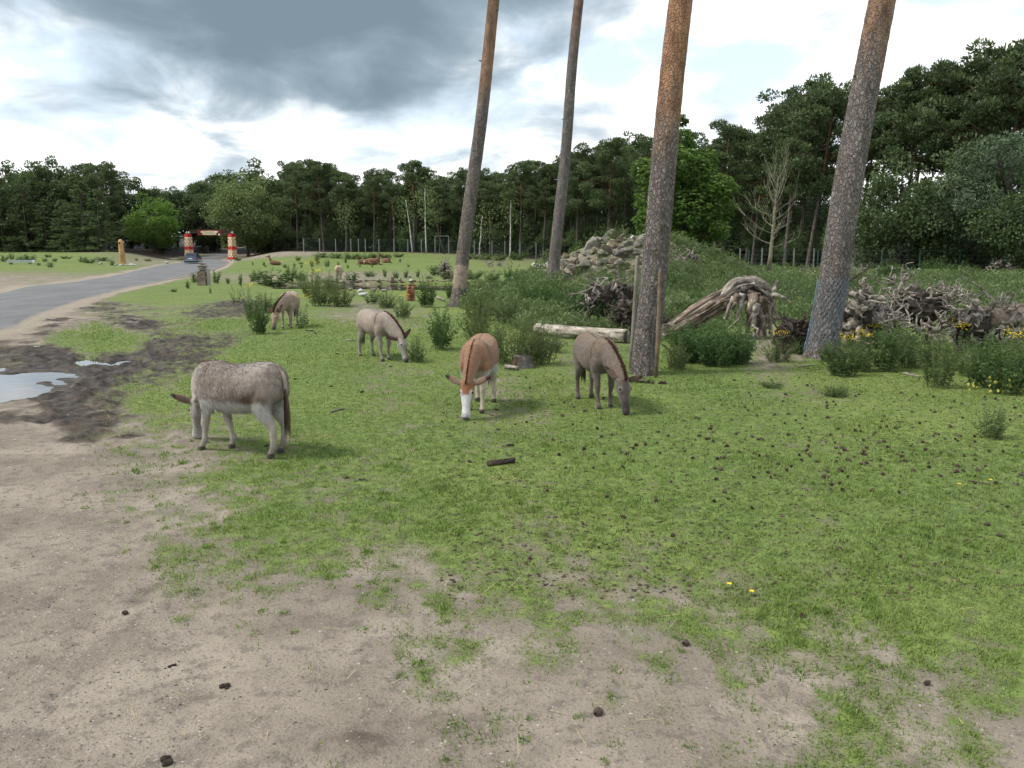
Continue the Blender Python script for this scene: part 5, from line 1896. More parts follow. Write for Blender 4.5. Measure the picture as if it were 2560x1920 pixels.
weed(1618, 985 - 28, 40, 18, 'fern', 'low green tuft at the foot of the staked pine')
weed(1930, 968, 60, 22, 'fern', 'small flat tuft among the pine cones')
weed(1104, 1220, 44, 16, 'fern', 'small rosette tuft in the open grass below the stick')
for i, (px, py, w_, h_, kd, lab) in enumerate((
        (2150, 905, 80, 85, 'olive', 'olive weed between the netted pine and the pale root plate'), (2255, 890, 90, 95, 'dark', 'dark weed below the heap of interlaced roots'), (2310, 915, 90, 110, 'tall', 'tall weed right of the heap of interlaced roots'),
        (2385, 925, 80, 120, 'tall', 'tall weed in front of the root fan'), (2425, 940, 90, 100, 'olive', 'olive weed left of the dark bush at the right'), (2550, 930, 110, 140, 'tall', 'tall weed behind the large dark bush at the right edge'),
        (2185, 870, 60, 60, 'dark', 'small dark weed at the foot of the pale root plate'), (2070, 905, 60, 60, 'dark', 'dark weed hugging the right side of the netted pine'), (2480, 915, 100, 90, 'dark', 'dark weed under the root fan'))):
    weed(px, py, w_, h_, kd, lab, None, i % 3 == 0)
# yellowed leaves
rg = np.random.default_rng(5)
p = gz(2510, 985)
nn = 70
P_ = np.stack([rg.uniform(-.55, .5, nn), rg.uniform(-.3, .1, nn), rg.uniform(.03, .24, nn)], 1)
me = leaf_mesh('foliage', leaves(P_, rg.normal(0, 1, (nn, 3)), .06, .045, rg), rg.random(nn), MAT['yellow_leaf'])
e = empty('yellowed_plant', p, 'patch of yellowed leaves under the bush at the right edge', 'plant')
obj('foliage', me, None, e, kind='stuff')

# pond side and middle distance
for i, (px, py, w_, h_, kd, lab) in enumerate((
        (682, 716, 100, 48, 0, 'broad dark shrub between the beige donkey and the road'), (640, 704, 40, 36, 1, 'shrub joining the broad dark shrub at its left'), (724, 708, 34, 52, 0, 'dark shrub at the right end of the broad shrub'),
        (750, 702, 44, 30, 1, 'light shrub right of the broad dark shrub'), (601, 716, 14, 40, 2, 'thin flowering stalk right of the stone pillar'), (880, 704, 38, 30, 0, 'rounded dark tussock right of the cream donkey'),
        (925, 692, 34, 18, 0, 'low dark tussock behind the pond rim'), (962, 694, 14, 28, 2, 'tall tuft on the pond bank'), (990, 696, 20, 22, 1, 'low tuft on the pond bank'), (1016, 696, 16, 26, 2, 'tuft beyond the pond stones'),
        (1046, 694, 14, 24, 2, 'pale tuft at the right of the pond bank'), (1090, 690, 40, 34, 0, 'dark weeds beside the driftwood heap'), (1120, 700, 44, 30, 1, 'weeds left of the slender pine above the pond'),
        (1180, 700, 60, 30, 0, 'dark weeds right of the slender pine at pond level'), (1230, 704, 50, 34, 1, 'weeds on the right shore of the pond'), (1275, 738, 44, 44, 1, 'weed on the near right shore of the pond'),
        (1210, 738, 40, 52, 1, 'tall weed right of the slender pine at the water'), (930, 760, 40, 40, 1, 'weed right of the pale pond stones'), (540, 710, 24, 40, 0, 'dark weed behind the stone pillar at its right'),
        (487, 708, 20, 34, 0, 'dark weed at the left of the stone pillar'), (468, 722, 14, 26, 2, 'upright weed left of the stone pillar'), (435, 730, 18, 12, 1, 'small tuft on the grass left of the stone pillar'), (570, 710, 14, 20, 2, 'small weed right of the stone pillar'),
        (526, 734, 8, 20, 2, 'single stalk below the stone pillar'))):
    weed(px, py, w_, h_, 'far', lab, var=kd)
for i, (px, py, w_, h_, kd) in enumerate(((632, 664, 6, 12, 2), (660, 665, 8, 14, 2), (663, 668, 6, 9, 2), (712, 670, 10, 12, 1), (735, 668, 8, 14, 2), (753, 670, 8, 12, 2), (780, 668, 14, 22, 2), (795, 662, 18, 30, 2), (818, 668, 14, 24, 1),
                                          (845, 664, 8, 12, 2), (870, 672, 8, 14, 2), (900, 668, 7, 10, 2), (745, 652, 16, 14, 0), (752, 660, 16, 6, 1), (1000, 656, 8, 12, 2), (1020, 668, 8, 10, 2), (930, 668, 8, 8, 2), (865, 658, 10, 16, 2))):
    weed(px, py, w_, h_, 'far', 'small upright tuft on the far green pasture', 'tufts on the far pasture', var=kd)
for i, (px, py, w_, h_, kd) in enumerate(((805, 644, 40, 16, 0), (840, 646, 44, 16, 0), (875, 648, 50, 18, 0), (905, 648, 44, 16, 1), (935, 646, 44, 16, 0), (965, 646, 40, 14, 1), (995, 643, 34, 12, 0), (1180, 648, 50, 20, 1), (1215, 650, 50, 22, 0), (1250, 652, 44, 22, 1), (1290, 650, 60, 24, 0))):
    weed(px, py, w_, h_, 'far', 'low shrub in the hedge line before the far fence', 'low shrubs along the far fence', var=kd)
for i, (px, py, w_, h_, kd, lab) in enumerate((
        (10, 655, 24, 20, 0, 'dark shrub left of the metal trough'), (30, 650, 14, 22, 0, 'upright shrub behind the left end of the trough'), (48, 652, 18, 14, 1, 'yellowish shrub behind the trough'), (72, 652, 40, 20, 0, 'broad dark shrub behind the right end of the trough'),
        (97, 664, 11, 11, 0, 'small round shrub right of the trough'), (112, 655, 14, 14, 1, 'shrub on the bare bank, right of the trough'), (126, 669, 18, 18, 0, 'round dark shrub on the grass left of the road'), (121, 644, 18, 12, 1, 'brownish shrub on the bank crest'),
        (137, 654, 14, 12, 1, 'olive shrub on the left bank'), (165, 647, 28, 10, 1, 'low brownish shrub on the left bank crest'), (205, 656, 22, 18, 0, 'dark shrub at the left of the bank thicket'), (222, 658, 36, 14, 0, 'bank thicket left of the white stones'),
        (255, 652, 44, 12, 0, 'low thicket left of the wooden totem'), (281, 664, 12, 18, 0, 'bright round bush left of the wooden totem'), (342, 652, 9, 9, 0, 'tiny dark bush right of the wooden totem'), (370, 653, 20, 8, 1, 'flat bush between totem and gate'),
        (452, 652, 20, 12, 1, 'bush at the foot of the left gate pillar'), (595, 652, 22, 10, 1, 'bush at the foot of the right gate pillar'))):
    weed(px, py, w_, h_, 'far', lab, var=kd)

# rank weeds covering the mound and the strip up to the right-hand fence: one mass
rg = np.random.default_rng(19)
N = 175000
px_ = rg.uniform(1150, 2650, N)
Yd = np.exp(rg.uniform(math.log(17.5), math.log(72), N))
wx_, wy_ = (px_ - 1280) / FPX * Yd * 1.0, Yd
near = np.interp(px_, [1150, 1230, 1300, 1480, 1640, 1700, 1800, 1900, 2000, 2150, 2300, 2450, 2650], [30, 27, 21.5, 19.5, 19.5, 20, 21.8, 24, 24, 24.5, 24.5, 23.5, 22.0])
far_ = np.interp(px_, [1150, 1300, 1500, 1700, 2650], [38, 44, 50, 72, 72])
pond_d = np.sqrt(((wx_ + 5.2) / 10.5) ** 2 + ((wy_ - 50.5) / 6.0) ** 2)
n_ = fbm(wx_ * .5, wy_ * .5, 3.0, 3)
md = np.hypot((wx_ - MOUND.x + .6) / 3.2, (wy_ - 42.2) / 4.2)
hpx, hpy = to_px(wx_, wy_, look(wx_, wy_)[:, 0])
rocky = ((hpx > 1335) & (hpx < 1618) & (hpy > 700 - (hpx - 1340) * .80 - 22 * n_) & (hpy < 690 + 14 * n_) & (wy_ > 36) & (wy_ < 47)).astype(float)
ok_ = (Yd > near + .8 * n_) & (Yd < far_) & (pond_d > 1.06) & (rg.random(N) < np.clip(.55 + 1.1 * n_, .06, 1)) & (rg.random(N) > rocky * .86)
wx_, wy_, n_ = wx_[ok_], wy_[ok_], n_[ok_]
hh_ = (.12 + .44 * sst(-.4, .6, n_ + .5 * fbm(wx_ * 1.3, wy_ * 1.3, 8.0, 2)) + .20 * rg.random(len(wx_))) * (1 + .004 * wy_) * (.35 + .65 * sst(0, 3.5, wy_ - near[ok_]))
base = np.stack([wx_, wy_, look(wx_, wy_)[:, 0]], 1)
nl = 4
vs, ts = [], []
for q in range(nl):
    f_ = rg.uniform(.05, .95, len(wx_))
    az_ = rg.uniform(0, 6.28, len(wx_))
    P_ = base + np.stack([rg.normal(0, .05, len(wx_)), rg.normal(0, .05, len(wx_)), hh_ * f_], 1)
    D_ = np.stack([np.cos(az_), np.sin(az_), rg.uniform(.2, 1.6, len(wx_))], 1)
    ln = rg.uniform(.08, .20, len(wx_)) * (.42 + .016 * wy_)
    vs.append(leaves(P_, D_, ln * (1.0 if q else 1.7), ln * (.36 if q else .10), rg, .1))
    ts.append(.16 + .55 * f_ + .5 * fbm(wx_ * .35 + 9, wy_ * .35, 5.0, 4) + rg.normal(0, .14, len(wx_)))
tag(obj('undergrowth', leaf_mesh('undergrowth', np.concatenate(vs), np.concatenate(ts), MAT['weed']), None), 'rank green weeds covering the mound and the ground behind the stumps', 'undergrowth', kind='stuff')

# single plants standing out of the weeds behind the stumps
for i in range(48):
    px = random.uniform(1230, 2560)
    py = random.uniform(690, 800) if px > 1640 else random.uniform(700, 770)
    kd = ('tall', 'olive', 'dark', 'nettle')[i % 4]
    weed(px, py, random.uniform(40, 80), random.uniform(34, 62), kd, ('tall green weed', 'olive feathery weed', 'dark leafy weed', 'broad nettle')[i % 4] + ' rising from the undergrowth behind the stumps', ('tall', 'olive', 'dark', 'nettle')[i % 4] + ' weeds in the undergrowth', False)
for i, (px, py, w_, h_, kd, lab) in enumerate(((1395, 652, 40, 26, 'tall', 'weed growing on the left shoulder of the rock heap'), (1430, 622, 44, 26, 'tall', 'weed on the upper left edge of the rock heap'), (1540, 600, 50, 40, 'olive', 'weed on the crest of the rock heap'), (1508, 648, 34, 24, 'tall', 'weed between boulders in the middle of the heap'), (1452, 684, 44, 26, 'olive', 'weed at the foot of the rock heap'), (1560, 680, 50, 34, 'tall', 'weed at the right foot of the rock heap'))):
    weed(px, py, w_, h_, kd, lab)

# ------------------------------------------------------------------ rocks
def rock_mat(name, c1, c2, lichen=(.36, .37, .20), lf=.55):
    m, nt, b = new_mat(name)
    t = NT(nt)
    co = t.obj_co()
    c = t.mix(t.ramp(t.noise(co, 2.2, 5, .65), .3, .7), c1, c2)
    c = t.mix(t.ramp(t.noise(co, 14, 4, .7), .55, .7), c, tuple(x * .45 for x in c1))
    n_ = t.n('ShaderNodeSeparateXYZ')
    t.link(t.n('ShaderNodeNewGeometry').outputs['Normal'], n_.inputs[0])
    lic = t.math('MULTIPLY', t.ramp(t.noise(co, 3.6, 5, .7), .46, .60), t.ramp(n_.outputs[2], -.1, .6))
    c = t.mix(t.math('MULTIPLY', lic, lf), c, lichen)
    c = t.scale(c, t.math('ADD', .75, t.math('MULTIPLY', t.rand(), .5)))
    t.link(c, b.inputs['Base Color'])
    b.inputs['Roughness'].default_value = .9
    t.link(t.bump(t.noise(co, 9, 5, .65), .7, .06), b.inputs['Normal'])
    return m


MAT['rock'] = rock_mat('lichened_rock', (.115, .106, .094), (.235, .22, .198), (.27, .285, .14), .75)
MAT['rock_brown'] = rock_mat('brown_rock', (.145, .108, .078), (.26, .21, .165), lf=.4)
MAT['rock_white'] = rock_mat('pale_stone', (.34, .34, .325), (.52, .52, .50), lf=.1)


def rock_mesh(seed, mat, sub=3, flat=.7):
    rg = np.random.default_rng(seed)
    bm = bmesh.new()
    bmesh.ops.create_icosphere(bm, subdivisions=sub, radius=1.0)
    co = np.array([v.co for v in bm.verts])
    for k in range(15):                                  # planar faces cut from a ball
        d_ = ball(rg, 1)[0]
        c_ = rg.uniform(.38, .80)
        over = np.maximum(co @ d_ - c_, 0)
        co = co - np.outer(over, d_) * .98
    co = co * (1 + .07 * fbm(co[:, 0] * 2.2 + seed, co[:, 1] * 2.2, co[:, 2] * 2.2, 3))[:, None] * np.array((1, rg.uniform(.65, .9), flat))
    for v, c in zip(bm.verts, co):
        v.co = c
    me = bpy.data.meshes.new('rock')
    bm.to_mesh(me)
    bm.free()
    me.materials.append(mat)
    return me


ROCKS = [rock_mesh(s_, MAT['rock'], 3, f_) for s_, f_ in ((1, .7), (2, .55), (3, .8), (4, .45))]
ROCKB = [rock_mesh(s_, MAT['rock_brown'], 3, f_) for s_, f_ in ((5, .7), (6, .5))]
ROCKW = [rock_mesh(s_, MAT['rock_white'], 2, f_) for s_, f_ in ((7, .7), (8, .6))]
rr_ = random.Random(44)


def rock(mesh, p, size, label, group=None, tilt=.5, name='rock'):
    o = obj(name, mesh, None, None, p, (rr_.uniform(-tilt, tilt), rr_.uniform(-tilt, tilt), rr_.uniform(0, 6.28)), (size * rr_.uniform(.85, 1.2), size * rr_.uniform(.8, 1.1), size * rr_.uniform(.8, 1.1)))
    return tag(o, label, 'rock', group)


# rock heap: px, py, width px, kind, label, all on the near face of the mound
HEAP = [(1497, 590, 34, 0, 'pale flat boulder crowning the rock heap'), (1578, 567, 16, 2, 'whitish boulder high behind the leaves of the chestnut'), (1480, 625, 62, 0, 'dark slab leaning on the upper rock heap'), (1470, 637, 42, 0, 'lichened slab below the top of the heap'),
        (1486, 634, 30, 1, 'dark boulder with square face in the middle of the heap'), (1437, 640, 26, 0, 'pale block at the left edge of the heap'), (1520, 634, 40, 1, 'rounded brown boulder in the heap'), (1560, 640, 60, 0, 'long grey slab sloping to the right'),
        (1527, 622, 40, 1, 'mossy reddish boulder below the top'), (1572, 612, 36, 0, 'yellow lichened boulder near the chestnut'), (1412, 648, 30, 1, 'flat brown stone right of the thin pine'), (1430, 660, 34, 0, 'grey stone under the pale block'),
        (1460, 668, 44, 0, 'dark low stone at the foot of the heap'), (1486, 668, 24, 1, 'upright reddish stone at the foot of the heap'), (1510, 662, 32, 0, 'grey stone in the lower heap'), (1540, 668, 30, 1, 'round brown stone at the right foot of the heap'), (1526, 656, 22, 0, 'small pale stone in the lower heap'),
        (1405, 668, 44, 0, 'long grey stone running down beside the thin pine'), (1372, 676, 30, 1, 'flat brown stone left of the thin pine'), (1350, 682, 34, 1, 'brown ledge stone at the left end of the heap'), (1308, 690, 34, 0, 'grey wedge-shaped boulder by the water left of the heap'),
        (1352, 645, 34, 2, 'pale rubble stone left of the thin pine'), (1366, 650, 22, 2, 'small pale rubble stone beside the thin pine'), (1590, 596, 26, 0, 'grey boulder half hidden by the staked pine'), (1548, 604, 30, 1, 'brown boulder below the pale one')]
for i, (px, py, w_, kd, lab) in enumerate(HEAP):
    p = gz(px, py)
    Y = p.y
    if not 34 < Y < 47:
        Y = 44.5
        p = at(px, py, Y)
    mesh = (ROCKS, ROCKB, ROCKW)[kd][i % (4 if kd == 0 else 2)]
    rock(mesh, (p.x, Y, hz(p.x, Y) + .12 * w_ * Y / FPX), w_ * .70 * Y / FPX, lab)
for i in range(150):
    px, py = rr_.uniform(1318, 1615), rr_.uniform(586, 700)
    if py < 690 - (px - 1318) * .62:
        continue
    p = gz(px, py)
    Y = p.y
    if not 34 < Y < 47:
        continue
    sz = rr_.uniform(.14, .5) * rr_.uniform(.7, 1.0)
    rock((ROCKS + ROCKB)[i % 6], (p.x, Y, hz(p.x, Y) + sz * .35), sz, 'grey or brown stone packed into the rock heap', 'stones of the rock heap')
# pale stones at the pond
for i, (px, py, w_, kd, lab) in enumerate(((874, 712, 30, 0, 'pale boulder at the left end of the pond rim'), (893, 722, 24, 1, 'tan stone at the pond\'s left shore'), (920, 718, 26, 0, 'tall pale boulder at the left shore'), (943, 722, 20, 0, 'grey round stone at the left shore'),
                                          (900, 732, 26, 2, 'white-topped stone at the water edge'), (908, 741, 30, 2, 'flat white stone nearest the weeds'), (878, 727, 18, 1, 'small tan stone under the pale boulder'), (932, 729, 26, 1, 'flat tan stone at the pond edge'),
                                          (978, 705, 30, 1, 'large tan boulder on the far pond rim'), (999, 702, 20, 0, 'grey boulder on the far pond rim'), (946, 703, 20, 0, 'grey stone on the far rim left of the tan boulder'), (1025, 705, 18, 2, 'white stone on the far rim right of centre'),
                                          (1026, 694, 12, 2, 'white stone on the bank behind the rim'), (1093, 726, 20, 2, 'white boulder right of the leafy bush'), (1115, 698, 20, 0, 'grey stone below the driftwood heap'), (1070, 697, 26, 0, 'rounded grey stone left of the driftwood heap'),
                                          (905, 718, 16, 1, 'tan stone wedged between the boulders'), (960, 730, 18, 2, 'white stone lying in the shallow water'))):
    p = gz(px, py)
    rock(((ROCKS, ROCKB, ROCKW)[kd])[i % 2], p + Vector((0, 0, .08)), w_ * .55 * p.y / FPX, lab, tilt=.25)
rim_mat = simple('pond_rim_stone', (.34, .28, .20), .9, .3, 2, .5, world_co=True)
for i in range(44):                                       # low kerb of flat stones along the far rim
    a_ = R(20 + 140 * i / 43)
    x_, y_ = -5.2 + 10.9 * math.cos(a_), 50.5 + 6.2 * math.sin(a_)
    o = obj('rim_stone', ROCKB[i % 2], None, None, (x_, y_, hz(x_, y_) + .02), (0, 0, a_ + math.pi / 2 + rr_.uniform(-.3, .3)), (rr_.uniform(.32, .52), .24, rr_.uniform(.14, .24)))
    tag(o, 'flat tan kerb stone on the far rim of the pond', 'stone', 'kerb stones of the pond rim')
for i in range(9):
    p = gz(1290 + i * 13, 710 + rr_.uniform(-6, 6))
    rock(ROCKW[i % 2], p, rr_.uniform(.10, .2), 'small whitish stone on the right shore of the pond', 'white stones on the right shore')

# ------------------------------------------------------------------ dead wood
def dead_mat(name, c1, c2, c3):
    m, nt, b = new_mat(name)
    t = NT(nt)
    co = t.obj_co()
    c = t.mix(t.ramp(t.noise(co, 3, 5, .65), .35, .65), c1, c2)
    c = t.mix(t.ramp(t.noise(co, 8, 5, .7), .52, .66), c, c3)
    c = t.scale(c, t.math('MAXIMUM', .22, t.math('ADD', .35, t.math('MULTIPLY', t.attr('tone'), 1.15))))
    t.link(c, b.inputs['Base Color'])
    b.inputs['Roughness'].default_value = .9
    t.link(t.bump(t.noise(co, 22, 5, .7), .9, .04), b.inputs['Normal'])
    return m


MAT['root'] = dead_mat('weathered_root', (.16, .135, .112), (.32, .285, .245), (.47, .43, .385))
MAT['root_dark'] = dead_mat('dark_root', (.050, .038, .030), (.115, .088, .068), (.19, .155, .125))
MAT['root_red'] = dead_mat('reddish_trunk', (.125, .092, .068), (.235, .185, .145), (.37, .33, .29))
MAT['log_pale'] = dead_mat('bleached_log', (.33, .28, .21), (.47, .43, .36), (.22, .18, .13))
MAT['soil_plate'] = simple('root_soil', (.042, .034, .028), .95, .4, 7, .8)
MAT['orange_wood'] = dead_mat('orange_wood', (.26, .11, .045), (.32, .17, .09), (.17, .10, .065))


def grain_tube(path, rad, n=24, seed=0, ridge=.16, steps=5, freq=1.0, deep=0.0):
    """woody limb with lengthwise ridges; attribute 'tone' follows the ridges"""
    P_ = catmull([tuple(p) for p in path], steps)
    R_ = np.interp(np.linspace(0, 1, len(P_)), np.linspace(0, 1, len(rad)), rad)
    T_ = np.gradient(P_, axis=0)
    T_ /= np.linalg.norm(T_, axis=1, keepdims=True)
    s_ = np.cross(T_[0], (.31, .77, .55))
    vs = []
    ln = np.concatenate([[0], np.cumsum(np.linalg.norm(np.diff(P_, axis=0), axis=1))])
    a_ = np.linspace(0, 2 * math.pi, n, endpoint=False)
    C_, L2 = np.tile(a_, (len(P_), 1)), np.repeat(ln[:, None], n, 1)
    w = fbm(np.cos(C_) * 2.6 * freq + seed, np.sin(C_) * 2.6 * freq, L2 * 1.3 / max(R_.max() * 3, .1), 2)
    if deep:
        w = w - deep * sst(.14, .0, np.abs(fbm(np.cos(C_) * 3.2 * freq + seed + 9, np.sin(C_) * 3.2 * freq, L2 * .8, 2)))
    w2 = pn(np.cos(C_) * 7 + seed, np.sin(C_) * 7, L2 * 2.0)
    RR_ = R_[:, None] * (1 + ridge * 1.6 * w + ridge * .7 * w2)
    tn = .5 + .9 * w + .5 * w2
    for i in range(len(P_)):
        s_ = s_ - T_[i] * (s_ @ T_[i])
        s_ /= np.linalg.norm(s_)
        o_ = np.cross(T_[i], s_)
        rr = RR_[i]
        vs.append(P_[i] + np.outer(np.cos(a_) * rr, s_) + np.outer(np.sin(a_) * rr, o_))
    k = len(P_)
    ii = np.arange(k * n).reshape(k, n)
    ff = np.stack([ii[:-1], np.roll(ii, -1, 1)[:-1], np.roll(ii, -1, 1)[1:], ii[1:]], -1).reshape(-1, 4)
    V_ = np.concatenate(vs)
    c0, c1 = len(V_), len(V_) + 1
    V_ = np.vstack([V_, P_[0], P_[-1]])
    tri = [(ii[0, (j + 1) % n], ii[0, j], c0) for j in range(n)] + [(ii[-1, j], ii[-1, (j + 1) % n], c1) for j in range(n)]
    f3 = np.concatenate([ff[:, [0, 1, 2]], ff[:, [0, 2, 3]], np.array(tri)])
    return mesh_np('wood', V_, f3, {'tone': np.concatenate([tn.ravel(), [.2, .2]])}, True)


def kink(p0, p1, rd, n_=6, amp=.10):
    p0, p1 = Vector(p0), Vector(p1)
    ln = (p1 - p0).length
    out = [p0]
    for i in range(1, n_):
        out.append(p0.lerp(p1, i / n_) + Vector((rd.uniform(-1, 1), rd.uniform(-1, 1), rd.uniform(-1, 1))) * amp * ln * math.sin(math.pi * i / n_ * .8 + .3))
    return out + [p1]


def root_part(parent, p0, p1, r0, rd, mat, sub=2, amp=.12):
    pts = kink(p0, p1, rd, 6, amp)
    o = obj('root', grain_tube(pts, [r0, r0 * .85, r0 * .72, r0 * .6, r0 * .45, r0 * .3, r0 * .12], 9, rd.random() * 40, .2, 3), MAT[mat], parent)
    for k in range(sub):
        j = rd.randint(1, 5)
        q = pts[j] + (pts[j] - pts[j - 1]).normalized() * rd.uniform(.15, .4) + Vector((rd.uniform(-.3, .3), rd.uniform(-.25, .25), rd.uniform(-.3, .25)))
        obj('rootlet', grain_tube(kink(pts[j], q, rd, 4, .2), [r0 * .42, r0 * .3, r0 * .2, r0 * .06], 5, rd.random() * 40, .1, 2), MAT[mat], o)
    return o


# the big uprooted stump: bole rising from the left, root plate arching over to the right
Y0 = 20.4
org = at(1800, 870, Y0)
org.z = hz(org.x, Y0)


def sp(px, py, dY=0.0):
    return at(px, py, Y0 + dY) - org


e = empty('uprooted_stump', org, 'big weathered stump with arching trunk and hanging roots above the nettle bush', 'stump')
rd = random.Random(3)
obj('trunk', grain_tube([sp(1655, 842), sp(1700, 816), sp(1750, 785), sp(1795, 756), sp(1830, 740)], [.15, .24, .27, .27, .22], 64, 4, .10, 7, 1.6, .9), MAT['root_red'], e)
obj('root_crown', grain_tube([sp(1800, 758, -.1), sp(1838, 728), sp(1875, 720), sp(1905, 736), sp(1928, 768, .1)], [.14, .25, .29, .25, .12], 72, 8, .24, 9, 2.0, 1.0), MAT['root'], e)
for (a1, a2, b1, b2, r_, dy) in ((1860, 735, 1842, 800, .13, -.35), (1880, 735, 1868, 845, .12, -.35), (1900, 740, 1898, 870, .13, -.3), (1912, 745, 1912, 860, .10, -.15), (1925, 750, 1930, 850, .11, 0), (1930, 765, 1922, 835, .09, .1),
                                 (1905, 735, 1962, 742, .09, -.1), (1925, 745, 1945, 700, .07, .1), (1850, 720, 1890, 710, .10, -.2), (1870, 730, 1935, 765, .09, -.3), (1835, 745, 1812, 790, .08, -.3), (1690, 815, 1655, 812, .08, -.1), (1690, 822, 1640, 838, .08, .1), (1700, 826, 1660, 850, .07, -.1),
                                 (1845, 735, 1832, 775, .09, -.4), (1890, 760, 1880, 820, .08, -.42)):
    root_part(e, sp(a1, a2, dy), sp(b1, b2, dy * 1.2), r_ * rd.uniform(.7, 1.35), rd, ('root', 'root', 'log_pale', 'root_red')[rd.randint(0, 3)], 1, .045)


def tangle(px, py, wpx, hpx, n_, seed, label, mat='root', plate=True, thick=.05, side=None, plate_mat='soil_plate'):
    """uprooted root plate: soil disc on edge, roots sticking out all round"""
    rd = random.Random(seed)
    p = gz(px, py)
    s_ = p.y / FPX
    w_, h_ = wpx * s_, hpx * s_
    e = empty('root_plate', p, label, 'stump')
    c_ = Vector((0, 0, h_ * .45))
    if plate:
        bm = bmesh.new()
        bmesh.ops.create_icosphere(bm, subdivisions=4, radius=1.0)
        cc = np.array([v_.co for v_ in bm.verts])
        nz_ = fbm(cc[:, 0] * 1.6 + seed, cc[:, 1] * 1.6, cc[:, 2] * 1.6, 5, .62)
        cc = cc * (1 + .55 * nz_)[:, None] * np.array((.30 * w_, .16 * w_, .30 * h_)) + np.array((0, .05, h_ * .36))
        for v_, c in zip(bm.verts, cc):
            v_.co = c
        me_ = bpy.data.meshes.new('soil')
        bm.to_mesh(me_)
        bm.free()
        obj('soil', me_, MAT[plate_mat], e)
    if side:
        obj('trunk', grain_tube([c_, c_ + Vector(side) * .5, c_ + Vector(side)], [.16 * w_, .14 * w_, .12 * w_], 26, seed, .10), MAT['root_red'], e)
    for k in range(n_):
        a_ = k * 2.4 + rd.uniform(-.3, .3)
        q = c_ + Vector((math.cos(a_) * w_ * .12, rd.uniform(-.14, .05) * w_, math.sin(a_) * h_ * .12))
        t_ = c_ + Vector((math.cos(a_) * w_ * rd.uniform(.38, .56), rd.uniform(-.32, .15) * w_, math.sin(a_) * h_ * rd.uniform(.38, .6)))
        t_.z = max(t_.z, .04)
        root_part(e, q, t_, thick * rd.uniform(.4, 1.1), rd, mat, 2, .24)
    return e


tangle(1520, 815, 210, 150, 35, 11, 'root tangle with orange splinters behind the white log', 'root', True, .040)
tangle(1580, 838, 140, 110, 27, 12, 'dark root plate left of the staked pine', 'root_dark', True, .055, (.7, .5, -.05))
tangle(1480, 800, 80, 60, 13, 13, 'small pale root piece at the left of the root tangle', 'root', False, .04)
tangle(2150, 866, 165, 165, 29, 14, 'pale twisted root plate just right of the netted pine', 'root', True, .11, (-.9, .35, -.15))
tangle(1985, 882, 150, 120, 16, 15, 'dark soil-caked root plate behind the netted pine', 'root_dark', True, .06)
tangle(2240, 775, 110, 130, 18, 16, 'upright pale roots in the weeds behind the root pile', 'root', False, .06)
tangle(2290, 815, 230, 125, 35, 17, 'wide heap of thin interlaced roots', 'root', True, .045)
tangle(2450, 872, 240, 150, 32, 18, 'large root fan at the right of the root pile', 'root', True, .075, (1.5, .3, .15))
tangle(2310, 858, 130, 70, 12, 19, 'flat grey root lump under the interlaced heap', 'root', False, .075)
tangle(2040, 706, 100, 44, 12, 20, 'distant root piece left of the netted pine', 'root', False, .06)
tangle(2150, 712, 110, 56, 16, 21, 'distant pale brush heap right of the netted pine', 'root', False, .04)
tangle(2500, 700, 100, 60, 13, 22, 'distant weathered stump near the right end of the fence', 'root', False, .09)
tangle(1870, 684, 60, 26, 16, 23, 'distant grey brush heap left of the bare tree', 'root', False, .04)
tangle(1113, 700, 36, 58, 24, 24, 'standing driftwood heap behind the pond', 'root', True, .06)
tangle(1236, 668, 70, 20, 16, 25, 'low driftwood behind the slender pine', 'root', False, .06)
tangle(1720, 668, 60, 44, 13, 26, 'broken grey snag on the right flank of the mound', 'root', False, .07)
tangle(2490, 905, 80, 40, 10, 27, 'short roots at the foot of the root fan', 'root_dark', False, .06)
tangle(2375, 790, 120, 90, 18, 28, 'tilted grey root piece between the interlaced heap and the root fan', 'root', False, .07)
tangle(2540, 860, 130, 120, 18, 29, 'pale root mass at the right picture edge', 'root', True, .09)
tangle(2210, 850, 110, 90, 18, 30, 'low root mass between the pale root plate and the interlaced heap', 'root', True, .06)
tangle(1640, 842, 90, 70, 16, 31, 'dark roots at the lower end of the big stump', 'root_dark', True, .05)
# orange splintered wood in the tangle
p = gz(1520, 812)
s_ = p.y / FPX
e = empty('splintered_wood', p, 'orange splintered wood in the middle of the root tangle', 'wood')
for k in range(7):
    mb = MB()
    a_ = -.5 + k * .28
    q0 = Vector((-.35, -.55, .62))
    mb.tube([q0, q0 + Vector((math.sin(a_ * 2.2) * .38, -.05, math.cos(a_ * 1.3) * .30))], [.045, .008], 5)
    obj('splinter', mb.mesh('splinter', MAT['orange_wood']), None, e)


def log_thing(name, a_, b_, r0, r1, mat, label, cat='log', seg=14, rough=.035, seed=1, end=None):
    a_, b_ = Vector(a_), Vector(b_)
    rd = random.Random(seed)
    e = empty(name, a_, label, cat)
    n_ = 12
    pts = [(a_ * 0).lerp(b_ - a_, i / n_) + Vector((0, rd.uniform(-.01, .01), rd.uniform(-.4, .4) * .05 * r0)) for i in range(n_ + 1)]
    obj('bark_surface' if end else 'wood', grain_tube(pts, [r0 + (r1 - r0) * i / n_ for i in range(n_ + 1)], seg + 6, seed * 3.3, rough, 2), MAT[mat], e)
    if end:
        d_ = (b_ - a_).normalized()
        for q, s in ((Vector((0, 0, 0)), -1), (b_ - a_, 1)):
            mb = MB()
            mb.tube([q, q + d_ * s * .006], [(r0 if s < 0 else r1) * .93, (r0 if s < 0 else r1) * .90], seg)
            obj('cut_face', mb.mesh('cut_face', MAT[end]), None, e)
    return e


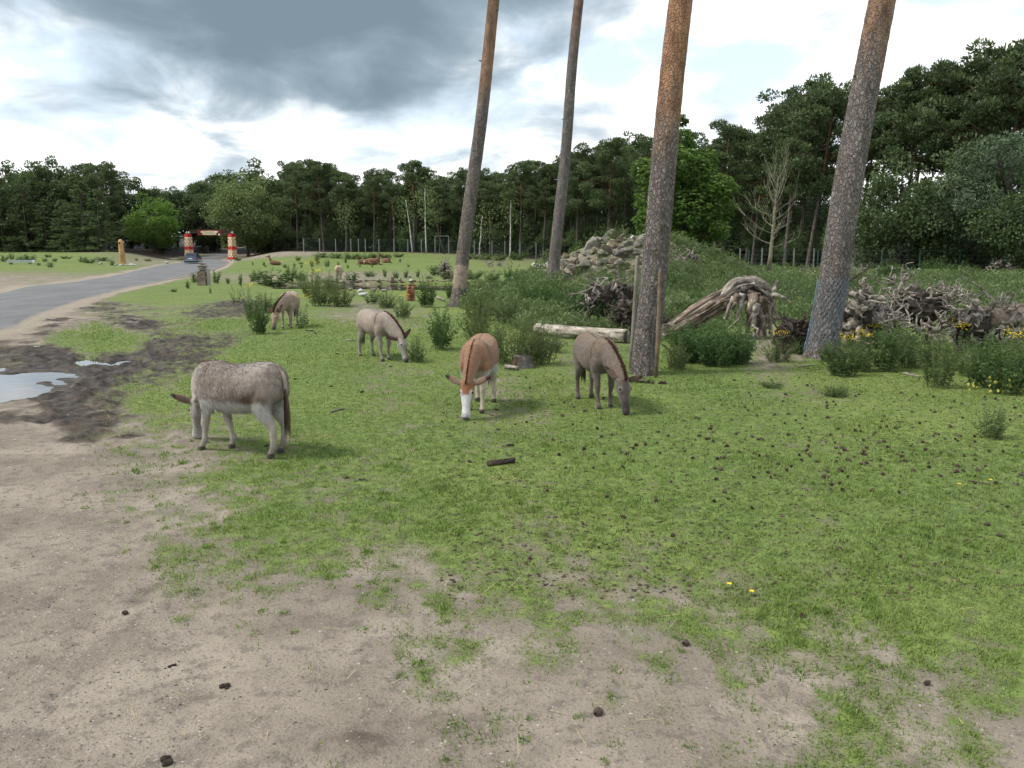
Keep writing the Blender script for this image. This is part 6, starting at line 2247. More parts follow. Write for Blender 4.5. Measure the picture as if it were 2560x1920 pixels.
a_, b_ = gz(1340, 838), gz(1566, 858)
log_thing('fallen_log', a_ + Vector((0, 0, .15)), b_ + Vector((0, 0, .15)), .15, .17, 'log_pale', 'bleached white log lying behind the dark donkey', end='root')
# the small stump with its broken branch
p = gz(1306, 918)
e = empty('tree_stump', p, 'small grey stump with orange split on the grass', 'stump')
mb = MB()
mb.tube([(0, 0, -.05), (0, 0, .02), (0, 0, .12), (.01, 0, .22)], [.27, .22, .185, .17], 16, .07, 2)
obj('bole', mb.mesh('bole', MAT['root'], True), None, e)
mb = MB()
mb.tube([(-.12, -.12, .0), (-.11, -.125, .12), (-.10, -.11, .21)], [.05, .045, .035], 7)
obj('split_wood', mb.mesh('split_wood', MAT['orange_wood']), None, e)
log_thing('broken_branch', gz(1262, 925) + Vector((0, 0, .06)), gz(1296, 927) + Vector((0, 0, .05)), .05, .035, 'root', 'short pale broken branch beside the small grey stump', 'branch', 8, .25)
log_thing('stick', gz(1222, 1166) + Vector((0, 0, .03)), gz(1287, 1157) + Vector((0, 0, .03)), .030, .028, 'root_dark', 'thick brown stick lying on the open grass', 'stick', 9, .1)
log_thing('branch', gz(1588, 956) + Vector((0, 0, .03)), gz(1622, 958) + Vector((0, 0, .03)), .035, .03, 'root_dark', 'short brown branch lying behind the dark donkey\'s ear', 'branch', 8, .2)
log_thing('stick', gz(2000, 918) + Vector((0, 0, .02)), gz(2036, 914) + Vector((0, 0, .02)), .018, .014, 'log_pale', 'pale stick below the netted pine', 'stick', 7, .15)
log_thing('stick', gz(2258, 935) + Vector((0, 0, .02)), gz(2300, 945) + Vector((0, 0, .02)), .02, .015, 'root', 'brown stick at the foot of the feathery weed', 'stick', 7, .15)
log_thing('stick', gz(826, 1032) + Vector((0, 0, .012)), gz(862, 1024) + Vector((0, 0, .02)), .014, .01, 'root', 'thin forked stick on the grass right of the nearest donkey', 'stick', 6, .2)
log_thing('stick', gz(790, 835) + Vector((0, 0, .01)), gz(782, 827) + Vector((0, 0, .02)), .02, .012, 'root_dark', 'dark twig on the grass right of the beige donkey', 'stick', 6, .2)
log_thing('stick', gz(764, 828) + Vector((0, 0, .012)), gz(781, 828) + Vector((0, 0, .02)), .018, .014, 'root_dark', 'short dark stick below the slender weed', 'stick', 6, .2)
log_thing('stick', gz(867, 853) + Vector((0, 0, .015)), gz(890, 852) + Vector((0, 0, .02)), .022, .016, 'log_pale', 'pale stick behind the light grey donkey', 'stick', 6, .2)
log_thing('stick', gz(2330, 905) + Vector((0, 0, .03)), gz(2440, 900) + Vector((0, 0, .05)), .03, .02, 'root', 'long grey stick between the weeds at the right', 'stick', 6, .2)
log_thing('stick', gz(2420, 1204) + Vector((0, 0, .01)), gz(2475, 1214) + Vector((0, 0, .012)), .008, .005, 'root_dark', 'thin dark twig in the grass at the right', 'stick', 5, .2)
p = gz(1026, 752)
log_thing('orange_stump', p + Vector((0, 0, -.05)), p + Vector((.03, .06, .66)), .20, .17, 'orange_wood', 'upright orange-barked stump at the edge of the pond', 'stump', end='root')
log_thing('branch', gz(1092, 745) + Vector((0, 0, .04)), gz(1112, 756) + Vector((0, 0, .1)), .05, .03, 'root', 'pale curved branch left of the slender pine', 'branch', 7, .15)

def perch(ax, ay, bx_, by_, Y, r0, r1, mat, label):
    return log_thing('fallen_log', at(ax, ay, Y), at(bx_, by_, Y + .5), r0, r1, mat, label, 'log', 14, .10, int(ax), None)


perch(2345, 822, 2470, 806, 22.5, .10, .07, 'root', 'grey log lying across the root pile')
perch(2455, 838, 2580, 812, 21.5, .20, .22, 'root', 'thick grey trunk running out at the right edge')
perch(2205, 812, 2320, 838, 23.0, .09, .12, 'root', 'slanting grey log below the interlaced roots')
perch(2225, 770, 2262, 690, 25.0, .07, .03, 'root', 'upright pale splintered pole in the weeds')
perch(2120, 705, 2172, 668, 33.0, .05, .03, 'root_dark', 'thin dark pole leaning out of the weeds right of the netted pine')
# ------------------------------------------------------------------ stakes and netting at the pines
for (tp, bt, r_, lab) in (((1594.5, 639), (1577, 922), .040, 'grey wooden stake standing left of the orange-barked pine'), ((1651, 672), (1640, 944), .034, 'brown wooden stake standing right of the orange-barked pine')):
    b_ = gz(*bt)
    t_ = at(tp[0], tp[1], b_.y)
    e = empty('wooden_stake', b_, lab, 'stake')
    mb = MB()
    d_ = t_ - b_
    mb.tube([d_ * -.12, d_ * .3, d_ * .7, d_ * .97, d_], [r_, r_ * 1.02, r_, r_, r_ * .6], 10, .03, 2)
    obj('pole', mb.mesh('pole', MAT['post_wood'] if 'left' in lab else simple('brown_stake', (.155, .115, .080), .85, .4, 4, .4), True), None, e)


def net_guard(tree, r_, z0, z1, cell, wire, mat, name, label, squash=1.0, horizontals=False):
    """wire netting round a trunk, modelled as thin crossing strands"""
    e_, b_, dv_, rad_ = tree
    vs, fs = [], []
    n_ = int(2 * math.pi * r_ / cell)
    m_ = int((z1 - z0) / cell)

    def pt(a_, z_):
        rr2 = r_ + .10 * math.exp(-max(z_, 0) / .25)
        return np.array((dv_.x * z_ + rr2 * math.cos(a_), rr2 * math.sin(a_) * squash, z_))

    def strand(p, q):
        d_ = (q - p) / (np.linalg.norm(q - p) + 1e-9)
        s_ = np.cross(d_, np.array((.3, .5, .8)))
        s_ = s_ / np.linalg.norm(s_) * wire
        o_ = np.cross(d_, s_)
        k0 = len(vs)
        for c_ in (p, q):
            for w_ in (s_, -.5 * s_ + .87 * o_, -.5 * s_ - .87 * o_):
                vs.append(c_ + w_)
        for i in range(3):
            j = (i + 1) % 3
            fs.append((k0 + i, k0 + j, k0 + 3 + j, k0 + 3 + i))

    for i in range(n_):
        a0, a1 = 2 * math.pi * i / n_, 2 * math.pi * (i + .5) / n_
        for k in range(m_):
            z_ = z0 + (z1 - z0) * k / m_
            dz_ = (z1 - z0) / m_
            if horizontals:
                strand(pt(a0, z_), pt(2 * math.pi * (i + 1) / n_, z_))
                strand(pt(a0, z_), pt(a0, z_ + dz_))
            else:
                strand(pt(a0 if k % 2 == 0 else a1, z_), pt(a1 if k % 2 == 0 else a0 + 2 * math.pi / n_, z_ + dz_))
                strand(pt(a1 + (0 if k % 2 else 0), z_) if k % 2 else pt(a0, z_), pt(a0, z_ + dz_) if k % 2 else pt(a1 - 2 * math.pi / n_, z_ + dz_))
    return tag(obj(name, mesh_np(name, vs, fs), MAT[mat], None, b_), label, 'wire netting')


net_guard(pineB, pineB[3] * 1.06, .15, 1.62, .085, .0026, 'wire_blue', 'wire_netting', 'bluish hexagonal wire netting wrapped round the leaning pine')
net_guard(pineA, pineA[3] * 1.14, .25, 1.75, .16, .0020, 'wire', 'wire_netting', 'thin wire mesh stretched between the two stakes round the pine', 1.0, True)

# ------------------------------------------------------------------ fences and wall
MAT['green_post'] = simple('green_coated_steel', (.035, .10, .08), .5, .15, 4)
MAT['grey_post'] = simple('concrete_post', (.22, .22, .205), .9, .2, 3)
MAT['net_green'] = simple('green_wire', (.05, .10, .09), .6, .1, 4)


def fence(name, pts, post_h, mat_post, mat_wire, label, thick=.06, wires=5, wire_r=.006, cat='fence', lean=0.0):
    e = empty(name, pts[0], label, cat)
    prev = None
    tops = []
    for p in pts:
        mb = MB()
        q = p - pts[0]
        mb.box((q.x, q.y, q.z + post_h / 2 - .1), (thick, thick, post_h + .2), 0)
        obj('post', mb.mesh('post', MAT[mat_post]), None, e)
        tops.append(q)
    for k in range(wires):
        z_ = post_h * (.12 + .86 * k / max(1, wires - 1))
        mb = MB()
        mb.tube([q + Vector((0, -thick * .6, z_)) for q in tops], wire_r, 3, 0, 0, False)
        obj('wire', mb.mesh('wire', MAT[mat_wire]), None, e)
    return e


pts = []
for px in (1480, 1560, 1640, 1700, 1760, 1872, 1960, 2045, 2120, 2205, 2300, 2400, 2480, 2560, 2650):
    Y = float(np.interp(px, [1480, 1800, 2200, 2650], [84, 74, 66, 60]))
    p = at(px, 640, Y)
    pts.append(Vector((p.x, Y, hz(p.x, Y))))
fence('wire_fence', pts, 2.05, 'green_post', 'wire', 'green steel wire fence in front of the right-hand wood', .07, 6, .008)
pts = []
for px in (1560, 1630, 1690, 1800, 1850, 1905, 1985, 2035, 2268, 2300, 2335):
    Y = float(np.interp(px, [1480, 1800, 2200, 2650], [84, 74, 66, 60])) + 3.5
    p = at(px, 640, Y)
    pts.append(Vector((p.x, Y, hz(p.x, Y))))
fence('post_fence', pts, 2.2, 'grey_post', 'wire', 'second wire fence with pale posts just behind the green one', .09, 4, .006)
pts = []
for px in (760, 800, 840, 878, 897, 914, 948, 985, 1020, 1054, 1088, 1122, 1150, 1186, 1230, 1262, 1300, 1340, 1390):
    Y = float(np.interp(px, [700, 1000, 1400], [151, 141, 117]))
    p = at(px, 640, Y)
    pts.append(Vector((p.x, Y, hz(p.x, Y))))
fence('far_fence', pts, 2.35, 'grey_post', 'net_green', 'far concrete-post fence along the foot of the pine wood', .15, 9, .014)
# frame of a wire gate in the far fence
pA, pB = at(1088, 640, 137.5), at(1122, 640, 137.5)
e = empty('wire_gate', Vector((pA.x, 137.5, hz(pA.x, 137.5))), 'tall pale gate frame in the far fence left of the slender pine', 'gate')
wd = pB.x - pA.x
for c_, s_ in (((0, 0, 1.35), (.12, .12, 2.9)), ((wd, 0, 1.35), (.12, .12, 2.9)), ((wd / 2, 0, 2.86), (wd + .12, .10, .12))):
    mb = MB()
    mb.box(c_, s_)
    obj('frame_bar', mb.mesh('frame_bar', MAT['grey_post']), None, e)
mb = MB()
for k in range(14):
    mb.box((wd * (k + .5) / 14, .02, 1.4), (.012, .012, 2.7))
obj('wire_mesh', mb.mesh('wire_mesh', MAT['net_green']), None, e, kind='stuff')

# concrete wall and blue tarpaulin behind the right-hand fence
MAT['concrete'] = simple('grey_concrete', (.30, .29, .27), .9, .15, .8, .3)
pA = at(2105, 625, 73)
e = empty('concrete_wall', Vector((pA.x, 73, hz(pA.x, 73))), 'low grey concrete wall behind the fence right of the netted pine', 'wall')
for i, w_ in enumerate((2.9, 2.9)):
    mb = MB()
    mb.box((1.4 + i * 2.95, 0, 1.15), (w_, .18, 2.3))
    obj('panel', mb.mesh('panel', MAT['concrete']), None, e)
mb = MB()
mb.box((2.9, -.0, 2.36), (6.0, .26, .11))
obj('coping', mb.mesh('coping', MAT['concrete']), None, e)
pA = at(2262, 630, 70)
e = empty('tarpaulin', Vector((pA.x, 70, hz(pA.x, 70))), 'blue-grey tarpaulin hung behind the right-hand fence', 'tarpaulin')
vv, ff = [], []
for i in range(22):
    for j in range(8):
        vv.append((i * .17, .08 * math.sin(i * 1.3) + .04 * math.sin(i * .5 + j), .15 + j * .27 - .05 * math.sin(i * .8) * (j == 7)))
for i in range(21):
    for j in range(7):
        ff.append((i * 8 + j, (i + 1) * 8 + j, (i + 1) * 8 + j + 1, i * 8 + j + 1))
me = mesh_np('sheet', vv, ff, None, True)
o = obj('sheet', me, simple('blue_grey_sheet', (.10, .15, .19), .7, .25, 1.5), e)
o.modifiers.new('thick', 'SOLIDIFY').thickness = .01

# ------------------------------------------------------------------ gate across the road
MAT['red_paint'] = simple('red_paint', (.42, .030, .030), .6, .2, 1.5)
MAT['beam_wood'] = simple('dark_beam', (.045, .030, .024), .8, .3, 2)
MAT['sign_cream'] = simple('cream_sign', (.66, .58, .36), .7, .12, 1.5)
MAT['letter'] = simple('dark_lettering', (.12, .08, .05), .8, .1)
MAT['ornament'] = simple('ornament_stone', (.40, .42, .38), .8, .25, 4)
m, nt, b = new_mat('cream_scale_paint')                     # cream face painted with rows of red-brown scale arcs
t = NT(nt)
uvz = t.n('ShaderNodeSeparateXYZ')
t.link(t.obj_co(), uvz.inputs[0])
uu = t.math('ADD', uvz.outputs[0], uvz.outputs[1])
row_ = t.math('FLOOR', t.math('MULTIPLY', uvz.outputs[2], 2.0))
fu = t.math('FRACT', t.math('ADD', t.math('MULTIPLY', uu, 1.25), t.math('MULTIPLY', t.math('MODULO', row_, 2.0), .5)))
fv = t.math('FRACT', t.math('MULTIPLY', uvz.outputs[2], 2.0))
du_ = t.math('SUBTRACT', fu, .5)
rad_ = t.math('SQRT', t.math('ADD', t.math('MULTIPLY', du_, du_), t.math('MULTIPLY', fv, t.math('MULTIPLY', fv, .36))))
ring = t.math('LESS_THAN', t.math('ABSOLUTE', t.math('SUBTRACT', rad_, .44)), .07)
c = t.mix(ring, (.62, .53, .33), (.33, .10, .085))
t.link(c, b.inputs['Base Color'])
b.inputs['Roughness'].default_value = .7
MAT['scale_paint'] = m

gl_, gr_ = at(474, 648, GATE_Y), at(582, 648, GATE_Y)
root = empty('entrance_gate', ((gl_.x + gr_.x) / 2, GATE_Y, 0), 'red and cream painted gate with a hanging sign across the road', 'gate')
half = (gr_.x - gl_.x) / 2
GH = 4.95
for sx in (-1, 1):
    pil = obj('pillar', None, None, root, (sx * half, 0, -.05), (0, 0, R(-28)))
    bands = ((0, .50, 'red_paint'), (.50, 1.95, 'scale_paint'), (1.95, 2.55, 'red_paint'), (2.55, 4.12, 'scale_paint'), (4.12, 4.30, 'sign_cream'), (4.30, GH, 'red_paint'))
    first = None
    for i, (z0, z1, mt) in enumerate(bands):
        w0, w1 = 1.28 - .36 * z0 / GH, 1.28 - .36 * z1 / GH
        g_ = .03 if mt != 'scale_paint' else 0
        vs = [(a_ * (w + g_) / 2, b_ * (w + g_) / 2, z) for w, z in ((w0, z0), (w1, z1)) for a_, b_ in ((-1, -1), (1, -1), (1, 1), (-1, 1))]
        mb = MB()
        mb.add(vs, [(3, 2, 1, 0), (4, 5, 6, 7), (0, 1, 5, 4), (1, 2, 6, 5), (2, 3, 7, 6), (3, 0, 4, 7)])
        obj('painted_band', mb.mesh('painted_band', MAT[mt]), None, pil)
    for q in (-.28, .28):
        mb = MB()
        mb.tube([(q, 0, GH), (q, 0, GH + .22), (q * 1.15, 0, GH + .42)], [.20, .24, .10], 8, .2, 3)
        obj('ornament', mb.mesh('ornament', MAT['ornament'], True), None, pil)
mb = MB()
mb.box((0, 0, GH + .22), (half * 2 + .2, .32, .34))
mb.box((0, .02, GH + .62), (half * 2 - .4, .22, .26))
obj('beam', mb.mesh('beam', MAT['beam_wood']), None, root)
sc_ = GATE_Y / FPX
sx0 = (at(525, 582, GATE_Y).x - root.location.x)
sgn = obj('sign_board', None, None, root, (sx0, -.30, at(525, 582, GATE_Y).z))
for z_, w_, h_ in ((.17, 3.35, .40), (-.20, 2.75, .42)):
    n_ = 26
    vs, fs = [], []
    for y_ in (-.05, .05):
        for i in range(n_):
            a_ = 2 * math.pi * i / n_
            x_ = math.copysign(abs(math.cos(a_)) ** .45, math.cos(a_)) * w_ / 2
            q = math.copysign(abs(math.sin(a_)) ** .6, math.sin(a_)) * h_ / 2
            vs.append((x_, y_, z_ + q + .015 * math.sin(i * 2.1)))
    fs = [tuple(range(n_)), tuple(range(2 * n_ - 1, n_ - 1, -1))] + [(i, n_ + i, n_ + (i + 1) % n_, (i + 1) % n_) for i in range(n_)]
    mb = MB()
    mb.add(vs, [f[::-1] for f in fs])
    obj('plank', mb.mesh('plank', MAT['sign_cream']), None, sgn)
mb = MB()
mb.box((0, .12, .02), (4.6, .10, 1.05))
obj('red_backing', mb.mesh('red_backing', simple('dull_red_board', (.16, .022, .025), .7, .25, 2)), None, sgn)
rl = random.Random(6)
mb = MB()
for z_, n_ in ((.18, 13), (-.14, 15)):                        # two faint unreadable lines of small marks
    for i in range(n_):
        if i == 5:
            continue
        mb.box((-1.0 + 2.0 * i / (n_ - 1), -.055, z_), (.075, .008, rl.uniform(.07, .12)))
obj('faint_marks', mb.mesh('faint_marks', MAT['letter']), None, sgn, kind='stuff')
lx = at(549, 587, GATE_Y)
mb = MB()
mb.tube([(lx.x - root.location.x, -.25, lx.z + .18), (lx.x - root.location.x, -.25, lx.z + .1), (lx.x - root.location.x, -.25, lx.z - .12)], [.05, .17, .15], 8)
obj('lamp_globe', mb.mesh('lamp_globe', simple('white_globe', (.8, .8, .78), .4, .05)), None, root)

for (px, py, Y, lab) in ((501, 603, 320, 'white marker board at the left of the far road'), (522, 606, 320, 'white marker board at the right of the far road')):
    p = at(px, py, Y)
    e = empty('marker_board', (p.x, Y, hz(p.x, Y)), lab, 'sign')
    mb = MB()
    mb.box((0, 0, (p.z - hz(p.x, Y)) / 2), (.08, .08, max(.3, p.z - hz(p.x, Y))))
    obj('post', mb.mesh('post', MAT['grey_post']), None, e)
    mb = MB()
    mb.box((0, -.08, p.z - hz(p.x, Y) + .15), (.62, .05, .5))
    obj('board', mb.mesh('board', simple('white_board', (.8, .8, .78), .5, .05)), None, e)
for px, py, lab in ((456, 654.5, 'white painted stone left of the blue car'), (578, 652.5, 'white painted stone at the right gate pillar'), (584, 653, 'second white stone at the right gate pillar')):
    p = gz(px, py)
    rock(ROCKW[0], p + Vector((0, 0, .12)), .28, lab)

# ------------------------------------------------------------------ cars
def paint(name, col, rough=.25):
    m, nt, b = new_mat(name)
    b.inputs['Base Color'].default_value = col + (1,)
    b.inputs['Roughness'].default_value = rough
    b.inputs['Specular IOR Level'].default_value = .5
    b.inputs['Coat Weight'].default_value = .5
    t = NT(nt)
    t.link(t.bump(t.noise(t.obj_co(), 1.2, 2), .03, .05), b.inputs['Normal'])
    return m


MAT['tyre'] = simple('tyre_rubber', (.02, .02, .02), .9, .2)
MAT['rim'] = simple('alloy_rim', (.35, .35, .36), .35, .1, 4, 0, .8)
MAT['glass_dark'] = paint('car_glass', (.012, .016, .02), .05)
MAT['tail_red'] = simple('tail_lamp', (.45, .02, .025), .25, .1)
MAT['plate'] = simple('number_plate', (.75, .75, .72), .4, .03)
MAT['bumper'] = simple('bumper_plastic', (.03, .03, .032), .6, .1)
MAT['chrome'] = simple('trim_metal', (.6, .62, .64), .2, .05, 4, 0, .9)


def hull(sections, mat_obj):
    """skin through rings (y, list of (x,z) half-profile), mirrored in x"""
    mb = MB()
    rings = []
    for y_, prof_ in sections:
        ring_ = [(x_, y_, z_) for x_, z_ in prof_] + [(-x_, y_, z_) for x_, z_ in prof_[::-1]]
        rings.append(ring_)
    n_ = len(rings[0])
    vs = [p for r_ in rings for p in r_]
    fs = []
    for i in range(len(rings) - 1):
        for j in range(n_):
            j2 = (j + 1) % n_
            fs.append((i * n_ + j, i * n_ + j2, (i + 1) * n_ + j2, (i + 1) * n_ + j))
    fs.append(tuple(range(n_))[::-1])
    fs.append(tuple((len(rings) - 1) * n_ + j for j in range(n_)))
    mb.add(vs, [f[::-1] for f in fs])
    return mb


def make_car(loc, rz, label, body_mat):
    """estate car, nose towards +y of the model, tail at y=-2.1"""
    e = empty('car', loc, label, 'car', None, rz)

    def low(w, z0, z1, wt):
        return [(w * .93, z0), (w, z0 + .18), (w, z0 + .42), (w * .97, z1 - .06), (wt, z1)]
    hb = hull([(-2.16, low(.76, .34, .86, .70)), (-2.10, low(.85, .28, .94, .78)), (-1.5, low(.89, .24, .97, .82)), (0, low(.90, .22, .95, .83)), (1.2, low(.89, .24, .92, .80)), (1.95, low(.84, .28, .80, .72)), (2.18, low(.70, .34, .66, .58))], None)
    bd = obj('body', hb.mesh('body', body_mat, True), None, e)
    bd.modifiers.new('e', 'EDGE_SPLIT').split_angle = R(35)

    def up(w0, w1, z1):
        return [(w0, .93), (w0 * .97, 1.10), (w1 * 1.04, z1 - .08), (w1, z1 - .02), (w1 * .7, z1)]
    hc = hull([(-2.02, up(.70, .56, 1.02)), (-1.78, up(.76, .60, 1.40)), (-.6, up(.79, .64, 1.46)), (.25, up(.79, .62, 1.42)), (1.05, up(.74, .60, .99))], None)
    cb = obj('cabin', hc.mesh('cabin', body_mat, True), None, e)
    cb.modifiers.new('e', 'EDGE_SPLIT').split_angle = R(35)

    def quad(name, pts, mat, parent=e):
        mb = MB()
        n_ = (Vector(pts[1]) - Vector(pts[0])).cross(Vector(pts[3]) - Vector(pts[0])).normalized()
        mb.add([Vector(p) + n_ * .004 for p in pts] + [Vector(p) - n_ * .02 for p in pts], [(0, 1, 2, 3), (7, 6, 5, 4), (0, 4, 5, 1), (1, 5, 6, 2), (2, 6, 7, 3), (3, 7, 4, 0)])
        return obj(name, mb.mesh(name, MAT[mat]), None, parent)
    quad('rear_window', [(-.60, -1.995, 1.06), (.60, -1.995, 1.06), (.52, -1.80, 1.37), (-.52, -1.80, 1.37)], 'glass_dark', cb)
    quad('windscreen', [(.62, .98, 1.04), (-.62, .98, 1.04), (-.54, .32, 1.39), (.54, .32, 1.39)], 'glass_dark', cb)
    for s in (-1, 1):
        for y0, y1 in ((-1.62, -.72), (-.62, .30)):
            pts = [(s * .785, y0, 1.02), (s * .79, y1, 1.02), (s * .665, y1 - .12, 1.36), (s * .655, y0 + .06, 1.34)]
            quad('side_window', pts if s > 0 else pts[::-1], 'glass_dark', cb)
        mb = MB()
        mb.box((s * .66, -2.12, .76), (.32, .10, .20), R(-8 * s))
        obj('tail_light', mb.mesh('tail_light', MAT['tail_red']), None, e)
        mb = MB()
        mb.box((s * .60, 2.06, .62), (.30, .12, .14), R(-22 * s))
        obj('headlight', mb.mesh('headlight', MAT['plate']), None, e)
        mb = MB()
        mb.box((s * .94, .45, 1.00), (.20, .10, .14), 0, .85)
        obj('wing_mirror', mb.mesh('wing_mirror', body_mat), None, e)
        for y_ in (-1.32, 1.35):
            w_ = obj('wheel', None, None, e, (s * .80, y_, .31))
            mb = MB()
            prof_ = [(-.11, .24), (-.11, .29), (-.07, .315), (.07, .315), (.11, .29), (.11, .24)]
            mb.tube([(q, 0, 0) for q, _ in prof_], [r_ for _, r_ in prof_], 20)
            obj('tyre', mb.mesh('tyre', MAT['tyre']), None, w_)
            mb = MB()
            mb.tube([(s * .112, 0, 0), (s * .122, 0, 0)], [.21, .19], 16)
            obj('rim', mb.mesh('rim', MAT['rim']), None, w_)
    mb = MB()
    mb.box((0, -2.16, .46), (1.62, .14, .20))
    bp_ = obj('rear_bumper', mb.mesh('rear_bumper', body_mat), None, e)
    mb = MB()
    mb.box((0, -2.236, .53), (1.5, .02, .045))
    obj('bumper_trim', mb.mesh('bumper_trim', MAT['chrome']), None, bp_)
    mb = MB()
    mb.box((0, -2.17, .72), (.52, .03, .12))
    obj('number_plate', mb.mesh('number_plate', MAT['plate']), None, e)
    mb = MB()
    mb.box((0, -1.0, .26), (1.5, 2.0, .12))
    obj('underside', mb.mesh('underside', MAT['bumper']), None, e)
    for s in (-1, 1):
        mb = MB()
        mb.tube([(s * .58, -1.5, 1.46), (s * .58, -1.3, 1.50), (s * .58, -.2, 1.51), (s * .58, .05, 1.44)], .018, 5)
        obj('roof_rail', mb.mesh('roof_rail', MAT['chrome']), None, e)
    return e


p = gp(484, 661)
make_car((p.x, p.y, hz(p.x, p.y) + .06), R(11), 'blue car seen from behind driving towards the gate', paint('blue_paint', (.024, .066, .105)))
p = at(505, 624, 200)
make_car((p.x, 200, hz(p.x, 200) + .10), R(7), 'black car beyond the gate on the shaded road', paint('black_paint', (.010, .011, .013)))

# ------------------------------------------------------------------ totem, trough, stone pillar
p = gz(308, 663)
e = empty('totem_post', p, 'tall orange wooden totem with rounded top left of the road', 'totem')
s_ = p.y / FPX
mb = MB()
lean_ = -.04
H_ = 64 * s_
mb.tube([Vector((lean_ * z_, 0, z_)) for z_ in (-.2, 0, H_ * .3, H_ * .6, H_ * .85, H_ * .95, H_ * .99)], [.40, .40, .37, .34, .30, .23, .1], 10, .06, 3)
obj('carved_post', mb.mesh('carved_post', simple('totem_wood', (.40, .24, .10), .8, .3, 1.2, .4), True), None, e)
mb = MB()
mb.tube([(lean_ * H_ * .9, -.36, H_ * .88), (lean_ * H_ * .9, -.40, H_ * .80)], [.10, .08], 8)
obj('carved_eye', mb.mesh('carved_eye', MAT['root_dark']), None, e)
rs = random.Random(8)
for i in range(17):
    q = gz(288 + i * 3.3, 664.5 + rs.uniform(-1.2, 1.2))
    rock(ROCKW[i % 2], q + Vector((0, 0, .1)), rs.uniform(.16, .28), 'white stone in the ring round the wooden totem', 'white stones round the totem')
for (px, py, w_, lab) in ((241, 655, .55, 'white stone lying left of the bank thicket\'s end'), (250, 661, .35, 'small white stone below the bank thicket'), (417, 659, .5, 'pale stone on the verge left of the blue car')):
    q = gz(px, py)
    rock(ROCKW[0], q + Vector((0, 0, .1)), w_, lab)
pA, pB = gz(18, 661), gz(84, 660)
e = empty('metal_trough', pA, 'long pale metal feeding trough on short legs at the left', 'trough')
d_ = pB - pA
ang = math.atan2(d_.y, d_.x)
L_ = d_.length
e.rotation_euler = (0, 0, ang)
mb = MB()
pf = [(-.30, .55), (-.22, .22), (.22, .22), (.30, .55), (.26, .55), (.19, .26), (-.19, .26), (-.26, .55)]
vs = [(x_, q, z_) for x_ in (0, L_) for q, z_ in pf]
mb.add(vs, [tuple(range(8))[::-1], tuple(range(8, 16))] + [(i, (i + 1) % 8, 8 + (i + 1) % 8, 8 + i) for i in range(8)])
obj('basin', mb.mesh('basin', simple('galvanised_sheet', (.50, .54, .58), .45, .12, 1.0, 0, .35)), None, e)
for q in (.14, .86):
    mb = MB()
    mb.box((L_ * q, 0, .10), (.18, .5, .24))
    obj('leg', mb.mesh('leg', MAT['post_wood']), None, e)

p = gz(507, 714)
s_ = p.y / FPX
e = empty('stone_pillar', p, 'rough stone pillar with stacked slabs on top beside the road', 'pillar')
rp = random.Random(9)
for (x_, z_, w_, h_, d_, mt) in ((0, .30, .60, .66, .55, 2), (-.02, .72, .58, .40, .52, 1), (.02, .93, .66, .16, .58, 0), (-.02, 1.04, .60, .13, .5, 0), (-.12, 1.14, .34, .14, .34, 0), (.16, 1.16, .40, .17, .38, 2), (.04, 1.26, .36, .10, .30, 0)):
    me_ = (ROCKS[3], ROCKB[0], ROCKB[1])[mt] if h_ < .3 else ROCKB[0]
    obj('stone', me_, None, e, (x_, rp.uniform(-.04, .04), z_), (rp.uniform(-.06, .06), rp.uniform(-.06, .06), rp.uniform(-.4, .4) if h_ < .3 else .3), (w_ / 1.45, d_ / 1.3, h_ / (1.15 if h_ > .3 else .8)))
mb = MB()
mb.box((.37, .0, .48), (.17, .17, 1.0), .1)
obj('post', mb.mesh('post', MAT['concrete']), None, e)
mb = MB()
mb.box((0, 0, .42), (.50, .44, .86), .05, .92)
obj('core', mb.mesh('core', MAT['rock_brown']), None, e)

# ------------------------------------------------------------------ resting deer
MAT['deer'] = simple('red_brown_coat', (.155, .085, .050), .85, .3, 5)


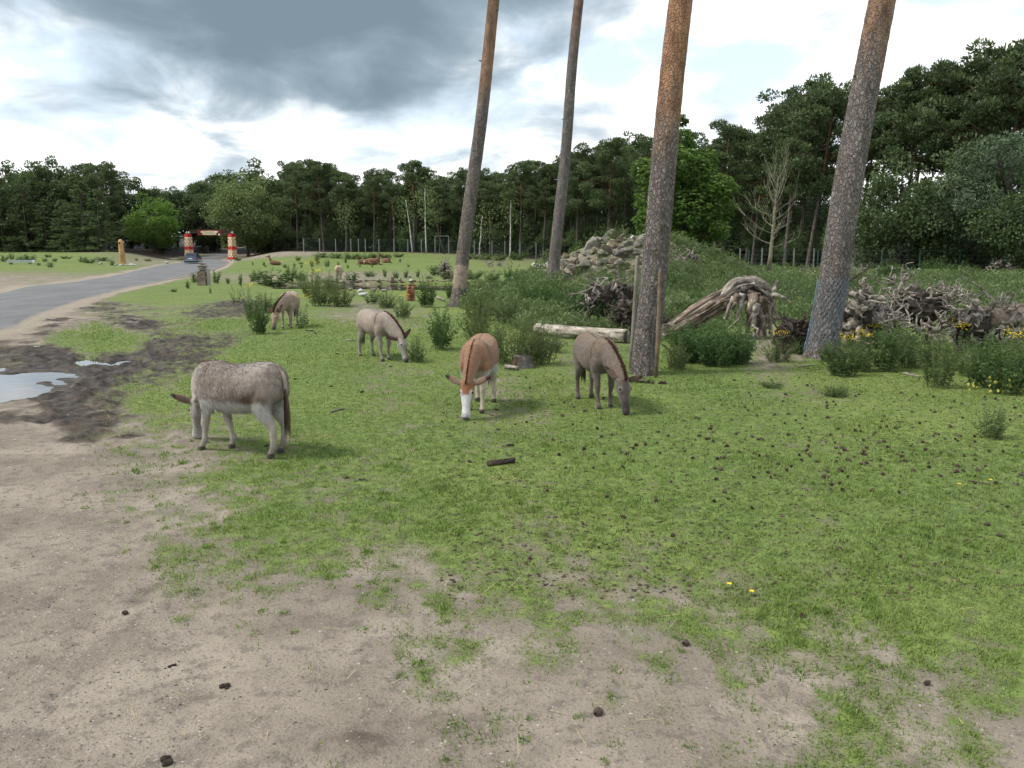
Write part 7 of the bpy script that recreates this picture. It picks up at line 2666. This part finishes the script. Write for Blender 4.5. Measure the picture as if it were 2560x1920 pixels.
def deer(px, py, rz, label, size=1.0, cfg='lying'):
    p = gz(px, py)
    V, F = [], []
    if cfg == 'lying':
        loft(V, F, [(-.75, 0, .30, .08, .10, .12), (-.62, 0, .34, .24, .22, .26), (-.25, 0, .36, .29, .26, .32), (.2, 0, .36, .27, .27, .32), (.5, 0, .38, .20, .24, .26), (.64, 0, .38, .08, .1, .1)], 4, 16)
        for sy in (-1, 1):
            loft(V, F, [(.35, sy * .2, .2, .09, .08, .08), (.62, sy * .22, .10, .06, .06, .06), (.85, sy * .18, .06, .04, .04, .04), (.60, sy * .15, .05, .03, .03, .03)], 4, 10)
            loft(V, F, [(-.45, sy * .22, .28, .12, .14, .14), (-.20, sy * .30, .16, .09, .09, .09), (-.02, sy * .30, .08, .05, .05, .05), (-.35, sy * .30, .05, .035, .035, .035)], 4, 10)
    else:
        loft(V, F, [(-.6, 0, .2, .12, .12, .16), (-.3, 0, .26, .24, .2, .24), (.1, 0, .30, .26, .24, .28), (.4, 0, .34, .18, .22, .24), (.55, 0, .36, .06, .08, .08)], 4, 14)
    loft(V, F, [(.40, 0, .45, .14, .16, .16), (.52, 0, .68, .10, .12, .12), (.58, 0, .90, .075, .09, .09), (.60, 0, 1.0, .05, .06, .06)], 4, 12)
    loft(V, F, [(.52, 0, 1.0, .05, .05, .05), (.62, 0, 1.0, .085, .085, .085), (.76, 0, .95, .07, .07, .07), (.92, 0, .89, .045, .045, .045), (.97, 0, .88, .02, .02, .02)], 4, 12)
    for sy in (-1, 1):
        loft(V, F, [(.56, sy * .05, 1.04, .025, .025, .025), (.52, sy * .15, 1.12, .035, .03, .03), (.50, sy * .22, 1.17, .02, .02, .02)], 4, 8)
    me, co, no = remeshed(V, F, .028, 4)
    me.polygons.foreach_set('use_smooth', np.ones(len(me.polygons), bool))
    me.materials.clear()
    me.materials.append(MAT['deer'])
    e = empty('deer', (p.x, p.y, p.z - .03), label, 'deer', 'deer resting on the far pasture', rz, (size,) * 3)
    obj('body', me, None, e)
    mb = MB()
    mb.tube([(-.72, 0, .36), (-.80, 0, .32), (-.82, 0, .22)], [.09, .10, .04], 8)
    obj('rump_patch', mb.mesh('rump_patch', simple('pale_rump', (.5, .42, .32), .9, .1), True), None, e)
    return e


deer(933, 662, R(8), 'reddish deer lying on the far pasture, largest of the group', 1.35)
deer(966, 657, R(-30), 'reddish deer lying at the right of the largest one', 1.0)
deer(907, 661, R(195), 'dark deer lying at the left of the largest one', .95)
deer(688, 663, R(185), 'brown deer with raised head lying alone near the gate', 1.15, 'sit')

# ------------------------------------------------------------------ pine cones, dung, twigs, straw, gravel, flowers
def cone_mesh(seed):
    rg = np.random.default_rng(seed)
    vs, fs = [], []
    rows_, per = 7, 8
    for i in range(rows_):
        f_ = i / (rows_ - 1)
        rad_ = .021 * math.sin(math.pi * (.12 + .80 * f_)) + .004
        for j in range(per):
            a_ = 2 * math.pi * (j + .5 * (i % 2)) / per + rg.normal(0, .08)
            x_ = -.026 + .052 * f_
            d_ = np.array((0, math.cos(a_), math.sin(a_)))
            c_ = np.array((x_, 0, 0)) + d_ * rad_ * .55
            t_ = np.cross(d_, (1, 0, 0))
            o = len(vs)
            tip = c_ + d_ * (.011 + .004 * rg.random()) + np.array((.010, 0, 0))
            vs += [c_ - t_ * .008 + np.array((-.007, 0, 0)), c_ + t_ * .008 + np.array((-.007, 0, 0)), tip + t_ * .006, tip - t_ * .006, c_ + np.array((.007, 0, 0))]
            fs += [(o, o + 1, o + 2), (o, o + 2, o + 3), (o + 3, o + 2, o + 4), (o, o + 3, o + 4), (o + 1, o + 4, o + 2)]
    me = mesh_np('pine_cone', vs, fs)
    me.materials.append(simple('cone_scales', (.085, .062, .048), .85, .5, 40))
    return me


CONES = [cone_mesh(1), cone_mesh(2), cone_mesh(3)]
rc = random.Random(15)


def cone(px, py, label, group=None, sz=1.0):
    p = gz(px, py)
    o = obj('pine_cone', CONES[rc.randint(0, 2)], None, None, p + Vector((0, 0, .014)), (rc.uniform(-.4, .4), rc.uniform(-.5, .5), rc.uniform(0, 6.28)), (.58 * sz * rc.uniform(.75, 1.25),) * 3)
    return tag(o, label, 'pine cone', group)


cone(1494, 1787, 'pine cone on bare sand at the bottom centre', sz=1.15)
cone(1713, 1613, 'pine cone on bare sand right of the bottom centre', sz=1.15)
cone(2004, 1542, 'pine cone at the grass edge, lower right', sz=1.0)
cone(312, 1537, 'pine cone on the sandy track at the lower left', sz=1.1)
cone(2318, 1713, 'pine cone in the patchy grass, bottom right', sz=1.0)
cnt = 0
for i in range(900):
    if cnt >= 268:
        break
    px, py = rc.uniform(1290, 2600), rc.uniform(930, 1420)
    w_ = math.exp(-((px - 2250) / 330) ** 2 - ((py - 1110) / 95) ** 2) + .40 * math.exp(-((px - 1850) / 420) ** 2 - ((py - 1090) / 130) ** 2) + .05
    if py < 985 and px > 2050:
        w_ *= .2
    if rc.random() > w_:
        continue
    cone(px, py, 'brown pine cone lying in the grass on the right half of the pasture', 'pine cones in the grass', .95 + (1250 - py) * .0007)
    cnt += 1

MAT['dung'] = simple('dung', (.040, .030, .022), .9, .4, 25, .5)


def dung_mesh(seed):
    rg = np.random.default_rng(seed)
    bm = bmesh.new()
    for k in range(6):
        c_ = rg.normal(0, 1, 3) * np.array((.05, .045, .012)) + np.array((0, 0, .02))
        bmesh.ops.create_icosphere(bm, subdivisions=1, radius=rg.uniform(.022, .036), matrix=Matrix.Translation(c_))
    me = bpy.data.meshes.new('dung_pile')
    bm.to_mesh(me)
    bm.free()
    me.materials.append(MAT['dung'])
    return me


DUNG = [dung_mesh(1), dung_mesh(2)]
for i, (px, py, sz, lab) in enumerate(((738, 949, 1.0, 'dark dung pile on the grass right of the nearest donkey\'s rump'), (766, 957, .8, 'dung lump beside the dark pile'), (828, 967, .9, 'dung lump on the grass below the light grey donkey'), (908, 981, 1.2, 'dung heap in the open grass, left of the reddish donkey'),
                                      (976, 917, .9, 'dung lump in front of the light grey donkey'), (842, 885, 1.0, 'dung left of the light grey donkey\'s hooves'), (1246, 1075, .8, 'dung lump below the reddish donkey'), (1277, 1116, 1.2, 'flat dark dung right of the reddish donkey'), (1174, 1155, .8, 'dung lump above the thick stick'),
                                      (905, 1200, .8, 'dark lump in the patchy grass, lower centre'), (866, 1196, .7, 'reddish lump in the patchy grass'), (1240, 1025, .9, 'dung in the shade of the reddish donkey'), (1178, 1025, .6, 'dung by the reddish donkey\'s front hoof'), (720, 907, .5, 'tiny lump above the dark dung pile'),
                                      (1655, 960, 1.9, 'brown earth mound right of the dark donkey\'s head'), (664, 1116, .8, 'dung by the nearest donkey\'s rear hooves'), (565, 1718, .8, 'dark clod on the sand at the bottom left'), (432, 1667, .6, 'dark clod on the sand, lower left'), (415, 1903, .9, 'black clod at the bottom edge'),
                                      (1085, 1066, .6, 'dung right of the grassy rosette'), (1288, 1062, .7, 'dung left of the dark donkey\'s muzzle'))):
    p = gz(px, py)
    tag(obj('dung_pile', DUNG[i % 2], None, None, p + Vector((0, 0, -.004)), (0, 0, i * 1.3), (sz * .62, sz * .62, sz * .48)), lab, 'dung')

# small yellow flowers
for i, (px, py, lab) in enumerate(((1821, 1472, 'small yellow flower on the lower pasture, left of a pair'), (1877, 1491, 'small yellow flower on the lower pasture, right of a pair'), (2396, 1219, 'yellow flower among the cones, left of a pair'), (2474, 1208, 'yellow flower among the cones, right of a pair'))):
    p = gz(px, py)
    e = empty('yellow_flower', p, lab, 'flower')
    mb = MB()
    mb.tube([(0, 0, 0), (.004, 0, .035)], [.0018, .0014], 4)
    obj('stem', mb.mesh('stem', MAT['stem']), None, e)
    mb = MB()
    for k in range(8):
        a_ = k * math.pi / 4
        c_, s_ = math.cos(a_), math.sin(a_)
        mb.add([(.004, 0, .035), (.004 + c_ * .013 - s_ * .005, s_ * .013 + c_ * .005, .040), (.004 + c_ * .019, s_ * .019, .038), (.004 + c_ * .013 + s_ * .005, s_ * .013 - c_ * .005, .040)], [(0, 1, 2, 3)])
    obj('petals', mb.mesh('petals', MAT['yellow']), None, e)

# straw, gravel and litter: uncountable masses
rg = np.random.default_rng(33)


def scatter_px(n_, x0, x1, y0, y1, keep=None):
    px_, py_ = rg.uniform(x0, x1, n_), rg.uniform(y0, y1, n_)
    d_ = np.array([gp(a_, b_) for a_, b_ in zip(px_, py_)])
    lk = look(d_[:, 0], d_[:, 1])
    if keep is not None:
        m_ = keep(lk[:, 1], lk[:, 2])
        d_, lk = d_[m_], lk[m_]
    d_[:, 2] = lk[:, 0]
    return d_


pts = scatter_px(130, 300, 2560, 1120, 1910)
pts = np.vstack([pts, scatter_px(90, 230, 330, 1020, 1060), scatter_px(40, 780, 840, 1085, 1100), scatter_px(40, 980, 1040, 905, 918), scatter_px(60, 1220, 1300, 1195, 1215)])
n_ = len(pts)
az_ = rg.uniform(0, 3.14, n_)
d_ = np.stack([np.cos(az_), np.sin(az_), rg.normal(.05, .1, n_)], 1)
ln = (.02 + .13 * rg.random(n_) ** 2)[:, None]
s_ = np.stack([-np.sin(az_), np.cos(az_), np.zeros(n_)], 1) * .0013
up_ = np.array((0, 0, .006))
v4 = np.stack([pts + up_ - s_, pts + up_ + s_, pts + up_ + d_ * ln + s_, pts + up_ + d_ * ln - s_], 1).reshape(-1, 3)
tag(obj('straw', mesh_np('straw', v4, np.arange(4 * n_).reshape(-1, 4)), simple('dry_straw', (.42, .35, .18), .8, .25, 9)), 'loose dry straw stalks strewn on the ground', 'straw', kind='stuff')

octa = np.array([(1, 0, 0), (-1, 0, 0), (0, 1, 0), (0, -1, 0), (0, 0, 1), (0, 0, -1)], float)
of = np.array([(0, 2, 4), (2, 1, 4), (1, 3, 4), (3, 0, 4), (2, 0, 5), (1, 2, 5), (3, 1, 5), (0, 3, 5)])
pts = np.vstack([scatter_px(9000, 0, 2560, 1000, 1915, lambda g_, m_: g_ < rg.random(len(g_)) * .6), scatter_px(5000, 0, 520, 1150, 1915, lambda g_, m_: g_ < .5)])
n_ = len(pts)
sz = (.0022 + .008 * rg.random(n_) ** 4)[:, None, None] * (0.6 + .09 * pts[:, 1])[:, None, None]
v4 = pts[:, None, :] + (octa[None] * rg.uniform(.6, 1.3, (n_, 6, 1))) * sz * np.array((1.2, 1, .6))
f4 = (of[None] + (np.arange(n_) * 6)[:, None, None]).reshape(-1, 3)
tint = np.repeat(rg.random(n_), 6)
m, nt, b = new_mat('gravel')
t = NT(nt)
t.link(t.mix(t.attr('tint'), (.055, .048, .042), (.40, .36, .31)), b.inputs['Base Color'])
b.inputs['Roughness'].default_value = .9
tag(obj('gravel', mesh_np('gravel', v4.reshape(-1, 3), f4, {'tint': tint}), m), 'fine gravel and crumbs strewn over the sandy track', 'gravel', kind='stuff')

# needles, bark crumbs and clods lying in the grass
pts = scatter_px(3800, 1100, 2600, 930, 1500)
n_ = len(pts)
sz = (.006 + .012 * rg.random(n_) ** 2)[:, None, None] * (.6 + .05 * pts[:, 1])[:, None, None]
v4 = pts[:, None, :] + (octa[None] * rg.uniform(.5, 1.4, (n_, 6, 1))) * sz * np.array((1.3, 1, .55)) + np.array((0, 0, .006))
f4 = (of[None] + (np.arange(n_) * 6)[:, None, None]).reshape(-1, 3)
tag(obj('litter', mesh_np('litter', v4.reshape(-1, 3), f4), simple('bark_litter', (.075, .052, .038), .9, .5, 9)), 'brown bark crumbs scattered through the grass', 'litter', kind='stuff')
